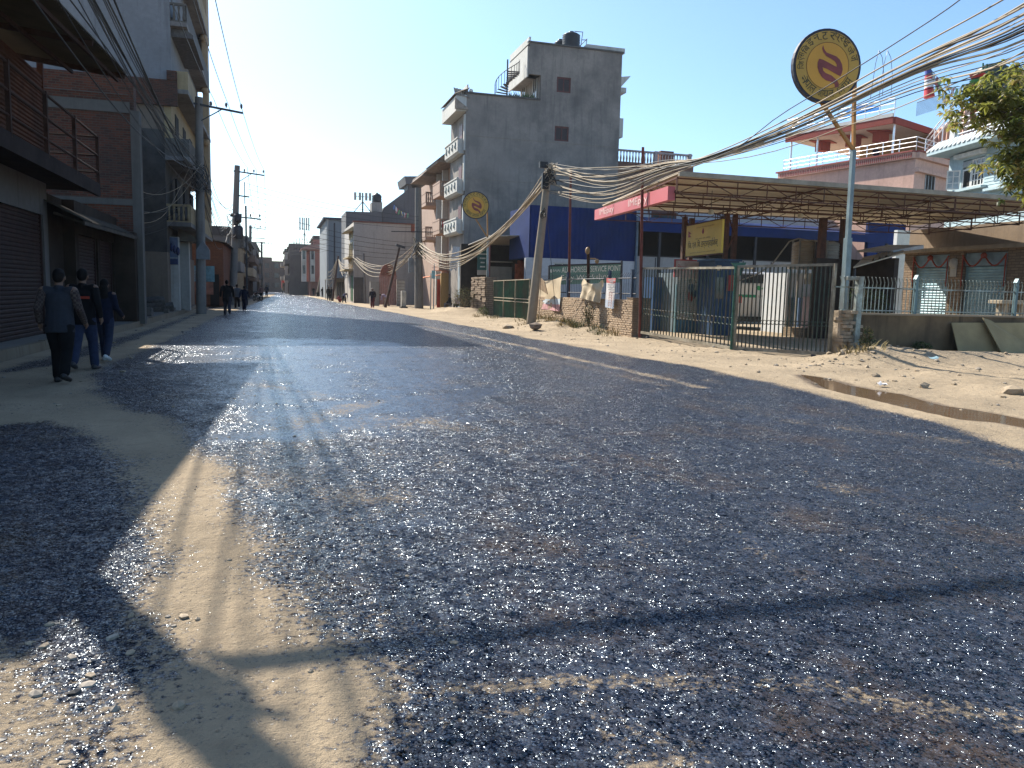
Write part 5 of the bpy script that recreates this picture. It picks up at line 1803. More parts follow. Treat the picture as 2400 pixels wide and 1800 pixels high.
m = MB(); zz = ay(1780, 694, yv).z; m.box(q[0]+.02, q[0]+vw*.42, yv-.012, yv-.001, zz-.08, zz+.06); m.box(q[0]+vw*.66, q[1]-.02, yv-.012, yv-.001, zz-.08, zz+.06)
m.build('stripe', plain('van_green', (.01, .20, .10), .4), van)
m = MB(); cc = Vector((q[0]+vw*.53, yv-.006, zz+.36))
for s, rr in ((-1, .26), (1, .16)):
    m.prism([cc+Vector((s*t*rr*1.3, 0, math.sin(t*math.pi)*rr*.45*(1 if i == 0 else -1)+t*.06)) for i in (0, 1) for t in ([k/6 for k in range(7)] if i == 0 else [k/6 for k in range(5, 0, -1)])], (0, -.006, 0))
m.build('emblem', plain('leaf_emblem', (.03, .22, .08), .5), van)
m = MB(); letters(m, 'LDC', (q[0]+vw*.47, yv-.004, zz-.06), X_, (0, -1, 0), .11); m.build('lettering', plain('ink_black', (.012, .012, .012), .6), van)
for x in (q[0]+.05, q[1]-.2):
    m = MB(); m.box(x, x+.15, yv-.03, yv-.001, zb1+.75, zb1+1.1); m.build('tail_light', plain('tail_red', (.35, .05, .03), .3), van)
m = MB(); m.box(q[0]-.03, q[1]+.03, yv-.14, yv+.0, zb1-.15, zb1+.1); m.build('bumper', plain('bumper_black', (.03, .03, .03), .6), van)
for x in (q[0]+.02, q[1]-.24):
    for y in (yv+.9, yv+4.0):
        m = MB(); m.tube([(x, y, .34), (x+.22, y, .34)], .34, 16); w0 = m.build('wheel', plain('tyre_black', (.02, .02, .02), .8), van)
        m = MB(); m.tube([(x-.01, y, .34), (x+.23, y, .34)], .18, 12); m.build('rim', plain('rim_grey', (.3, .3, .3), .4, .6), w0)
m = MB(); m.tube([(q[0]+.1, yv+.6, zb3+.3), (q[0]+vw*.45, yv+.6, zb3+.3)], .09, 8); m.tube([(q[0]+.2, yv+.6, zb3+.05), (q[0]+.2, yv+.6, zb3+.3)], .03, 5); m.build('roof_roll', cl_tan, van)
# --- white cabin, fuel pump, tanks
wc = thing('white_cabin', 'tall narrow white cabin catching sun between van and fuel pump', 'cabin', (23, 31.5, 0))
yc = 31.0
q = ry(1842, 640, 1884, 752, yc); m = MB(); m.box(q[0], q[1], yc, yc+1.8, 0, q[3]); m.build('body', plaster('cabin_white', (.52, .54, .55), (.4, .4, .4), .25), wc)
m = MB(); m.box(q[1]-.32, q[1]-.02, yc-.02, yc-.001, q[3]*.52, q[3]*.56); m.build('trim', steel_dk, wc)
m = MB(); q3 = ry(1871, 698, 1898, 752, yc-.6); m.box(q3[0], q3[1], yc-.6, yc-.05, 0.05, q3[3]); bl_ = m.build('blue_bin', plain('bin_blue', (.10, .16, .27), .5), None, (q3[0], yc-.6, 0.0))
bl_.name = 'dispenser_base'
tag(bl_, 'pale blue metal box standing between white cabin and pink pump', 'box')
fp = thing('fuel_pump', 'faded pink fuel pump with grey display standing on a brick plinth', 'pump', (21.5, 28, 0))
yf = 27.8
q = ry(1899, 655, 1928, 757, yf)
zb_ = .38
m = MB(); q3 = ry(1868, 755, 1938, 778, yf); m.box(q3[0], q3[1], yf-.3, yf+.9, -.02, zb_); m.build('plinth', brick('plinth_brick', (.33, .25, .17), (.26, .2, .13), (.2, .15, .1)), fp)
zm = zb_+(q[3]-zb_)*.64
m = MB(); m.box(q[0], q[1], yf, yf+.5, zb_, zm); m.build('body', plain('pump_pink', (.45, .32, .30), .45, 0, .12, 3), fp, bevel=.02)
m = MB(); m.box(q[0]-.06, q[1]+.06, yf-.06, yf+.54, zm+.002, zm+(q[3]-zm)*.72); m.build('display', plain('pump_grey', (.33, .33, .36), .4), fp, bevel=.02)
m = MB(); m.box(q[0]+.05, q[1]+.0, yf, yf+.5, zm+(q[3]-zm)*.72, q[3]+.25); m.build('head', plain('pump_cream', (.33, .28, .2), .5), fp)
m = MB(); c = Vector(((q[0]+q[1])/2, yf-.01, zb_+(zm-zb_)*.5)); m.box(c.x-.12, c.x+.1, yf-.012, yf-.001, c.z+.1, c.z+.15); m.build('label_plate', plain('plate_dark', (.1, .05, .05), .5), fp)
m = MB()
pts = [Vector((q[1]+.05, yf+.2, zm-.2))]+[Vector((q[1]+.25+.1*math.sin(k), yf+.1, zm-.3-k*.22)) for k in range(5)]+[Vector((q[0]-.5, yf-.2, .5))]
m.tube(pts, .03, 6); m.build('hose', plain('hose_black', (.03, .03, .03), .6), fp)
for i, (u0, u1, vt, vb, lab, yy) in enumerate(((1877, 1920, 563, 624, 'brown dusty ribbed water tank, left of two behind the gate', 30.0), (1941, 1983, 565, 622, 'grey ribbed water tank catching sun, right of two behind the gate', 29.0))):
    q = ry(u0, vt, u1, vb, yy); r = (q[1]-q[0])/2; c = Vector(((q[0]+q[1])/2, yy+r, q[2]))
    t = thing('water_tank', lab, 'tank', c, 'ground floor water tanks')
    hgt = q[3]-q[2]; pr = []
    for k in range(9):
        z = hgt*.9*k/9
        pr += [(r*.95, z), (r, z+.02), (r, z+hgt*.05), (r*.95, z+hgt*.07)]
    pr += [(r*.9, hgt*.93), (r*.3, hgt)]
    m = MB(); m.lathe(c, pr, 24); m.build('tank_body', plain('tank_dusty' + str(i), (.27, .22, .16) if i == 0 else (.34, .33, .30), .6, 0, .2, 3), t)
    m = MB()
    for a in range(4):
        an = a*math.pi/2+.6; m.box(c.x+r*1.02*math.cos(an)-.03, c.x+r*1.02*math.cos(an)+.03, c.y+r*1.02*math.sin(an)-.03, c.y+r*1.02*math.sin(an)+.03, 0, c.z+hgt*1.02)
    m.box(c.x-r*1.05, c.x+r*1.05, c.y-r*1.05, c.y+r*1.05, c.z-.12, c.z-.002); m.build('stand', plain('stand_steel', (.2, .18, .15), .6, .3), t)
hs = thing('hose', 'long pale hose arching from the tanks down to the van', 'hose', ay(1850, 560, 29.5))
m = MB(); m.tube([ay(u, v, 30-.1*i) for i, (u, v) in enumerate(((1925, 566), (1890, 563), (1872, 559), (1850, 566), (1828, 595), (1808, 622), (1770, 645), (1720, 662)))], .03, 6); m.build('tube', plain('hose_tan', (.28, .24, .18), .7), hs)
# ================================================================== SHUTTER SHOP, HOUSES ON THE RIGHT
S2 = 1.27
XS = 23.3*S2
sp = thing('stone_shop', 'stone-clad shop with two grey-green roller shutters and red garlands', 'shop', (XS, 24, 0))
def sx(u, v): return ax(u, v, XS)
yfar = sx(2121, 602).y
ynear = sx(2400, 600).y-3
zt_ = sx(2121, 590).z
stone = brick('stone_cladding', (.34, .25, .17), (.22, .16, .11), (.15, .11, .08), .38, .12, .016, (.12, .09, .06), .35, .03, .06)
s1a, s1b = sx(2140, 640).y, sx(2222, 640).y
s2a, s2b = sx(2255, 640).y, sx(2358, 640).y
zs1, zs2 = sx(2180, 597).z, sx(2300, 591).z
m = MB()
ht = [(yfar-s1a, yfar-s1b, 0, zs1), (yfar-s2a, yfar-s2b, 0, zs1)]
m.wall((XS, yfar, .1), (0, -1, 0), (-1, 0, 0), yfar-ynear, zt_-.2, [(a, b, c, d-.1) for a, b, c, d in ht], .3)
m.box(XS+.3, XS+6, ynear, yfar, .1, zt_-.1)
m.quad((XS, yfar, .1), (XS, yfar, zt_-.1), (XS+.3, yfar, zt_-.1), (XS+.3, yfar, .1))
m.build('wall', stone, sp)
shp = plain('shutter_green', (.21, .35, .41), .5, .2, .15, 3, (.16, .2, .2), .3)
for a, b in ((s1a, s1b), (s2a, s2b)):
    shutter(sp, (XS+.22, a-.05, .1), (0, -1, 0), (-1, 0, 0), a-b-.1, zs1-.7, shp, .12)
    m = MB(); m.box(XS+.1, XS+.2, b+.02, a-.02, zs1-.58, zs1-.02); m.build('shutter_hood', plain('hood_grey', (.19, .27, .32), .6), sp)
    g = MB()
    ln_ = a-b
    for h in (0, 1):
        pts = []
        for i in range(9):
            t = i/8
            pts.append((XS-.05, a-ln_*(h*.5+t*.5), zs1-.1-.5*math.sin(math.pi*t)))
        g.tube(pts, .035, 6)
    for yy in (a-.03, b+.03):
        g.tube([(XS-.05, yy, zs1-.1), (XS-.05, yy, zs1-1.5)], .03, 6)
    for yy in (a-ln_*.5,):
        g.ball((XS-.06, yy, zs1-.15), .13, 6)
    o = g.build('garland', plain('garland_red', (.25, .045, .025), .9, 0, .4, 20), None, (XS, (a+b)/2, zs1-.6))
    tag(o, 'red flower garland looped over the ' + ('left grey-green shutter' if a == s1a else 'right grey-green shutter in shade'), 'garland', 'garlands over the shop shutters')
m = MB(); m.box(XS-.5, XS+6.2, ynear, yfar+.35, zt_-.1, zt_+.06); m.build('roof', plaster('slab_tan', (.30, .25, .19), (.18, .14, .1), .5), sp)
m = MB(); yy = sx(2237, 620).y; m.box(XS-.05, XS-.005, yy-.17, yy+.17, zs1-1.05, zs1-.25); m.ball((XS-.05, yy, zs1-.45), (.2, .25), 8); m.build('plaque', white_pl, sp)
bkw = thing('brown_wall', 'tall brown shaded wall above the stone shop under the canopy end', 'wall', (29, 28, 0))
XB = XS+1.6
P = [ax(2151, 543, XB), ax(2420, 509, XB)]
zb_t = (P[0].z+P[1].z)/2
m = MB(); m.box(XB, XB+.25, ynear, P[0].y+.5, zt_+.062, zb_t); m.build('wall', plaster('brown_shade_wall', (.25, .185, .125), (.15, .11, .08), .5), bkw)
pw = thing('white_wall', 'bright white rendered wall panel between blue hall and stone shop', 'wall', (34, 44, 0))
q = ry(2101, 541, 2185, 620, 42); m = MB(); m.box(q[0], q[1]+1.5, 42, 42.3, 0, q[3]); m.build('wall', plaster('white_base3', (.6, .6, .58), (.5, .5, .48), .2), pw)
sd = thing('tin_shed', 'low lean-to shed with dusty sloping tin roof left of the stone shop', 'shed', (XS-2, yfar+2, 0))
P = [ay(2000, 629, 24.5), ay(2118, 595, 24.5), ay(2118, 586, 27.5), ay(2025, 605, 27.5)]
m = MB(); m.prism(P, (0, 0, .05)); m.build('roof', plain('dusty_tin', (.46, .37, .25), .8, .1, .2, 2), sd)
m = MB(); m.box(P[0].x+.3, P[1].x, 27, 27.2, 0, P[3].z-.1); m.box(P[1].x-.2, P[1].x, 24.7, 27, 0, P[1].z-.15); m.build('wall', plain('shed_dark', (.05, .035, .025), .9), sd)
m = MB(); m.tube([P[0]+Vector((.15, .1, 0)), Vector((P[0].x+.15, P[0].y+.1, 0))], .05, 6); m.build('post', steel_dk, sd)
ck = thing('sacking', 'crumpled brown sacking thrown on the shed roof', 'cloth', P[1]+Vector((-1, .6, .1)))
m = MB(); n = 10
a_, b_ = P[0].lerp(P[1], .35), P[0].lerp(P[1], .75); c_ = P[3].lerp(P[2], .75); d_ = P[3].lerp(P[2], .35)
vs = []
for j in range(n+1):
    for i in range(n+1):
        p = a_.lerp(b_, i/n).lerp(d_.lerp(c_, i/n), j/n); vs.append(p+Z_*(.08+.09*math.sin(i*1.9+j*.8)*math.cos(j*1.3)))
m.add(vs, [(j*(n+1)+i, j*(n+1)+i+1, (j+1)*(n+1)+i+1, (j+1)*(n+1)+i) for j in range(n) for i in range(n)], True); m.build('cloth', plain('sack_brown', (.34, .25, .15), .95, 0, .3, 6), ck)
sl_ = thing('grey_slab', 'flat grey sheet laid at the roof edge between shed and shop', 'sheet', P[1])
m = MB(); q4 = [ay(u, v, 26.5) for u, v in ((2088, 588), (2165, 574), (2165, 583), (2090, 592))]; m.prism(q4, (0, 2, .1)); m.build('sheet', plain('slab_lightgrey', (.42, .42, .42), .7), sl_)
bn_ = thing('bench', 'pale concrete bench behind the right end of the spike fence', 'bench', (xu(2360, 19), 19, 0))
q = ry(2334, 704, 2410, 738, 19); m = MB(); m.box(q[0], q[1]+1, 18.8, 19.3, q[3]-.12, q[3]); m.build('seat', plaster('bench_tan', (.40, .33, .23), (.25, .2, .14), .4), bn_, bevel=.02)
for u in (2352, 2392):
    x = xu(u, 19, 720); m = MB(); m.box(x-.08, x+.08, 18.9, 19.2, 0, q[3]-.12); m.build('leg', plaster('bench_tan', (.4, .33, .23), (.25, .2, .14), .4), bn_)

# ---- pink terrace house
SP = 1.25
def psp(u, v, d): return gpd(u, v, d*SP)
W0, W1, W2 = psp(1837, 387, 57), psp(2148, 345, 47.7), psp(2226, 363, 50.5)
zT = (W0.z+W1.z)/2
pth = thing('pink_house', 'large salmon pink house with steel terrace railings and red canopy roof', 'house', (W1.x, W1.y, 0))
salmon = plaster('salmon_paint', (.60, .38, .30), (.30, .18, .145), .35)
def flat(p, z): return Vector((p.x, p.y, z))
m = MB(); bk = Vector((22, 9, 0))
m.prism([flat(W0, 0), flat(W1, 0), flat(W2, 0), flat(W2+bk, 0), flat(W0+bk, 0)], (0, 0, zT-1.0)); m.build('wall', salmon, pth)
dW = (flat(W1, 0)-flat(W0, 0)); lW = dW.length; uW = dW.normalized(); nW = Vector((uW.y, -uW.x, 0)); nW = nW if nW.x < 0 else -nW
redtrim = plaster('red_trim', (.30, .085, .07), (.18, .06, .05), .3)
m = MB()
def band(P, Q, z0, z1, out, n):
    P, Q = flat(P, z0), flat(Q, z0); m.prism([P+n*out, Q+n*out, Q-n*.2, P-n*.2], (0, 0, z1-z0))
d2 = (flat(W2, 0)-flat(W1, 0)); u2 = d2.normalized(); n2 = Vector((u2.y, -u2.x, 0)); n2 = n2 if n2.y < 0 else -n2
band(W0-uW*.3, W1, zT-.98, zT-.55, .35, nW); band(W1, W2, zT-.98, zT-.55, .3, n2); band(W1, W2, zT-2.0, zT-1.75, .35, n2)
m.build('parapet', salmon, pth)
m = MB(); n = 70
for k in range(n):
    p = flat(W0, zT-1.0).lerp(flat(W1, zT-1.0), (k+.3)/n)+nW*.36; m.obox(p+Z_*.22, uW*.05, nW*.012, Z_*.16)
m.build('parapet_slots', redtrim, pth)
m = MB(); band(W0-uW*.5, W1, zT-.54, zT-.42, .45, nW); band(W1, W2, zT-.54, zT-.42, .4, n2); m.build('coping', redtrim, pth)
steel = plain('stainless_steel', (.85, .85, .85), .3, .6, .1, 3)
def pipe_rail(par, P, Q, z, rows, h, np_, r=.035):
    m = MB()
    for i in range(rows):
        zz = z+h*(i+1)/rows; m.tube([flat(P, zz), flat(Q, zz)], r, 6)
    for k in range(np_+1):
        p = P.lerp(Q, k/np_); m.tube([flat(p, z), flat(p, z+h)], r, 6)
    return m.build('railing', steel, par)
pipe_rail(pth, W0, W1, zT-.42, 3, 1.0, 9); pipe_rail(pth, W1, W2, zT-.42, 3, 1.0, 4)
q = [psp(u, v, 48.8) for u, v in ((2165, 402), (2205, 402))]
wl = (flat(q[1], 0)-flat(q[0], 0)).dot(u2)
wo = flat(W1, 0)+u2*((flat(q[0], 0)-flat(W1, 0)).dot(u2)); zw_ = psp(2180, 404, 48.8).z
window(pth, wo+Z_*(zw_-2.6)+n2*.01, u2, n2, wl+.6, 2.6, plain('alu_frame', (.4, .4, .4), .4, .6), dark_in, 3, 1, -.02, .08)
# upper canopy of the terrace
cz0 = psp(1850, 325, 56).z
CA, CB = psp(1843, 332, 57), psp(2095, 280, 50)
C2 = psp(2205, 290, 54)
m = MB(); zc = (CA.z+CB.z)/2+.0
c_poly = [flat(CA, zc), flat(CB, zc), flat(C2, zc), flat(C2+bk*.6, zc), flat(CA+bk*.6, zc)]
m.prism(c_poly, (0, 0, .3)); m.build('canopy_slab', plaster('canopy_white', (.5, .48, .42), (.35, .33, .3), .3), pth)
m = MB()
for a_, b_ in ((CA, CB), (CB, C2)):
    dd = (flat(b_, 0)-flat(a_, 0)).normalized(); nn_ = Vector((dd.y, -dd.x, 0)); nn_ = nn_ if nn_.x+nn_.y < 0 else -nn_
    m.prism([flat(a_, zc-.2), flat(b_, zc-.2), flat(b_, zc+.32), flat(a_, zc+.32)], nn_*.15)
m.build('canopy_fascia', plaster('canopy_red', (.27, .06, .045), (.16, .05, .04), .3), pth)
m = MB(); dd = (flat(CB, 0)-flat(CA, 0)).normalized(); nn_ = Vector((dd.y, -dd.x, 0)); nn_ = nn_ if nn_.x < 0 else -nn_; m.prism([flat(CA, zc+.325), flat(CB, zc+.325), flat(CB, zc+.6), flat(CA, zc+.6)], nn_*.18); m.build('canopy_edge', plaster('edge_white', (.6, .58, .54), (.45, .42, .38), .3), pth)
pipe_rail(pth, CA, CB, zc+.6, 3, 1.15, 8, .05)
for t in (.03, .3, .62, .99):
    m = MB(); p = CA.lerp(CB, t)+Vector((.4, .2, 0)); m.tube([flat(p, zT-.5), flat(p, zc)], .09, 8)
    m.build('column', steel, pth)
m = MB(); a_, b_ = W0+bk*.35+uW*3, W1+bk*.35-uW*3
m.prism([flat(a_, zT-1), flat(b_, zT-1), flat(b_, zc), flat(a_, zc)], (.3, .1, 0)); m.build('inner_wall', plaster('ochre_inner', (.30, .23, .11), (.2, .15, .08), .4), pth)
for t in (.2, .5, .75):
    m = MB(); p = CA.lerp(CB, t)+bk*.12; m.prism([flat(p, zc-.03)+Vector((a*1.5, b*.9, 0)) for a, b in ((-1, 0), (0, -1), (1, 0), (0, 1))], (0, 0, -.05)); m.prism([flat(p, zc-.09)+Vector((a*.5, b*.4, 0)) for a, b in ((-1, -1), (1, -1), (1, 1), (-1, 1))], (0, 0, -.8)); m.build('ceiling_motif', redtrim, pth)
# stair and rear block
m = MB(); R0_, R1_ = psp(2195, 345, 53), psp(2330, 275, 52)
for k in range(9):
    u0 = 2182+k*10; v0 = 318-k*8.5
    a_, b_ = psp(u0, v0, 52-k*.4), psp(u0+13, v0, 52-k*.4)
    m.prism([flat(a_, a_.z), flat(b_, a_.z), flat(b_, a_.z-3.0), flat(a_, a_.z-3.0)], (.8, 1.2, 0))
m.build('stair', salmon, pth)
m = MB(); a_, b_ = psp(2262, 268, 53), psp(2440, 255, 53); m.prism([flat(a_, a_.z), flat(b_, a_.z), flat(b_, zT-3), flat(a_, zT-3)], (3, 5, 0)); m.build('rear_block', plaster('rose_block', (.33, .19, .16), (.24, .14, .12), .4), pth)
m = MB(); m.prism([flat(a_, a_.z)-Vector((.6, .6, 0)), flat(b_, a_.z)-Vector((.6, .6, 0)), flat(b_, a_.z)+Vector((3, 5, 0)), flat(a_, a_.z)+Vector((3, 5, 0))], (0, 0, .45)); m.build('rear_roof', redtrim, pth)
m = MB()
a_, b_ = psp(2170, 326, 51), psp(2235, 246, 49)
for k in range(3):
    m.tube([a_-Z_*k*.45, b_-Z_*k*.45], .05, 6)
for k in range(4):
    p = a_.lerp(b_, k/3); m.tube([p, p-Z_*2.0], .045, 6)
m.build('stair_rail', steel, pth)
m = MB(); a_, b_ = psp(2150, 240, 52), psp(2215, 218, 50)
for k in range(26):
    p = a_.lerp(b_, k/25); m.tube([p, p-Z_*1.1], .02, 4)
m.tube([a_, b_], .03, 5); m.build('top_railing', steel_dk, pth)
TERR = flat(psp(2055, 330, 51.5), zT-.98)
tp = thing('tarpaulin', 'bright blue tarpaulin sheet on top of the pink house canopy', 'tarpaulin', psp(2000, 265, 60))
m = MB(); n = 8; vs = []
P = [psp(u, v, d) for u, v, d in ((1958, 272, 58), (2012, 246, 58), (2045, 246, 60), (2062, 256, 62))]; Q_ = [psp(u, v, d) for u, v, d in ((1966, 282, 56), (2000, 270, 55), (2030, 264, 55), (2060, 258, 55))]
for i in range(4):
    vs += [P[i], P[i].lerp(Q_[i], .5)+Z_*.2, Q_[i]]
m.add(vs, [(3*i+j, 3*i+3+j, 3*i+4+j, 3*i+1+j) for i in range(3) for j in range(2)], True); m.build('sheet', plain('tarp_blue', (.02, .16, .45), .5, 0, .25, 1), tp)
# prayer pole with flags
fp_ = psp(2178, 228, 52); ft = psp(2174, 147, 52)
ppole = thing('prayer_pole', 'cloth-wrapped prayer pole banded red white and blue above the pink house', 'pole', fp_)
m = MB()
for k, (a, b, mi) in enumerate(((0, .26, 0), (.26, .5, 1), (.5, .62, 0), (.62, .8, 2), (.8, 1, 3))):
    m.m = mi; m.tube([fp_.lerp(ft, a), fp_.lerp(ft, b)], [.42-.25*a, .42-.25*b], 10)
m.build('wrapping', [plain('flag_red', (.45, .04, .05), .8), plain('flag_white', (.6, .6, .6), .8), plain('flag_blue', (.04, .06, .25), .8), plain('flag_dark', (.05, .06, .08), .8)], ppole)
def flags(label, A, B, n, sag, s, seed):
    rr = random.Random(seed); t = thing('prayer_flags', label, 'flags', A, 'strings of prayer flags')
    m = MB(); pts = [A.lerp(B, i/n)-Z_*sag*math.sin(math.pi*i/n) for i in range(n+1)]
    m.tube(pts, .012, 4); m.build('string', steel_dk, t)
    m = MB(); U_ = (B-A).normalized()
    for i in range(n):
        m.m = i % 5; p = pts[i].lerp(pts[i+1], .15); q = pts[i].lerp(pts[i+1], .85); w_ = Vector((rr.uniform(-.2, .2), rr.uniform(-.3, .3), -s))
        m.quad(p, q, q+w_, p+w_+U_*rr.uniform(-.1, .1))
    m.build('flag', [plain('pf_blue', (.12, .2, .4), .9), plain('pf_white', (.6, .6, .6), .9), plain('pf_red', (.5, .2, .2), .9), plain('pf_green', (.2, .4, .2), .9), plain('pf_yellow', (.55, .5, .25), .9)], t)
flags('upper string of faded prayer flags from prayer pole towards the roof tanks', psp(2180, 160, 52), psp(2300, 182, 50), 15, 1.2, .62, 1)
flags('short lower string of prayer flags drooping beside the prayer pole', psp(2182, 165, 52), psp(2228, 222, 51), 7, .4, .8, 2)
flags('string of prayer flags hung over the stair gable roof', ay(923, 478, 97.5), ay(958, 500, 97), 9, .3, .55, 3)
for (u, vt, vb, r, col, lab, dpt) in ((2320, 152, 235, 1.25, (.012, .035, .035), 'dark green-black roof tank with ladder on the right houses', 50), (2360, 160, 235, 1.1, (.40, .27, .06), 'yellow ochre roof tank partly hidden by the tree', 51)):
    b_, t_2 = psp(u, vb, dpt), psp(u, vt, dpt); t = thing('water_tank', lab, 'tank', b_, 'roof water tanks'); h_ = t_2.z-b_.z
    m = MB(); pr = []
    for k in range(6): pr += [(r, h_*.9*k/6), (r*.95, h_*.9*(k+.6)/6)]
    pr += [(r*.6, h_*.95), (.2, h_)]; m.lathe(b_, pr, 18); m.build('tank_body', plain('tankcol' + str(u), col, .5), t)
lt = thing('tank_ladder', 'green steel ladder tower with red and green basins by the roof tank', 'ladder', psp(2298, 235, 49))
m = MB(); a_, b_ = psp(2304, 235, 49), psp(2304, 148, 49); a2, b2 = psp(2313, 235, 49), psp(2313, 150, 49)
m.tube([a_, b_], .07, 6); m.tube([a2, b2], .07, 6)
for k in range(9): m.tube([a_.lerp(b_, k/9), a2.lerp(b2, k/9)], .04, 5)
m.build('frame', plain('ladder_green', (.01, .10, .06), .5), lt)
for k, (v, mi) in enumerate(((182, 0), (196, 1), (209, 0))):
    p = psp(2290, v+4, 49); m = MB(); m.lathe(p, [(.4, 0), (.55, .35), (.57, .36)], 14)
    o = m.build('basin', plain('basin' + str(mi), ((.5, .03, .03), (.01, .2, .05))[mi], .4), None, p); tag(o, ['red plastic basin, topmost of three beside the roof tank', 'green plastic basin between two red ones beside the roof tank', 'red plastic basin, lowest of three beside the roof tank'][k], 'basin', 'plastic basins by the roof tank')

# ---- light blue house
SB = 1.15
def lb(u, v, d): return gpd(u, v, d*SB)
H0, H1 = lb(2193, 358, 45), lb(2320, 321, 40.4)
zS = (H0.z+H1.z)/2
lbh = thing('lightblue_house', 'light blue weatherboard house with white windows and tiled terrace edge', 'house', (H0.x, H0.y, 0))
uH = (flat(H1, 0)-flat(H0, 0)).normalized(); nH = Vector((uH.y, -uH.x, 0)); nH = nH if nH.x < 0 else -nH
c0 = flat(lb(2222, 420, 44.4), 0)
lbm = plaster('lightblue_paint', (.36, .46, .49), (.28, .37, .40), .3)
Lh = 12.5
dn_ = (flat(lb(2222, 420, 44.4), 0)-c0)
# windows in facade frame
def fu(u, v):                                     # distance along the facade and height, from a survey pixel
    d = ray(u, v); k = (c0-EYE).dot(nH)/d.dot(nH); p = EYE+d*k; return (p-c0).dot(uH), p.z
w1a, w1z0 = fu(2260, 440); w1b, w1z1 = fu(2301, 395)
tx, tz1 = fu(2285, 372); _, tz0 = fu(2290, 385)
m = MB()
wz0 = fu(2280, 438)[1]; wz1_ = fu(2280, 393)[1]; wz2_ = fu(2280, 372)[1]
hol = [(fu(2254, 420)[0], fu(2305, 420)[0], wz0, wz2_)]
m.wall(c0, uH, nH, Lh, zS-.45, hol, .15)
m.prism([c0-nH*.16, c0+uH*Lh-nH*.16, c0+uH*Lh-nH*9, c0-nH*9], (0, 0, zS-.45))
m.prism([c0-nH*.001, c0-nH*.17, c0-nH*.17+Z_*(zS-.45), c0-nH*.001+Z_*(zS-.45)], uH*.02)
m.build('wall', lbm, lbh)
m = MB()
for k in range(46):
    z = 2+k*.2
    for a, b in ((hol[0][1]+.1, Lh),) + (((0.02, hol[0][0]-.1),) if z < wz0-.3 else ()):
        p = c0+uH*a+Z_*z; m.prism([p+nH*.004, p+nH*.03, p+nH*.004+Z_*.19], uH*(b-a))
m.build('weatherboard', lbm, lbh)
wh_ = hol[0][1]-hol[0][0]
wfr = plain('white_frame', (.62, .62, .6), .45)
window(lbh, c0+uH*(hol[0][0]+wh_*.42)+Z_*wz0, uH, nH, wh_*.58, (wz1_-wz0), wfr, glass_dk, 4, 3, .05, .09)
window(lbh, c0+uH*(hol[0][0]+.02)+Z_*wz0, uH, nH, wh_*.4, (wz1_-wz0), wfr, dark_in, 1, 1, .05, .09)
window(lbh, c0+uH*(hol[0][0]+wh_*.42)+Z_*(wz1_+.1), uH, nH, wh_*.58, (wz2_-wz1_-.15), wfr, glass_dk, 3, 1, .05, .08)
m = MB(); m.prism([c0+uH*(hol[0][0]+.03)+Z_*(wz1_+.12)-nH*.04, c0+uH*(hol[0][0]+wh_*.40)+Z_*(wz1_+.12)-nH*.04, c0+uH*(hol[0][0]+wh_*.40)+Z_*(wz2_-.08)-nH*.04, c0+uH*(hol[0][0]+.03)+Z_*(wz2_-.08)-nH*.04], nH*.05); m.build('vent_panel', plain('panel_grey', (.3, .33, .34), .6), lbh)
m = MB(); m.prism([c0+uH*(hol[0][0]-.5)+Z_*(wz2_+.15), c0+uH*(hol[0][1]+.1)+Z_*(wz2_+.15), c0+uH*(hol[0][1]+.1)+Z_*(wz2_+.4), c0+uH*(hol[0][0]-.5)+Z_*(wz2_+.4)], nH*.35); m.build('hood', wfr, lbh)
m = MB(); m.prism([c0+uH*(hol[0][0]-.3)+Z_*(wz0-.2), c0+uH*(hol[0][1]+.4)+Z_*(wz0-.2), c0+uH*(hol[0][1]+.4)+Z_*(wz0-.05), c0+uH*(hol[0][0]-.3)+Z_*(wz0-.05)], nH*.4); m.build('sill', lbm, lbh)
# open casement
window(lbh, c0+uH*(hol[0][0]-.02)+nH*.1+Z_*(wz0), (-uH*.55+nH*.8), (nH*.55+uH*.8), .75, (wz1_-wz0), wfr, glass('pale_glass', (.2, .24, .26)), 2, 3, 0, .08, name='casement')
a2, z20 = fu(2330, 425); b2_, z21 = fu(2352, 400)
window(lbh, c0+uH*a2+Z_*z20, uH, nH, b2_-a2, z21-z20, plain('blue_frame', (.2, .3, .36), .5), glass('pale_glass', (.2, .24, .26)), 2, 2, -.02, .08)
m = MB(); m.prism([c0+uH*(a2-.4)+Z_*(z20-.55), c0+uH*Lh+Z_*(z20-.55), c0+uH*Lh+Z_*(z20-.4), c0+uH*(a2-.4)+Z_*(z20-.4)], nH*.4); m.build('sill_band', lbm, lbh)
# terrace slab with tiled edge and railing
m = MB()
e0 = c0-uH*.45
P0 = [e0+nH*1.3+Z_*(zS-.35), e0+uH*(Lh+1)+nH*1.3+Z_*(zS-.35), e0+uH*(Lh+1)-nH*.5+Z_*(zS-.45), e0-nH*.5+Z_*(zS-.45)]
m.prism(P0, (0, 0, .22)); m.build('terrace_slab', lbm, lbh)
m = MB(); npt = 30
for k in range(npt):
    a = e0+uH*((Lh+1)*k/npt); w_ = (Lh+1)/npt
    m.prism([a+nH*1.35+Z_*(zS-.13), a+uH*w_*.62+nH*1.35+Z_*(zS-.13), a+uH*w_*.62+nH*.55+Z_*(zS+.5), a+nH*.55+Z_*(zS+.5)], Z_*.07)
m.prism([e0+nH*1.28+Z_*(zS-.128), e0+uH*(Lh+1)+nH*1.28+Z_*(zS-.128), e0+uH*(Lh+1)+nH*.5+Z_*(zS+.47), e0+nH*.5+Z_*(zS+.47)], Z_*-.06)
m.build('tile_edge', plaster('tile_white', (.50, .54, .55), (.35, .4, .42), .3), lbh)
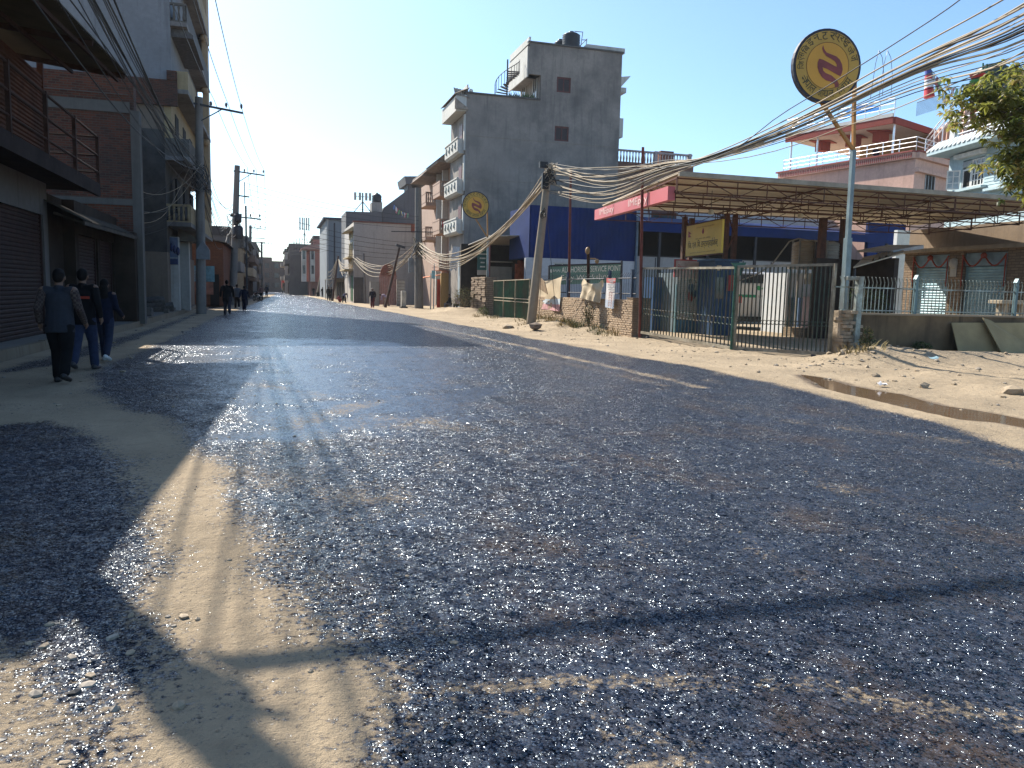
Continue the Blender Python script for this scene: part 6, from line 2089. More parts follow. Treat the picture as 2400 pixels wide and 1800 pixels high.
pipe_rail(lbh, e0+uH*1.6+nH*.35, e0+uH*7.0+nH*.35, zS+.45, 4, 1.25, 3, .045)
for a in (1.3, 7.3):
    m = MB(); p = e0+uH*a+nH*.35; m.prism([p+Vector((-.2, -.2, zS+.2)), p+Vector((.2, -.2, zS+.2)), p+Vector((.2, .2, zS+.2)), p+Vector((-.2, .2, zS+.2))], (0, 0, 1.75)); m.build('pier', wfr, lbh)

# ---- round flame signs on forked poles
def disc_sign(label, plabel, c, nrm, R, arms, pole_top, pole_base, split=None):
    t = thing('round_sign', label, 'sign', c, 'round yellow flame signs')
    N = Vector(nrm).normalized(); U = Z_.cross(N).normalized(); V = N.cross(U)
    if U.x < 0: U = -U
    ring = lambda r, off=0: [c+U*(r*math.cos(a))+Vector((0, 0, 1))*(r*math.sin(a))+N*off for a in [2*math.pi*k/40 for k in range(40)]]
    m = MB(); m.prism(ring(R, .02), -N*.14); m.build('rim', plain('sign_rim_navy', (.02, .018, .03), .5), t)
    m = MB(); m.prism(ring(R*.93, .024), N*.012); m.build('face', plain('sign_amber', (.46, .28, .045), .5, 0, .12, .8), t)
    m = MB(); m.prism(ring(R*.62, .038), N*.004)
    m.build('inner_face', plain('sign_orange', (.58, .30, .035), .5, 0, .1, .8), t)
    m = MB(); rr1, rr2 = ring(R*.63, .045), ring(R*.615, .045)
    for k in range(40): m.quad(rr1[k], rr1[(k+1) % 40], rr2[(k+1) % 40], rr2[k])
    m.build('ring_line', plain('ring_brown', (.13, .06, .012), .6), t)
    px = [(545, 430), (565, 500), (610, 560), (700, 590), (790, 620), (850, 675), (895, 760), (912, 850), (900, 920), (880, 970), (830, 950), (740, 905), (640, 855), (560, 830), (575, 890), (620, 930), (720, 965), (790, 1020), (840, 1070), (862, 1110), (860, 1165), (800, 1185), (790, 1130), (740, 1085), (640, 1065), (560, 1010), (500, 920), (470, 830), (468, 750), (490, 680), (560, 695), (660, 740), (760, 790), (805, 805), (800, 760), (760, 705), (690, 665), (610, 625), (555, 560), (530, 490)]
    m = MB(); vs = []
    for x, y in px:
        a, b = (x-648)/590*R, (795-y)/675*R
        vs.append(c+U*a+Z_*b+N*.05)
    me_ = m.add(vs, [tuple(range(len(vs)))]); m.build('flame_emblem', plain('emblem_maroon', (.22, .045, .04), .5), t)
    m = MB()
    top = ['इ', 'न्', 'ट', 'र', 'प्रा', 'इ', 'जे', 'ज']
    def arc(items, a0, a1, inward):
        for k, ch in enumerate(items):
            a = a0+(a1-a0)*k/max(1, len(items)-1)
            rad_ = Vector((0, 0, 1))*math.sin(a)+U*math.cos(a)
            tan = (U*math.sin(a)-Z_*math.cos(a)) if not inward else (-U*math.sin(a)+Z_*math.cos(a))
            upv = rad_ if not inward else -rad_
            letters(m, ch, c+rad_*(R*(.70 if not inward else .86))+N*.04, tan, N, R*.20, R*.055*(1+1.5*len(ch)) if len(ch) > 1 else R*.17, 'CENTER', upv)
    arc(['िज', 'एस', 'िब']+top, rad(182), rad(18), False)
    arc(['ने', 'पा', 'ल'], rad(212), rad(238), True); arc(['आ', 'य', 'ल'], rad(258), rad(282), True); arc(['िन', 'ग', 'म'], rad(305), rad(330), True)
    m.build('lettering', plain('sign_dkgreen', (.05, .045, .02), .6), t)
    p = thing('sign_pole', plabel, 'pole', pole_base, 'poles of the round signs')
    m = MB()
    for a in arms: m.beam(a, pole_top, R*.085, R*.085, (0, 1, 0))
    m.build('arm', plain('pole_orange', (.34, .16, .04), .5, .2, .2, 4), p)
    m = MB(); mid = pole_top.lerp(pole_base, .42)
    m.beam(pole_top, mid, R*.12, R*.12, (0, 1, 0)); m.beam(mid, pole_base, R*.17, R*.17, (0, 1, 0)); m.build('shaft', plain('pole_bluegrey', (.17, .23, .25), .45, .3, .2, 3, (.12, .1, .08), .3) if R > .8 else plain('pole_maroon', (.13, .04, .03), .5), p)
yS = 18.6
def sgp(u, v, y): return ay(u, v, y)
c = sgp(1938, 155, yS)
disc_sign('large round amber sign with maroon flame emblem nearest the camera, on blue-grey pole', 'slender blue-grey pole with orange fork carrying the large round sign', c, (-.16, -1, 0), .955,
          [sgp(1922, 235, yS+.1), sgp(2003, 195, yS+.1)], sgp(2000, 352, yS+.1), flat(sgp(1978, 735, yS+.1), 0))
yS = 49.6
c = sgp(1115, 481, yS)
disc_sign('smaller round amber sign with flame emblem before the grey house', 'thin maroon pole with orange fork carrying the smaller round sign', c, (-.16, -1, 0), .86,
          [sgp(1114, 512, yS+.1), sgp(1142, 497, yS+.1)], sgp(1143, 557, yS+.1), flat(sgp(1144, 660, yS+.1), 0))
# ---- green sheet gate and stone pillar by the open shed
gg0, gg1 = Vector((13.25, 48.9, 0)), Vector((12.5, 39.0, 0))
def ggp(u, v):
    d = ray(u, v); n_ = Vector((gg1.y-gg0.y, -(gg1.x-gg0.x), 0)).normalized(); k = (gg0-EYE).dot(n_)/d.dot(n_); return EYE+d*k
zg1, zg0 = ggp(1150, 659).z, ggp(1150, 742).z
gg = thing('sheet_gate', 'dark green corrugated sheet gate behind the leaning concrete pole', 'gate', gg0)
m = MB()
corrugated(m, flat(gg0, zg0+.1), gg1-gg0, Vector((0, 0, zg1-zg0-.1)), (-1, 0, 0), .03, .22); m.build('panel', plain('gate_green', (.022, .085, .05), .55, .15, .35, 3, (.07, .06, .04), .4), gg)
m = MB()
for z in (zg0+.1, (zg0+zg1)/2-.05, (zg0+zg1)/2+.12, zg1):
    m.beam(flat(gg0, z)-X_*.05, flat(gg1, z)-X_*.05, .05, .05)
for t in (0, .33, .66, 1):
    p = gg0.lerp(gg1, t)-X_*.05; m.beam(flat(p, zg0), flat(p, zg1+.05), .06)
m.build('frame', plain('frame_tan', (.27, .23, .16), .6, .2, .3, 5), gg)
sp2 = thing('stone_pillar', 'broken stone gate pillar with lit left face beside green sheet gate', 'pillar', (12.9, 49.5, 0))
m = MB(); rng = random.Random(4)
for k in range(20):
    for j in range(4):
        m.obox((12.85+rng.uniform(-.04, .03), 49.3+j*1.0+.5+rng.uniform(-.1, .1), .07+k*.125), Vector((.08, 0, 0)), Vector((0, .45+rng.uniform(-.1, .05), rng.uniform(-.02, .02))), Vector((0, rng.uniform(-.01, .01), .055)))
m.box(12.84, 13.5, 49.25, 53.1, 0, 2.5); m.build('stone', brick('pillar_stone', (.36, .27, .19), (.28, .21, .15), (.16, .12, .09), .5, .125, .02, (.15, .12, .09), .4), sp2)
# ================================================================== POLES AND CABLES
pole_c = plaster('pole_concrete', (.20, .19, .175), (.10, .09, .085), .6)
pole_lit = plaster('pole_concrete_lit', (.30, .255, .19), (.17, .14, .11), .5)  # paler copy of the pole concrete, sunlight put into its colour
porc = plain('insulator_brown', (.05, .03, .03), .3)
def pole(label, base, top, w0, w1, mat, arms=(), extra=None, group='concrete utility poles', square=True):
    base, top = Vector(base), Vector(top)
    t = thing('utility_pole', label, 'pole', base, group)
    m = MB()
    n = 6
    for k in range(n):
        a, b = base.lerp(top, k/n), base.lerp(top, (k+1)/n)
        if k == 0: a = a-Z_*.2
    m.tube([base-Z_*.2, base.lerp(top, .5), top], [w0*.62, (w0+w1)*.31, w1*.62], 8 if square else 12, True, True)
    m.build('shaft', mat, t)
    for (z, dx0, dx1, br, ins, dz) in arms:
        p = base+(top-base)*((z-base.z)/(top.z-base.z))
        m = MB()
        m.beam(p+Vector((dx0, -.12, 0)), p+Vector((dx1, -.12, dz)), .09, .1)
        if br: m.beam(p+Vector((0, -.12, -.9)), p+Vector((dx1*.55, -.12, dz*.5)), .05)
        m.build('crossarm', steel_dk, t)
        for i in range(ins):
            q = p+Vector((dx0+(dx1-dx0)*(.35+.62*i/max(1, ins-1) if br else .05+.9*i/max(1, ins-1)), -.12, dz*.5+.05))
            m = MB(); m.lathe(q, [(.025, 0), (.03, .06), (.075, .09), (.05, .14), (.075, .17), (.03, .27)], 8); m.build('insulator', porc, t)
    return t
cab_col = plain('cable_dusty', (.36, .29, .20), .7, 0, .25, 2, (.2, .16, .11), .3)
cab_dk = plain('cable_black', (.022, .021, .02), .6)
cab_gy = plain('wire_grey', (.10, .10, .10), .5, .4)
def catenary(P, Q, sag, n=16, wob=0, seed=0):
    rr = random.Random(seed); P, Q = Vector(P), Vector(Q); r = []
    a, b = rr.uniform(0, 6), rr.uniform(0, 6)
    for i in range(n+1):
        t = i/n; p = P.lerp(Q, t); p.z -= sag*4*t*(1-t)
        e = wob*math.sin(math.pi*t)
        r.append(p+Vector((math.sin(a+t*9)*e, 0, math.sin(b+t*11)*e)))
    return r
def cable(label, pts, r, mat, group, name='overhead_cable'):
    mid = pts[len(pts)//2]
    return tag(MB().tube(pts, r, 5).build(name, mat, None, mid), label, 'cable', group)
PA, PB = Vector((-3.35, 9.2, 0)), gp(472, 736)
pA = pole('concrete utility pole with unseen added transformer beside the big roof, nearest the camera', PA, PA+Z_*9.6, .28, .2, pole_c, [(9.3, -.2, 1.9, True, 3, 0)])
m = MB(); m.lathe(PA+Vector((.45, 0, 7.7)), [(.3, 0), (.34, .08), (.34, .95), (.28, 1.05), (.1, 1.12)], 14); m.build('transformer', steel_dk, pA)  # transformer added out of view, for blotchy shadow on the near road
CO_A = PA+Vector((.15, -.15, 6.0))
tB = ay(466, 228, PB.y)
pB = pole('tall concrete utility pole with single crossarm before the yellow street front', PB, tB, .42, .30, pole_c, [(tB.z-.35, -.25, 2.15, True, 3, -.28)])
m = MB(); q = ry(460, 586, 492, 608, PB.y-.3); m.box(q[0], q[1], PB.y-.36, PB.y-.2, q[2], q[3]); m.prism([(q[0], PB.y-.36, q[3]), (q[1], PB.y-.36, q[3]), ((q[0]+q[1])/2, PB.y-.36, q[3]+.5)], (0, .12, 0)); m.build('meter_box', plain('box_grey', (.17, .18, .19), .5), pB)
def tangle(par, c, r, n, seed, mat, mat2=None):
    rr = random.Random(seed); m = MB()
    for k in range(n):
        m.m = k % (2 if mat2 else 1)
        ph, am = rr.uniform(0, 6), rr.uniform(.4, 1.1)
        pts = [c+Vector((r*am*math.cos(ph+i*.55), r*.6*math.sin(ph+i*.55)-.05, rr.uniform(-.05, .05)+r*1.6*am*math.sin(ph*2+i*.45))) for i in range(13)]
        m.tube(pts, .016, 4)
    return m.build('cable_tangle', [mat]+([mat2] if mat2 else []), par)
tangle(pA, CO_A, .2, 14, 1, cab_dk, cab_gy)  # unseen tangle here stands in for a soft tree shadow on the road
tangle(pB, PB+Vector((.1, -.3, 7.0)), .45, 14, 2, cab_dk, cab_gy)
yC = 67.5
PCb = Vector((ay(545, 700, yC).x, yC, 0)); tC = ay(556, 388, yC)
pC = pole('second concrete utility pole along the left side, with transformer and switch arms', PCb, tC, .5, .34, pole_c, [(tC.z-.45, -.25, 2.05, True, 3, -.2), (tC.z-2.3, -.2, 1.0, False, 0, -.1), (tC.z-3.95, -.4, 1.95, False, 4, -.15)])
m = MB(); c = PCb+Vector((.5, -.3, 5.2)); m.lathe(c, [(.35, 0), (.4, .1), (.4, .9), (.3, 1.05)], 14); m.lathe(c+Z_*1.3, [(.25, 0), (.3, .1), (.3, .6), (.2, .7)], 12); m.build('transformer', steel_dk, pC)
m = MB(); c = PCb+Vector((1.05, -.15, 8.0)); m.beam(c, c+Z_*1.7, .07); m.beam(PCb+Vector((1.1, .3, 0)), PCb+Vector((1.1, .3, 7.9)), .14); m.build('switch_frame', steel_dk, pC)
tangle(pC, PCb+Vector((.2, -.3, 6.3)), .5, 10, 5, cab_dk, cab_gy)
yD, yE = 122.0, 172.0
PDb, tD = Vector((ay(585, 690, yD).x, yD, 0)), ay(587, 528, yD)
PEb, tE = Vector((ay(614, 690, yE).x, yE, 0)), ay(613, 567, yE)
pole('third utility pole along the left side, with two crossarm tiers', PDb, tD, .4, .3, pole_c, [(tD.z-.3, -.2, 2.1, True, 3, -.2), (tD.z-1.8, -.4, 2.0, False, 0, 0), (tD.z-2.4, -.4, 2.0, False, 0, 0)])
pole('farthest utility pole along the left side, small with one crossarm', PEb, tE, .4, .3, pole_c, [(tE.z-.3, -.2, 2.1, True, 3, -.1)])
# three phase conductors
def armpt(base, top, i, dzz=-.35): return top+Vector((.75+i*.66, -.12, dzz+.25-.1*i))
hA = [PA+Vector((.6+i*.6, 0, 9.6)) for i in range(3)]
hB = [armpt(PB, tB, i) for i in range(3)]; hC = [armpt(PCb, tC, i) for i in range(3)]; hD = [armpt(PDb, tD, i) for i in range(3)]; hE = [armpt(PEb, tE, i) for i in range(3)]
for lab, a, b, sg_ in (('thin phase wire from the nearest pole to the yellow-front pole crossarm', hA, hB, .5), ('thin phase wire between the first and second crossarm poles on left', hB, hC, .35), ('thin phase wire from the second to third left pole', hC, hD, .5), ('thin phase wire from third to farthest left pole', hD, hE, .4)):
    for i in range(3): cable(lab, catenary(a[i], b[i], sg_, 12), .014 if a is not hC else .02, cab_gy, lab.replace('thin phase wire', 'phase wires'), 'phase_wire')
rng = random.Random(11)
for k in range(16):
    a = PA+Vector((rng.uniform(-.2, .5), .1, rng.uniform(6.0, 8.8))); b = PB+Vector((rng.uniform(-.25, .2), -.25, rng.uniform(6.0, 8.6)))
    lit = k % 5 == 0
    cable('dark service cable in the sheaf running from nearest pole to yellow-front pole', catenary(a, b, rng.uniform(.2, 1.3), 18, .03, k), rng.choice([.012, .016, .022]), cab_dk, 'service cables along the left houses')
for k in range(7):
    a = PB+Vector((rng.uniform(-.2, .2), -.2, rng.uniform(5.5, 8.3))); b = Vector((rng.uniform(-6.5, -5.0), rng.uniform(30.6, 42), rng.uniform(3.4, 7)))
    if b.y > 36: b.x = -6.2
    cable('loose drop wire hanging from yellow-front pole to the brick house', catenary(a, b, rng.uniform(.4, 1.5), 14, .04, k+30), .012, cab_col if k % 2 else cab_dk, 'drop wires to the brick house')
for k in range(9):
    a = PB+Vector((.1, .1, rng.uniform(6.2, 9))); b = PCb+Vector((rng.uniform(-.3, .4), -.3, rng.uniform(5.5, 9.0)))
    cable('sagging service cable between the first and second crossarm poles on left', catenary(a, b, rng.uniform(.5, 2.2), 14, .03, k+50), .018, cab_dk, 'service cables between left poles')
for k in range(6):
    a = PCb+Vector((.3, 0, rng.uniform(5, 8.5))); b = PDb+Vector((.2, 0, rng.uniform(5.2, 8)))
    cable('service cable from the second to third left pole', catenary(a, b, rng.uniform(.6, 2), 12, .03, k+70), .025, cab_dk, 'service cables farther along the left')
# ---- right-hand poles
PLb, PLt = Vector((10.55, 32.8, hz1(10.55, 32.8)-.1)), ay(1287, 385, 32.6)
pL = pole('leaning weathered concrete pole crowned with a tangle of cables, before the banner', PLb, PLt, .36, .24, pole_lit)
m = MB(); q = PLb.lerp(PLt, .86)
m.box(q.x-.3, q.x-.02, q.y-.35, q.y-.2, q.z-.1, q.z+.55); m.box(q.x-.45, q.x-.1, q.y-.4, q.y-.25, q.z+.75, q.z+1.0); m.build('junction_box', plain('box_black', (.015, .015, .016), .5), pL)
tangle(pL, PLb.lerp(PLt, .93)+Vector((0, -.25, 0)), .3, 16, 8, cab_col, cab_dk)
tangle(pL, PLb.lerp(PLt, .7)+Vector((-.1, -.2, 0)), .16, 5, 9, cab_dk)
m = MB()
for dx in (.35, .75):
    m.tube([PLb.lerp(PLt, .8), PLb+Vector((dx*2.2, 1.2, .1))], .012, 4)
m.build('guy_wire', steel_dk, pL)
P3b = gp(982, 723); P3t = ay(980, 440, P3b.y)
p3 = pole('thick dark concrete pole with cable swags before the peach block', P3b, P3t, .62, .42, pole_c)
tangle(p3, P3b.lerp(P3t, .5)+Vector((0, -.4, 0)), .55, 16, 12, cab_dk, cab_col)
m = MB(); q = P3b.lerp(P3t, .36); m.box(q.x-.9, q.x-.5, q.y-.5, q.y-.2, q.z-.6, q.z+.6); m.tube([q+Vector((-.7, -.3, .6)), q+Vector((-.2, -.3, 2))], .04, 5); m.build('switch_box', plain('box_grey', (.17, .18, .19), .5), p3)
m = MB(); q = P3b.lerp(P3t, .63); m.beam(q+Vector((-2.3, -.3, 0)), q+Vector((1.2, -.3, .1)), .07); m.build('crossarm', steel_dk, p3)
def thin_pole(u0, v0, u1, v1, y, r, mat, label, lamp=False):
    b, t_ = ay(u0, v0, y), ay(u1, v1, y); b.z = 0
    t = thing('thin_pole', label, 'pole', b, 'thin leaning poles on the right side')
    m = MB(); m.tube([b, t_], [r, r*.75], 7); m.build('shaft', mat, t)
    if lamp:
        m = MB(); m.obox(t_+Vector((.1, 0, .1)), (.38, 0, -.1), (0, .15, 0), (.02, 0, .09)); m.build('lamp_head', steel_dk, t)
    return b, t_
iron = plain('iron_brown', (.075, .045, .035), .7, .2)
q1 = thin_pole(903, 712, 936, 580, 67.5, .13, iron, 'leaning brown iron pole topped by a lamp head, before the pink gate', True)
q2 = thin_pole(856, 707, 853, 594, 84, .13, pole_c, 'thin upright grey pole close to the pale blank wall')
q3 = thin_pole(779, 700, 793, 600, 96, .14, iron, 'thin dark leaning pole beyond the pale house with cable loops')
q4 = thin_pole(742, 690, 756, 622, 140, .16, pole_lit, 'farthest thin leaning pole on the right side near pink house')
q5 = thin_pole(1016, 722, 1018, 618, 63.5, .06, white_tr, 'slim pale post standing left before the orange awning shop')
q6 = thin_pole(1009, 722, 1010, 640, 63.5, .06, white_tr, 'slim pale post with teal placard before the orange awning shop')
m = MB(); q = ry(1012, 634, 1020, 653, 63.3); m.box(q[0], q[1], 63.3, 63.36, q[2], q[3]); o = m.build('placard', plain('placard_teal', (.2, .4, .45), .6), None, (q[0], 63.3, q[2])); tag(o, 'small teal and white placard fixed on slim pale post', 'sign')
# swags from leaning pole to thick pole
for k in range(9):
    a = PLt+Vector((rng.uniform(-.2, .1), .1, rng.uniform(-1.1, -.1))); b = P3b.lerp(P3t, rng.uniform(.48, .56))+Vector((rng.uniform(-.2, .2), -.3, 0))
    cable('dusty cable in the swag drooping from leaning pole to thick pole', catenary(a, b, 2.15+rng.uniform(-.35, .5), 20, .04, k+90), rng.choice([.02, .026, .034]), cab_col, 'cable swags between leaning and thick poles')
for k in range(7):
    a = P3b.lerp(P3t, rng.uniform(.46, .56))+Vector((-.3, -.2, 0)); b = ay(830+rng.uniform(-4, 8), 607+rng.uniform(-6, 6), 85.5)
    cable('pale cable drooping from thick pole to the pale house corner', catenary(a, b, rng.uniform(.8, 2.1), 14, .05, k+110), .03, cab_col, 'cables from thick pole to pale house')
for k in range(6):
    a = ay(830, 607+rng.uniform(-5, 5), 85.5); b = q3[1]+Vector((0, 0, rng.uniform(-.6, 0)))
    cable('slack cable loop between the pale house and thin dark pole', catenary(a, b, rng.uniform(.5, 2.0), 12, .05, k+130), .03, cab_col, 'cable loops beyond the pale house')
for k in range(4):
    cable('slack cable between the thin dark pole and the farthest thin pole', catenary(q3[1], q4[1], 1.5+k*.6, 12, .05, k+140), .035, cab_col, 'far cables on the right')
# wires crossing the street from second left pole to thick pole
for k in range(9):
    a = PCb+Vector((1.2, -.2, 9.6-.42*k)); b = P3b.lerp(P3t, .66-.03*k+.1*(k < 4))+Vector((0, -.3, 0))
    cable('thin dark wire crossing the street from second left pole to thick pole', catenary(a, b, .35+.05*k, 14), .014, cab_dk, 'wires crossing the street')
for k in range(4):
    a = PDb+Vector((1, 0, 8-.5*k)); b = ay(770, 560+9*k, 119)
    cable('thin wire crossing the far street to the blue-grey house', catenary(a, b, .5, 10), .02, cab_dk, 'far wires crossing the street')
# big bundle to the pole beyond the right edge
RB, RT = Vector((13.1, 9.0, 0)), Vector((13.1, 9.0, 8.2))
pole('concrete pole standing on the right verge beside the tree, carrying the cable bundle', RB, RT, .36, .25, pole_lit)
CL = [ay(1660, 372, 20.55), ay(1850, 301, 17.1), ay(2143, 164, 13.3), ay(2400, 60, 10.94), Vector((13.05, 9.05, 7.3))]
def smooth(pts, n=6):
    r = []
    for i in range(len(pts)-1):
        p0, p1, p2, p3_ = pts[max(i-1, 0)], pts[i], pts[i+1], pts[min(i+2, len(pts)-1)]
        for k in range(n):
            t = k/n; r.append(.5*((2*p1)+(p2-p0)*t+(2*p0-5*p1+4*p2-p3_)*t*t+(3*p1-p0-3*p2+p3_)*t**3))
    r.append(pts[-1]); return r
for k in range(20):
    o0 = Vector((rng.uniform(-.1, .1), rng.uniform(-.1, .1), rng.uniform(-1.2, .1)))
    sg_ = rng.uniform(.0, .55)
    a = PLt+o0
    g_, gx_ = rng.gauss(0, 1), rng.gauss(0, 1)
    offs = [Vector((rng.gauss(0, .03), 0, .045*g_)), Vector((.05*gx_, 0, .11*g_+rng.gauss(0, .02))), Vector((.07*gx_, 0, .20*g_+rng.gauss(0, .03))), Vector((.09*gx_, 0, .30*g_+rng.gauss(0, .03))), Vector((.04*gx_, 0, .34*g_-.1))]
    pts = [a, a.lerp(CL[0]+offs[0], .45)-Z_*(sg_+.25), a.lerp(CL[0]+offs[0], .8)-Z_*sg_*.5]+[c+o for c, o in zip(CL, offs)]
    cable('dusty cable in the thick bundle sweeping from leaning pole over the canopy', smooth(pts), rng.choice([.010, .013, .016, .022]), cab_col if k % 4 else cab_dk, 'cable bundle over the canopy')
for k, (pp_, lab) in enumerate((([(1620, 385), (1850, 256), (2178, 50), (2420, -120)], 'single cable passing in front of the large round sign'), ([(1670, 372), (1950, 238), (2250, 110), (2440, 20)], 'single cable running just above the thick bundle'), ([(1690, 378), (2000, 290), (2215, 205), (2440, 95)], 'single cable running lowest under the thick bundle towards the tree'))):
    ys2 = [20.9, 17.0, 12.9, 10.4]
    cable(lab, smooth([PLt+Z_*-.2]+[ay(u, v, y) for (u, v), y in zip(pp_, ys2)]+[Vector((13.05, 9.0, 7.9-.3*k))]), .012, cab_dk if k == 0 else cab_col, 'single cables beside the bundle')
m = MB()
for u0 in (2052, 2072):
    m.tube([ay(u, v, 14.3) for u, v in ((u0-12, 230), (u0-6, 190), (u0, 150), (u0+8, 118), (u0+16, 135), (u0+20, 180), (u0+16, 225))], .007, 4)
tag(m.build('wire_loop', cab_gy, None, ay(2070, 170, 14.3)), 'thin stray wire loop standing up from the cable bundle', 'wire')
# bundle crossing overhead, out of frame, whose shadow lies across the road
for k in range(4):
    cable('cable crossing high over the near road from nearest pole to verge pole', catenary(PA+Vector((.1, .25+.02*k, 6.15+.05*k)), RB+Vector((0, .1, 6.2+.05*k)), .12+.02*k, 18, .02, k+200), .04, cab_dk, 'cables crossing the near road')
# electricity cabinet
cbx = thing('feeder_cabinet', 'pale grey electricity cabinet standing left of the thick pole', 'cabinet', gp(945, 724))
q = ry(941, 682, 952, 724, 65.2); m = MB(); m.box(q[0], q[1], 65.2, 65.6, 0, q[3]); m.build('body', plain('cabinet_pale', (.40, .38, .33), .6), cbx, bevel=.02)
m = MB(); m.box(q[0]-.1, q[1]+.1, 65.0, 65.7, 0, .18); m.build('plinth', conc, cbx)
# ================================================================== PEOPLE
def rot(v, ax_, a):
    return Matrix.Rotation(a, 3, ax_) @ v
def evaluated(o, name, mat, parent, loc=(0, 0, 0)):
    bpy.context.view_layer.update()
    dg = bpy.context.evaluated_depsgraph_get()
    me = bpy.data.meshes.new_from_object(o.evaluated_get(dg))
    me.name = name
    me.materials.clear(); me.materials.append(mat)
    for p in me.polygons: p.use_smooth = True
    n = bpy.data.objects.new(name, me)
    C.objects.link(n)
    n.parent = parent
    old = o.data
    bpy.data.objects.remove(o); bpy.data.meshes.remove(old)
    return n
def fused(segs, balls, vox, name, mat, parent, smooth_it=4, tors=()):
    """one continuous skin from tapered limbs and rounded masses"""
    m = MB()
    for P_, rx_, ry__ in tors: m.etube(P_, rx_, ry__)
    for pts, rs in segs:
        m.tube(pts, rs, 12)
        for p, r in zip(pts, rs): m.ball(p, r*.99, 6)
    for c, r in balls:
        cc = Vector(c)
        n0 = len(m.v); m.ball((0, 0, 0), 1, 9)
        for i in range(n0, len(m.v)):
            v = m.v[i]; m.v[i] = (cc.x+v[0]*r[0], cc.y+v[1]*r[1], cc.z+v[2]*r[2])
    o = m.build('tmp', mat)
    r = o.modifiers.new('r', 'REMESH'); r.mode = 'VOXEL'; r.voxel_size = vox; r.adaptivity = 0
    s = o.modifiers.new('s', 'SMOOTH'); s.factor = .5; s.iterations = smooth_it
    return evaluated(o, name, mat, parent)
SKIN = plain('skin', (.15, .085, .055), .6, 0, .12, 9)
HAIR = plain('hair_black', (.006, .005, .005), .7, 0, .3, 60, spec=.12)
def person(label, base, face, h=1.68, vox=.014, top=None, legs=None, shoes=None, pose='walk', stride=.22, arm=.25, hair='short', top_len=.0, build=1.0, sleeve=None, skirt=False, group=None, elbow=.25, phase=1):
    """figure facing local +Y, feet at base; joints in metres for a 1.7 m body, scaled to h"""
    t = thing('person', label, 'person', base, group)
    t.rotation_euler = (0, 0, face)
    k = h/1.7
    V = lambda x, y, z: Vector((x, y, z))*k
    hipz = .90
    J = {}
    lean = 0.0
    if pose == 'walk' or pose == 'stand':
        s = stride if pose == 'walk' else .03
        J['pel'] = V(0, 0, hipz); J['ch'] = V(0, .03, 1.30); J['nk'] = V(0, .02, 1.47); J['hd'] = V(0, .05, 1.60)
        for sd, f in ((-1, phase), (1, -phase)):
            J['hip', sd] = V(.085*sd, 0, .88); J['kn', sd] = V(.095*sd, s*.55*f+.04, .49); J['an', sd] = V(.10*sd, s*f-(.06 if f < 0 else 0), .085+(.09 if f < 0 and pose == 'walk' else 0))
            J['toe', sd] = J['an', sd]+V(.02*sd, .17, -.055-(.06 if f < 0 and pose == 'walk' else 0))
            J['sh', sd] = V(.185*sd*build, 0, 1.405); J['el', sd] = V(.245*sd*build, -arm*.35*f-.03, 1.13); J['wr', sd] = V(.255*sd*build, -arm*f*.8+elbow*.5, .90+elbow*.12)
    elif pose == 'crouch':
        J['pel'] = V(0, -.12, .30); J['ch'] = V(0, .12, .66); J['nk'] = V(0, .18, .83); J['hd'] = V(0, .24, .95)
        for sd in (-1, 1):
            J['hip', sd] = V(.09*sd, -.1, .28); J['kn', sd] = V(.16*sd, .25, .48); J['an', sd] = V(.13*sd, -.02, .085); J['toe', sd] = V(.14*sd, .16, .03)
            J['sh', sd] = V(.18*sd, .12, .76); J['el', sd] = V(.24*sd, .26, .52); J['wr', sd] = V(.12*sd, .42, .42)
    elif pose == 'sit':
        J['pel'] = V(0, -.05, .48); J['ch'] = V(0, 0, .88); J['nk'] = V(0, .03, 1.05); J['hd'] = V(0, .07, 1.18)
        for sd in (-1, 1):
            J['hip', sd] = V(.09*sd, 0, .46); J['kn', sd] = V(.12*sd, .40, .48); J['an', sd] = V(.12*sd, .40, .085); J['toe', sd] = V(.13*sd, .57, .03)
            J['sh', sd] = V(.18*sd, 0, .98); J['el', sd] = V(.23*sd, .05, .72); J['wr', sd] = V(.14*sd, .28, .56)
    elif pose == 'bend':
        J['pel'] = V(0, -.1, .86); J['ch'] = V(0, .28, 1.05); J['nk'] = V(0, .42, 1.08); J['hd'] = V(0, .54, 1.06)
        for sd, f in ((-1, 1), (1, -1)):
            J['hip', sd] = V(.085*sd, -.08, .84); J['kn', sd] = V(.1*sd, .02+.12*f, .47); J['an', sd] = V(.11*sd, -.05+.2*f, .085); J['toe', sd] = J['an', sd]+V(.02*sd, .17, -.055)
            J['sh', sd] = V(.18*sd, .36, 1.06); J['el', sd] = V(.21*sd, .42, .80); J['wr', sd] = V(.12*sd, .50, .58)
    b = build
    r = lambda *a: [x*k for x in a]
    UP = (J['ch']-J['pel']).normalized()
    segs, balls = [], []
    def torso(g, low, yg=1.0):
        P = [J['pel']-UP*low*k, J['pel']+UP*.06*k, J['pel'].lerp(J['ch'], .5), J['ch']-UP*.02*k, J['ch']+UP*.06*k, J['ch']+UP*.115*k]
        return [(P, [x*b*g*k for x in (.168, .162, .150, .172, .165, .10)], [x*g*yg*k for x in (.122, .118, .108, .114, .10, .07)])]
    tors = torso(1, .09)
    segs.append(([J['ch'], J['nk'], J['hd']-UP*.02*k], r(.10, .058, .055)))
    balls.append((J['hd']+UP*.02*k, (.077*k, .097*k, .118*k)))
    balls.append((J['hd']+Vector((0, .085*k, -.03*k)), (.035*k, .03*k, .03*k)))           # jaw and mouth
    balls.append((J['hd']+Vector((0, .103*k, .005*k)), (.014*k, .022*k, .024*k)))         # nose
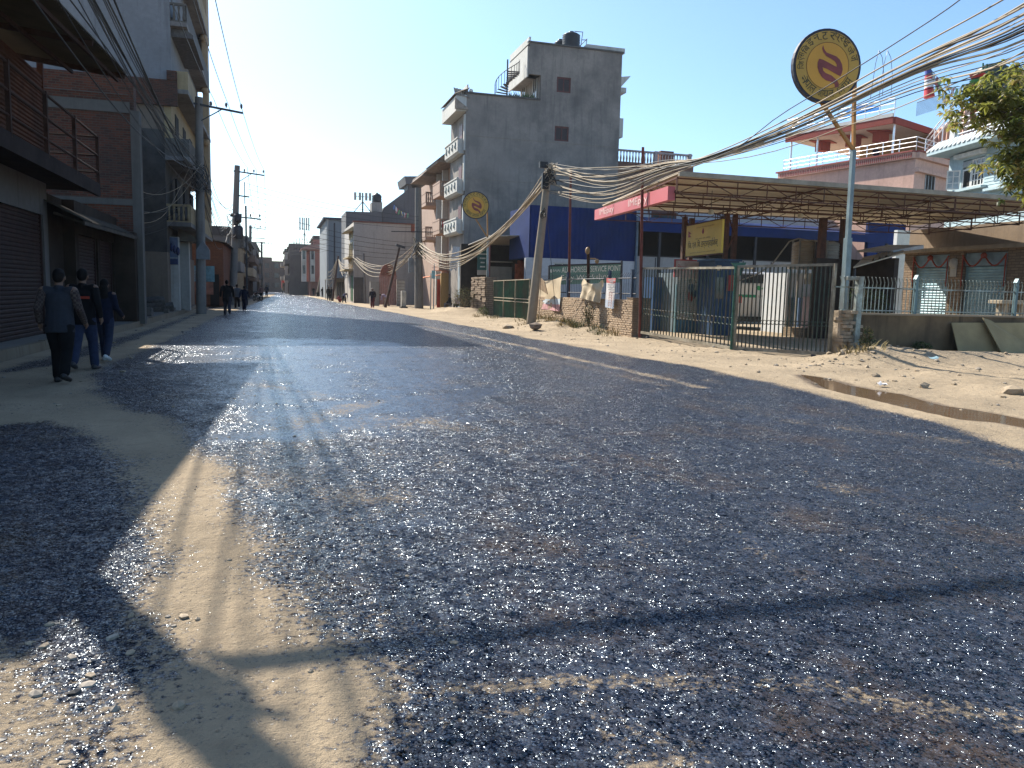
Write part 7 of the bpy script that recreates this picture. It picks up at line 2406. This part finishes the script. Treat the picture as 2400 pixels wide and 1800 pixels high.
    for sd in (-1, 1):
        balls.append((J['hd']+Vector((.08*sd*k, 0, 0)), (.014*k, .022*k, .035*k)))        # ears
        balls.append((J['hd']+Vector((.032*sd*k, .088*k, .03*k)), (.018*k, .012*k, .008*k)))  # brow
        segs.append(([J['ch']+UP*.07*k, J['sh', sd]], r(.075, .068)))
        segs.append(([J['sh', sd], J['el', sd], J['wr', sd]], r(.058, .045, .03)))
        segs.append(([J['hip', sd], J['hip', sd].lerp(J['kn', sd], .4), J['kn', sd], J['kn', sd].lerp(J['an', sd], .3), J['an', sd]], r(.085*b, .072*b, .048, .046, .036)))
        segs.append(([J['an', sd]-Vector((0, .04*k, .03*k)), J['toe', sd]], r(.042, .034)))
        d = (J['wr', sd]-J['el', sd]).normalized()
        fwd = Vector((0, 1, 0)); fwd = (fwd-d*fwd.dot(d)).normalized()
        pl = J['wr', sd]+d*.05*k
        segs.append(([J['wr', sd], pl+fwd*.012*k, J['wr', sd]+d*.09*k+fwd*.01*k], r(.026, .034, .034)))
        for i, ln in enumerate((.062, .072, .068, .052)):
            p0 = J['wr', sd]+d*.09*k+fwd*(.032-.02*i)*k
            p1 = p0+d*ln*.5*k; p2 = p0+d*ln*.9*k-Vector((sd*.018*k, 0, 0))
            segs.append(([p0, p1, p2], r(.0105, .0098, .0085)))
        p0 = J['wr', sd]+d*.035*k+fwd*.03*k
        segs.append(([p0, p0+d*.03*k+fwd*.022*k, p0+d*.058*k+fwd*.026*k], r(.013, .012, .010)))
    body = fused(segs, balls, vox, 'body', SKIN, t, 3 if vox < .012 else 2, tors)
    # trousers or skirt
    if legs is not None:
        if skirt:
            m = MB(); z0 = J['an', 1].z+.22*k
            P = [J['pel']+UP*.08*k, Vector((0, .02, (J['pel'].z+z0)/2)), Vector((0, .03, z0))]
            m.tube(P, r(.15, .20, .25), 16); m.build('skirt', legs, None).parent = t
        else:
            s2 = []; hip_ = [([J['pel']-UP*.10*k, J['pel'], J['pel']+UP*.10*k], [.176*b*k]*3, [.130*k]*3)]
            for sd in (-1, 1):
                an = J['an', sd]; s2.append(([J['hip', sd], J['hip', sd].lerp(J['kn', sd], .45), J['kn', sd], J['kn', sd].lerp(an, .45), an.lerp(J['kn', sd], .03)], r(.112*b, .102*b, .084, .078, .074)))
            fused(s2, [], max(vox, .014), 'trousers', legs, t, 2, hip_)
    if top is not None:
        s2 = [([J['ch']+UP*.06*k, J['nk']-UP*.015*k], r(.088, .068))]
        for sd in (-1, 1):
            s2.append(([J['ch']+UP*.06*k, J['sh', sd]-Vector((.035*sd*k, 0, -.005*k))], r(.08, .072)))
        s_sl = []
        for sd in (-1, 1):
            sl_ = ([J['sh', sd]-Vector((0, 0, .012*k)), J['el', sd], J['wr', sd].lerp(J['el', sd], .06)], r(.072, .060, .050))
            (s_sl if sleeve is not None else s2).append(sl_)
        fused(s2, [], max(vox, .014), 'jacket' if sleeve is None else 'vest', top, t, 2, torso(1.13, .07+top_len, 1.06))
        for sl_ in s_sl: fused([sl_], [], .014, 'sleeve', sleeve, t, 2)
    if hair:
        hb = [(J['hd']+UP*.045*k-Vector((0, .018*k, 0)), (.088*k, .100*k, .102*k)), (J['hd']-Vector((0, .05*k, -.01*k)), (.078*k, .062*k, .09*k))]
        if hair == 'long':
            hb += [(J['hd']-Vector((0, .07*k, .10*k)), (.10*k, .07*k, .14*k)), (J['hd']-Vector((0, .09*k, .24*k)), (.115*k, .06*k, .15*k))]
        if hair == 'scarf':
            hb = [(J['hd']+UP*.02*k-Vector((0, .03*k, 0)), (.10*k, .105*k, .12*k)), (J['nk'], (.11*k, .1*k, .06*k))]
        fused([], hb, max(vox, .012), 'hair' if hair != 'scarf' else 'headscarf', HAIR if hair != 'scarf' else plain('scarf_grey', (.25, .23, .22), .9), t, 2)
    for sd in (-1, 1):
        m = MB(); a, b_ = J['an', sd]-Vector((0, .055*k, .04*k)), J['toe', sd]
        fused([([a, a.lerp(b_, .5), b_], r(.05, .048, .038))], [], .014, 'shoe', shoes or plain('shoe_black', (.012, .012, .013), .5), t, 1)
    return t
denim = plain('denim_blue', (.012, .021, .055), .85, 0, .35, 14)
blk = plain('black_cloth', (.006, .006, .007), .9, 0, .3, 12, spec=.15)
navy = plain('navy_cloth', (.008, .011, .026), .9, 0, .3, 12, spec=.15)
whs = plain('white_shoe', (.55, .58, .58), .5)
plaid = check_cloth('plaid_sleeve', (.10, .075, .06), (.03, .01, .009), 28)
m1 = person('man walking away in blue-grey quilted vest with plaid sleeves and dark trousers', Vector((gp(146, 898).x, gp(146, 898).y, 0)), rad(-3), 1.70, .0085, plain('quilted_vest', (.011, .015, .024), .8, 0, .25, 18), blk, None, 'walk', .16, .12, 'short', .06, 1.12, plaid)
P2 = gp(200, 868)
m2 = person('man walking away in black hoodie with red stripe and blue jeans', P2, rad(-4), 1.74, .0085, blk, denim, plain('dark_sneaker', (.03, .03, .035), .5), 'walk', .2, .16, 'short', .05, 1.05, phase=-1)
m = MB(); c = Vector((.05, -.188, 1.28)); m.obox(c, (.11, 0, 0), (0, .012, 0), (0, 0, .022)); o = m.build('back_stripe', plain('stripe_red', (.30, .035, .015), .8)); o.parent = m2
P3 = gp(249, 847)
person('woman with long black hair walking away in dark jacket, jeans and white shoes', P3, rad(-6), 1.58, .0085, navy, plain('denim_dark', (.009, .016, .04), .85, 0, .3, 14), whs, 'walk', .26, .1, 'long', .04, .95, elbow=.55)
person('man in black coat walking beside the brick shed, tallest figure far left', gp(533, 738), rad(4), 1.78, .016, blk, plain('dark_trousers', (.014, .016, .03), .85), None, 'walk', .16, .15, 'short', .16, 1.2)
person('boy in navy jacket with swinging arms walking past the second pole', gp(573, 728), rad(-8), 1.52, .016, navy, navy, None, 'walk', .2, .45, 'short', .04, 1.05, elbow=.1)
person('figure in dark clothes half hidden between the black coat man and the boy', gp(556, 725), rad(5), 1.62, .016, plain('slate_top', (.05, .06, .075), .9), blk, whs, 'walk', .2, .2, 'short')
person('person in brownish jacket carrying something by the far left houses', Vector((ay(612, 690, 92).x, 92, 0)), rad(10), 1.6, .02, plain('mauve_top', (.15, .09, .09), .9), blk, None, 'walk', .2, .3)
person('distant person in dark blue walking far along the left verge', Vector((ay(625, 688, 120).x, 120, 0)), rad(0), 1.7, .024, navy, navy, None, 'walk', .2, .2)
person('woman in dark shawl and red skirt standing at the right road edge', gp(873, 721), rad(160), 1.58, .018, plain('dark_shawl', (.018, .014, .022), .9), plain('dark_redskirt', (.10, .015, .02), .9), plain('red_sock', (.25, .03, .03), .8), 'stand', .05, .05, 'scarf', .28, 1.1)
person('person in lavender shirt bending at the foot of the leaning iron pole', gp(905, 718), rad(70), 1.6, .018, plain('lavender', (.27, .22, .30), .9), plain('tan_trouser', (.2, .15, .12), .9), None, 'bend')
person('child in red crouching by the green door of the pale house', Vector((ay(797, 700, 88).x, 88, 0)), rad(120), 1.4, .022, plain('red_top', (.25, .03, .035), .9), plain('red_trouser', (.18, .03, .03), .9), None, 'crouch')
person('person in blue top standing bent beside the crouching child in red', Vector((ay(807, 700, 87).x, 87, 0)), rad(200), 1.5, .022, plain('blue_top', (.09, .1, .2), .9), blk, None, 'bend')
person('woman in black standing left of a pair beyond the pale house', Vector((ay(770, 695, 98).x, 98, 0)), rad(180), 1.65, .022, blk, blk, None, 'walk', .2, .2)
person('person in dark clothes standing right of a pair beyond the pale house', Vector((ay(777, 695, 98.6).x, 98.6, 0)), rad(160), 1.6, .022, navy, blk, None, 'stand')
person('man seated in a dark top at the shop step by the ochre pillar', Vector((ay(1054, 715, 62).x, 62, .05)), rad(100), 1.6, .02, blk, plain('grey_trouser', (.1, .09, .09), .9), None, 'sit')
person('seated person in pale jacket outside the corner shop', Vector((ay(1073, 715, 59).x, 59, .05)), rad(140), 1.6, .02, plain('pale_jacket', (.35, .27, .25), .9), blk, None, 'sit')
person('seated person in white shirt right beside the bushes near corner shop', Vector((ay(1088, 715, 58).x, 58, .05)), rad(200), 1.6, .02, plain('white_shirt', (.5, .48, .45), .9), blk, None, 'sit')
person('person in dark top standing on the pink house terrace behind railing', TERR, rad(150), 1.7, .03, navy, blk, None, 'stand')
for (u, y, lab) in ((735, 150, 'far small figure nearest the pink house foot'), (745, 138, 'far small figure sitting low by the rubble beyond thin pole'), (756, 130, 'far dark figure standing upright among the rubble')):
    person(lab, Vector((ay(u, 690, y).x, y, 0)), rad(170), 1.6, .03, blk, navy, None, 'crouch' if u == 745 else 'stand')
# ================================================================== VEHICLES, PLANTS, RUBBLE
# far red truck at the end of the street
tr_ = thing('red_truck', 'small red-topped truck parked at the far end of the street', 'truck', (ay(672, 685, 205).x, 205, 0))
x = ay(672, 685, 205).x
m = MB(); m.box(x-1.2, x+1.2, 205.6, 211, 1.2, 3.1); m.build('cargo_cover', plain('truck_red', (.45, .05, .04), .6), tr_)
m = MB(); m.box(x-1.1, x+1.1, 205, 211, .6, 1.19); m.box(x-1.05, x+1.05, 204.0, 205.0, .5, 2.5); m.build('body', plain('truck_tan', (.28, .2, .12), .6), tr_)
m = MB(); m.box(x-.85, x+.85, 203.95, 203.99, 1.6, 2.3); m.build('windscreen', glass_dk, tr_)
for dx in (-1.0, 1.0):
    m = MB(); m.tube([(x+dx-.12, 204.6, .45), (x+dx+.12, 204.6, .45)], .45, 12); m.build('wheel', plain('tyre_black', (.02, .02, .02), .8), tr_)
# parked motorcycles on the left far side
def motorbike(label, loc, rz_):
    t = thing('motorcycle', label, 'motorcycle', loc, 'motorcycles by the far left houses'); t.rotation_euler = (0, 0, rz_)
    def pb(mb, name, mat):
        o = mb.build(name, mat); o.parent = t; return o
    for y in (-.62, .62):
        m = MB(); m.tube([(Vector((0, y+.29*math.cos(a), .3+.29*math.sin(a)))) for a in [i*math.pi/8 for i in range(17)]], .05, 6, False); pb(m, 'wheel', plain('tyre_black', (.02, .02, .02), .8))
    m = MB(); m.tube([(0, .62, .3), (0, .42, .95)], .035, 6); m.tube([(0, -.62, .3), (0, -.1, .4), (0, .35, .75)], .05, 6); m.tube([(-.33, .36, 1.02), (0, .42, .98), (.33, .36, 1.02)], .018, 6); pb(m, 'frame', steel_dk)
    m = MB(); m.ball((0, .15, .78), (.13, .12), 8); pb(m, 'tank', plain('bike_red', (.12, .01, .01), .3))
    m = MB(); m.obox((0, -.35, .78), (.12, 0, 0), (0, .32, 0), (0, 0, .06)); pb(m, 'seat', blk)
    m = MB(); m.ball((0, .52, .88), .09, 7); pb(m, 'headlight', glass_dk)
    return t
motorbike('dark motorcycle parked beside the tan house, nearer one', Vector((ay(600, 690, 86).x, 86, 0)), rad(20))
motorbike('dark motorcycle parked beside the tan house, farther one', Vector((ay(606, 690, 90).x, 90, 0)), rad(25))
# ---- tree at the right
lf1 = plain('leaf_olive', (.17, .18, .04), .45, 0, .45, 4, (.13, .11, .03), .4)
lf2 = plain('leaf_dark', (.035, .055, .014), .5, 0, .4, 4)
lf3 = plain('leaf_dry', (.30, .25, .10), .5, 0, .35, 4)
for lm, tc in ((lf1, (.30, .32, .06)), (lf2, (.10, .14, .03)), (lf3, (.36, .29, .09))):
    t_ = lm.node_tree; b_n = t_.nodes['Principled BSDF']; tl = node(t_, 'ShaderNodeBsdfTranslucent'); tl.inputs[0].default_value = (*tc, 1)
    ms_ = t_.nodes.new('ShaderNodeMixShader'); ms_.inputs[0].default_value = .42
    L(t_, b_n.outputs[0], ms_.inputs[1]); L(t_, tl.outputs[0], ms_.inputs[2]); L(t_, ms_.outputs[0], t_.nodes['Material Output'].inputs[0])
bark = plain('bark_grey', (.11, .085, .06), .9, 0, .4, 9)
tree = thing('tree', 'broad-leaved tree with olive drooping leaves at the right edge of the verge', 'tree', (14.9, 10.9, 0))
rng = random.Random(21)
root = Vector((14.9, 10.9, -.1)); fork = Vector((14.7, 11.1, 3.6))
m = MB(); m.tube([root, root.lerp(fork, .5)+Vector((.1, 0, 0)), fork], [.24, .19, .16], 10); m.build('trunk', bark, tree)
def tp_(u, v, d): return gpd(u, v, d)
ends = [(2222, 208, 14.6), (2240, 232, 14.2), (2262, 225, 14.9), (2285, 232, 14.3), (2310, 245, 14.6), (2325, 215, 15.0), (2345, 190, 15.2), (2372, 175, 15.0), (2400, 200, 14.6), (2362, 250, 14.3), (2385, 280, 14.6), (2345, 345, 14.2), (2365, 362, 14.5), (2395, 340, 14.0), (2350, 405, 14.3), (2375, 420, 14.6), (2405, 395, 14.2), (2262, 262, 14.4), (2430, 250, 14.3), (2440, 330, 14.6), (2430, 420, 14.2), (2460, 180, 15.0), (2335, 260, 14.8), (2380, 225, 15.3), (2340, 425, 14.2), (2372, 395, 13.8), (2390, 310, 13.7), (2400, 150, 14.9), (2390, 160, 15.2), (2420, 300, 13.9), (2395, 370, 14.4), (2375, 330, 14.1), (2410, 350, 14.8), (2405, 440, 14.4), (2320, 200, 14.7), (2345, 235, 14.2), (2350, 280, 14.0), (2360, 210, 14.1), (2330, 360, 14.2), (2345, 310, 13.9), (2365, 385, 14.5), (2310, 225, 14.0), (2380, 250, 13.9), (2290, 215, 14.5), (2270, 240, 14.3)]
for k in range(26):
    a = rng.uniform(0, 6.28); rr_ = rng.uniform(.6, 2.1)
    e = Vector((15.4+rr_*math.cos(a), 10.6+rr_*math.sin(a), rng.uniform(3.8, 6.6)))
    ends.append(e)
br = MB(); lv = MB()
for e in ends:
    if not isinstance(e, Vector): e = tp_(e[0]+30, e[1]+4, e[2])
    mid = fork.lerp(e, .5)+Vector((rng.uniform(-.2, .2), rng.uniform(-.2, .2), rng.uniform(.1, .4)))
    br.tube([fork, mid, e], [.06, .035, .012], 5)
    # whorls of long drooping leaves round the twig ends
    for w_ in range(15):
        c = e+Vector((rng.gauss(0, .18), rng.gauss(0, .25), rng.gauss(0, .17)))
        lv.m = rng.choice([0, 0, 0, 0, 1, 2])
        for j in range(9):
            an = rng.uniform(0, 6.28); d = Vector((math.cos(an), math.sin(an), rng.uniform(-.75, .35))).normalized()
            ln = rng.uniform(.12, .2); wd = ln*.19
            sd = d.cross(Z_).normalized(); nrm = sd.cross(d)
            p0 = c+d*.02; p1 = c+d*ln*.5+nrm*.012; p2 = c+d*ln-Z_*ln*.25
            lv.add([p0, p1+sd*wd-nrm*.01, p2, p1-sd*wd-nrm*.01, p1], [(0, 1, 4), (1, 2, 4), (2, 3, 4), (3, 0, 4)])
br.build('branch', bark, tree)
lv.build('foliage', [lf1, lf2, lf3], tree)
# ---- weeds and bushes
wd1 = plain('weed_green', (.07, .09, .025), .7, 0, .45, 5); wd2 = plain('weed_dry', (.26, .20, .085), .85, 0, .35, 5)
def tuft(mb, c, n, h, s, rg, droop=.4, wid=.012):
    for k in range(n):
        an = rg.uniform(0, 6.28); rr_ = rg.uniform(0, s)
        b = c+Vector((rr_*math.cos(an), rr_*math.sin(an), 0)); b.z = hz1(b.x, b.y)-.01
        d = Vector((math.cos(an)*rg.uniform(.05, droop), math.sin(an)*rg.uniform(.05, droop), 1))*h*rg.uniform(.4, 1.1)
        sd = Vector((-math.sin(an+1), math.cos(an+1), 0))*wid
        mid = b+d*.55; tip = b+d+Vector((math.cos(an), math.sin(an), -.4))*h*.2
        mb.quad(b-sd, b+sd, mid+sd*.8, mid-sd*.8); mb.add([mid-sd*.8, mid+sd*.8, tip], [(0, 1, 2)])
def bush(label, c, r, h, n, mats, seed, name='bush'):
    rg = random.Random(seed); c = Vector(c); t = thing(name, label, 'bush' if name == 'bush' else 'plant', c)
    m = MB()
    for k in range(9):
        e = c+Vector((rg.uniform(-r, r)*.8, rg.uniform(-r, r)*.8, h*rg.uniform(.5, 1))); m.tube([c, c.lerp(e, .5)+Vector((0, 0, .1*h)), e], [.02, .014, .006], 4)
    m.build('stem', plain('twig', (.15, .11, .06), .9), t)
    m = MB()
    for k in range(n):
        u_, th, ph_ = rg.random()**.45, rg.uniform(0, 6.28), rg.uniform(0, 1)
        p = c+Vector((r*u_*math.cos(th)*(1-.4*ph_), r*u_*math.sin(th)*(1-.4*ph_), h*(.08+.95*ph_*(1-.25*u_))))
        m.m = rg.choice([0, 0, 1])
        a = Vector((rg.gauss(0, 1), rg.gauss(0, 1), rg.gauss(0, .6))).normalized(); b_ = a.cross(Vector((rg.gauss(0, 1), rg.gauss(0, 1), rg.gauss(0, 1)))).normalized()
        l_ = rg.uniform(.04, .09); m.quad(p, p+a*l_*.5+b_*l_*.25, p+a*l_, p+a*l_*.5-b_*l_*.25)
    m.build('foliage', mats, t)
    return t
bush('grey-green bush growing beside the broken stone pillar', (12.1, 52.3, hz1(12.1, 52.3)), 1.0, 1.5, 1700, [wd1, wd2], 1)
bush('small dark green weed clump at the stone pillar foot', (12.5, 48.6, hz1(12.5, 48.6)), .5, .6, 600, [wd1, lf2], 2)
bush('tall thin weed climbing the brick wall under the plain cloth', (12.1, 29.9, hz1(12.1, 29.9)), .28, 1.0, 420, [wd1, wd2], 3)
bush('dark green weed clump below the rendered wall', (16.6, 17.2, hz1(16.6, 17.2)), .35, .4, 380, [lf2, wd1], 4)
bush('scrappy weed growing at the stone pier foot', (14.55, 16.9, hz1(14.5, 16.9)), .22, .55, 320, [wd1, wd2], 5)
b_ = thing('potted_plant', 'pale variegated shrub in a pot before the stone shop shutter', 'plant', (xu(2210, 22), 22, 0))
def pot_plant(label, u, y, h, r, n, mats, seed, pcol):
    c = Vector((xu(u, y, 700), y, 0)); t = bush(label, c+Z_*.45, r, h, n, mats, seed, 'potted_plant')
    m = MB(); m.lathe(c, [(.16, 0), (.24, .4), (.27, .42), (.27, .48)], 12); m.build('pot', plain('pot_clay' + str(seed), pcol, .8), t)
bpy.data.objects.remove(b_)
pot_plant('pale variegated shrub in a pot before the lit grey-green shutter', 2215, 22.5, 1.1, .55, 420, [plain('leaf_yellow', (.33, .34, .10), .5, 0, .3, 6), wd1], 6, (.35, .17, .08))
pot_plant('dark feathery plant in a pot under the shed roof behind fence', 2048, 22.5, 1.7, .7, 1100, [lf2, wd1], 7, (.12, .08, .06))
pot_plant('small leafy plant in a pot right behind the large sign pole', 2003, 20, 1.7, .35, 420, [lf2, wd1], 8, (.2, .1, .06))
gs_ = MB(); rng = random.Random(31)
for k in range(46):
    t = rng.random(); c = Vector((12.25+.3*t-rng.uniform(.05, .9), 37.5-10.6*t, 0)); gs_.m = rng.choice([0, 1, 1])
    tuft(gs_, c, rng.randint(10, 34), rng.uniform(.15, .5), .28, rng, .55)
for c in ((11.3, 30.6), (11.0, 33.6), (13.9, 16.7), (14.2, 16.4), (10.4, 33.0), (12.0, 44.6), (11.9, 47.5)):
    gs_.m = 1; tuft(gs_, Vector((*c, 0)), 40, .3, .4, rng, .6)
for k in range(26):
    gs_.m = rng.choice([0, 1]); tuft(gs_, Vector((rng.uniform(14.6, 22), 17.35-rng.uniform(0, .15), 0)), 8, .14, .15, rng, .6)
tag(gs_.build('weeds', [wd1, wd2]), 'dry grass and weeds along the brick wall foot', 'weeds', kind='stuff')
# ---- stones
st_m = plain('stone_tan', (.34, .27, .19), .9, 0, .3, 9, (.22, .17, .11), .3, .01)
def stone_mesh(mb, c, s, rg):
    n0 = len(mb.v); bm = bmesh.new(); bmesh.ops.create_icosphere(bm, subdivisions=1, radius=1)
    sx_, sy_, sz_ = s*rg.uniform(.7, 1.4), s*rg.uniform(.6, 1.2), s*rg.uniform(.4, .75); a = rg.uniform(0, 6.28)
    vs = []
    for v in bm.verts:
        j = rg.uniform(.75, 1.2); x_, y__, z_ = v.co.x*sx_*j, v.co.y*sy_*j, v.co.z*sz_*j
        vs.append((c[0]+x_*math.cos(a)-y__*math.sin(a), c[1]+x_*math.sin(a)+y__*math.cos(a), c[2]+z_))
    mb.add(vs, [tuple(v.index for v in f.verts) for f in bm.faces]); bm.free()
rng = random.Random(5)
for (u, v, s, lab) in ((2372, 917, .17, 'angular pale stone block lying on the right verge, largest there'), (2165, 905, .14, 'flat tan stone lying among the pebbles beyond the puddle'), (2052, 880, .10, 'small rounded stone lying near the rubble heap'), (2005, 835, .17, 'upright tan boulder leaning at the green gate post foot'), (2025, 833, .14, 'dark rounded boulder beside the upright tan boulder'), (2135, 838, .15, 'pale boulder half buried below the rendered wall'), (1190, 766, .28, 'square concrete lump at the foot of the leaning pole'), (1235, 742, .26, 'white sack-like stone beside the leaning pole foot'), (1275, 752, .3, 'brown rubble lump under the large banner'), (1255, 765, .26, 'dark rubble lump right of the leaning pole foot')):
    p = gp(u, v, .05)
    for _ in range(3): p = gp(u, v, hz1(p.x, p.y)+s*.25)
    m = MB(); stone_mesh(m, p, s, rng); o = m.build('stone', st_m if 'dark' not in lab else plain('stone_dark', (.16, .12, .09), .9), None, p); tag(o, lab, 'stone')
gm = MB()
def scatter(n, fx, fy, smin, smax, zf=None):
    for k in range(n):
        x_, y__ = fx(), fy(); s = smin+(smax-smin)*rng.random()**3
        gm.m = rng.choice([0, 0, 1, 2]) if x_ < 8 else rng.choice([0, 0, 0, 1]); stone_mesh(gm, (x_, y__, (zf(x_, y__) if zf else hz1(x_, y__))+s*.2), s, rng)
scatter(240, lambda: rng.uniform(9.4, 20), lambda: rng.uniform(9, 17.2), .012, .075)
scatter(90, lambda: rng.gauss(13.3, 1.0), lambda: rng.gauss(16.0, .7), .015, .06)
scatter(260, lambda: rng.uniform(9.2, 12.6), lambda: rng.uniform(17, 40), .012, .06)
scatter(25, lambda: rng.gauss(14.2, .5), lambda: rng.gauss(16.8, .3), .04, .13)
zr0 = lambda x_, y__: .004
scatter(420, lambda: rng.uniform(-2.6, -.35), lambda: rng.uniform(2.2, 3.9), .005, .03, zr0)
scatter(170, lambda: rng.uniform(-2.2, 5), lambda: rng.uniform(2.4, 12), .006, .022, zr0)
scatter(120, lambda: rng.uniform(-4.6, -2.5), lambda: rng.uniform(8, 40), .01, .05, zr0)
tag(gm.build('gravel', [st_m, plain('stone_grey', (.30, .26, .21), .9, 0, .3, 9), plain('stone_tarred', (.03, .028, .028), .4)]), 'loose stones and gravel scattered on verge and dirt', 'gravel', kind='stuff')
# litter
for (u, v, c, lab) in ((1428, 765, (.02, .22, .20), 'teal plastic scrap in the weeds below the narrow banner'), (2187, 843, (.3, .45, .5), 'pale blue plastic scrap at the rendered wall foot'), (2150, 838, (.05, .10, .10), 'dark green plastic bag at the rendered wall foot'), (2065, 903, (.6, .6, .62), 'white paper scrap beside the puddle')):
    p = gp(u, v, .03)
    for _ in range(3): p = gp(u, v, hz1(p.x, p.y)+.03)
    m = MB(); vs = []
    for j in range(4):
        for i in range(4): vs.append(p+Vector(((i-1.5)*.06+rng.gauss(0, .012), (j-1.5)*.05, .03+rng.gauss(0, .025))))
    m.add(vs, [(j*4+i, j*4+i+1, j*4+i+5, j*4+i+4) for j in range(3) for i in range(3)], True); o = m.build('litter', plain('litter' + str(u), c, .5), None, p); tag(o, lab, 'litter')
# ================================================================== HAZE
hm = bpy.data.materials.new('haze_air')
hm.use_nodes = True
ht = hm.node_tree
ht.nodes.remove(ht.nodes['Principled BSDF'])
pv_ = ht.nodes.new('ShaderNodeVolumePrincipled')
pv_.inputs['Color'].default_value = (.86, .93, 1.0, 1)
pv_.inputs['Density'].default_value = 0.0002
pv_.inputs['Anisotropy'].default_value = 0.1
L(ht, pv_.outputs[0], ht.nodes['Material Output'].inputs['Volume'])
m = MB(); m.box(-830, 830, -340, 1230, -1.5, 25)
tag(m.build('haze', hm), 'thin pale dust haze hanging over the whole street', kind='stuff')
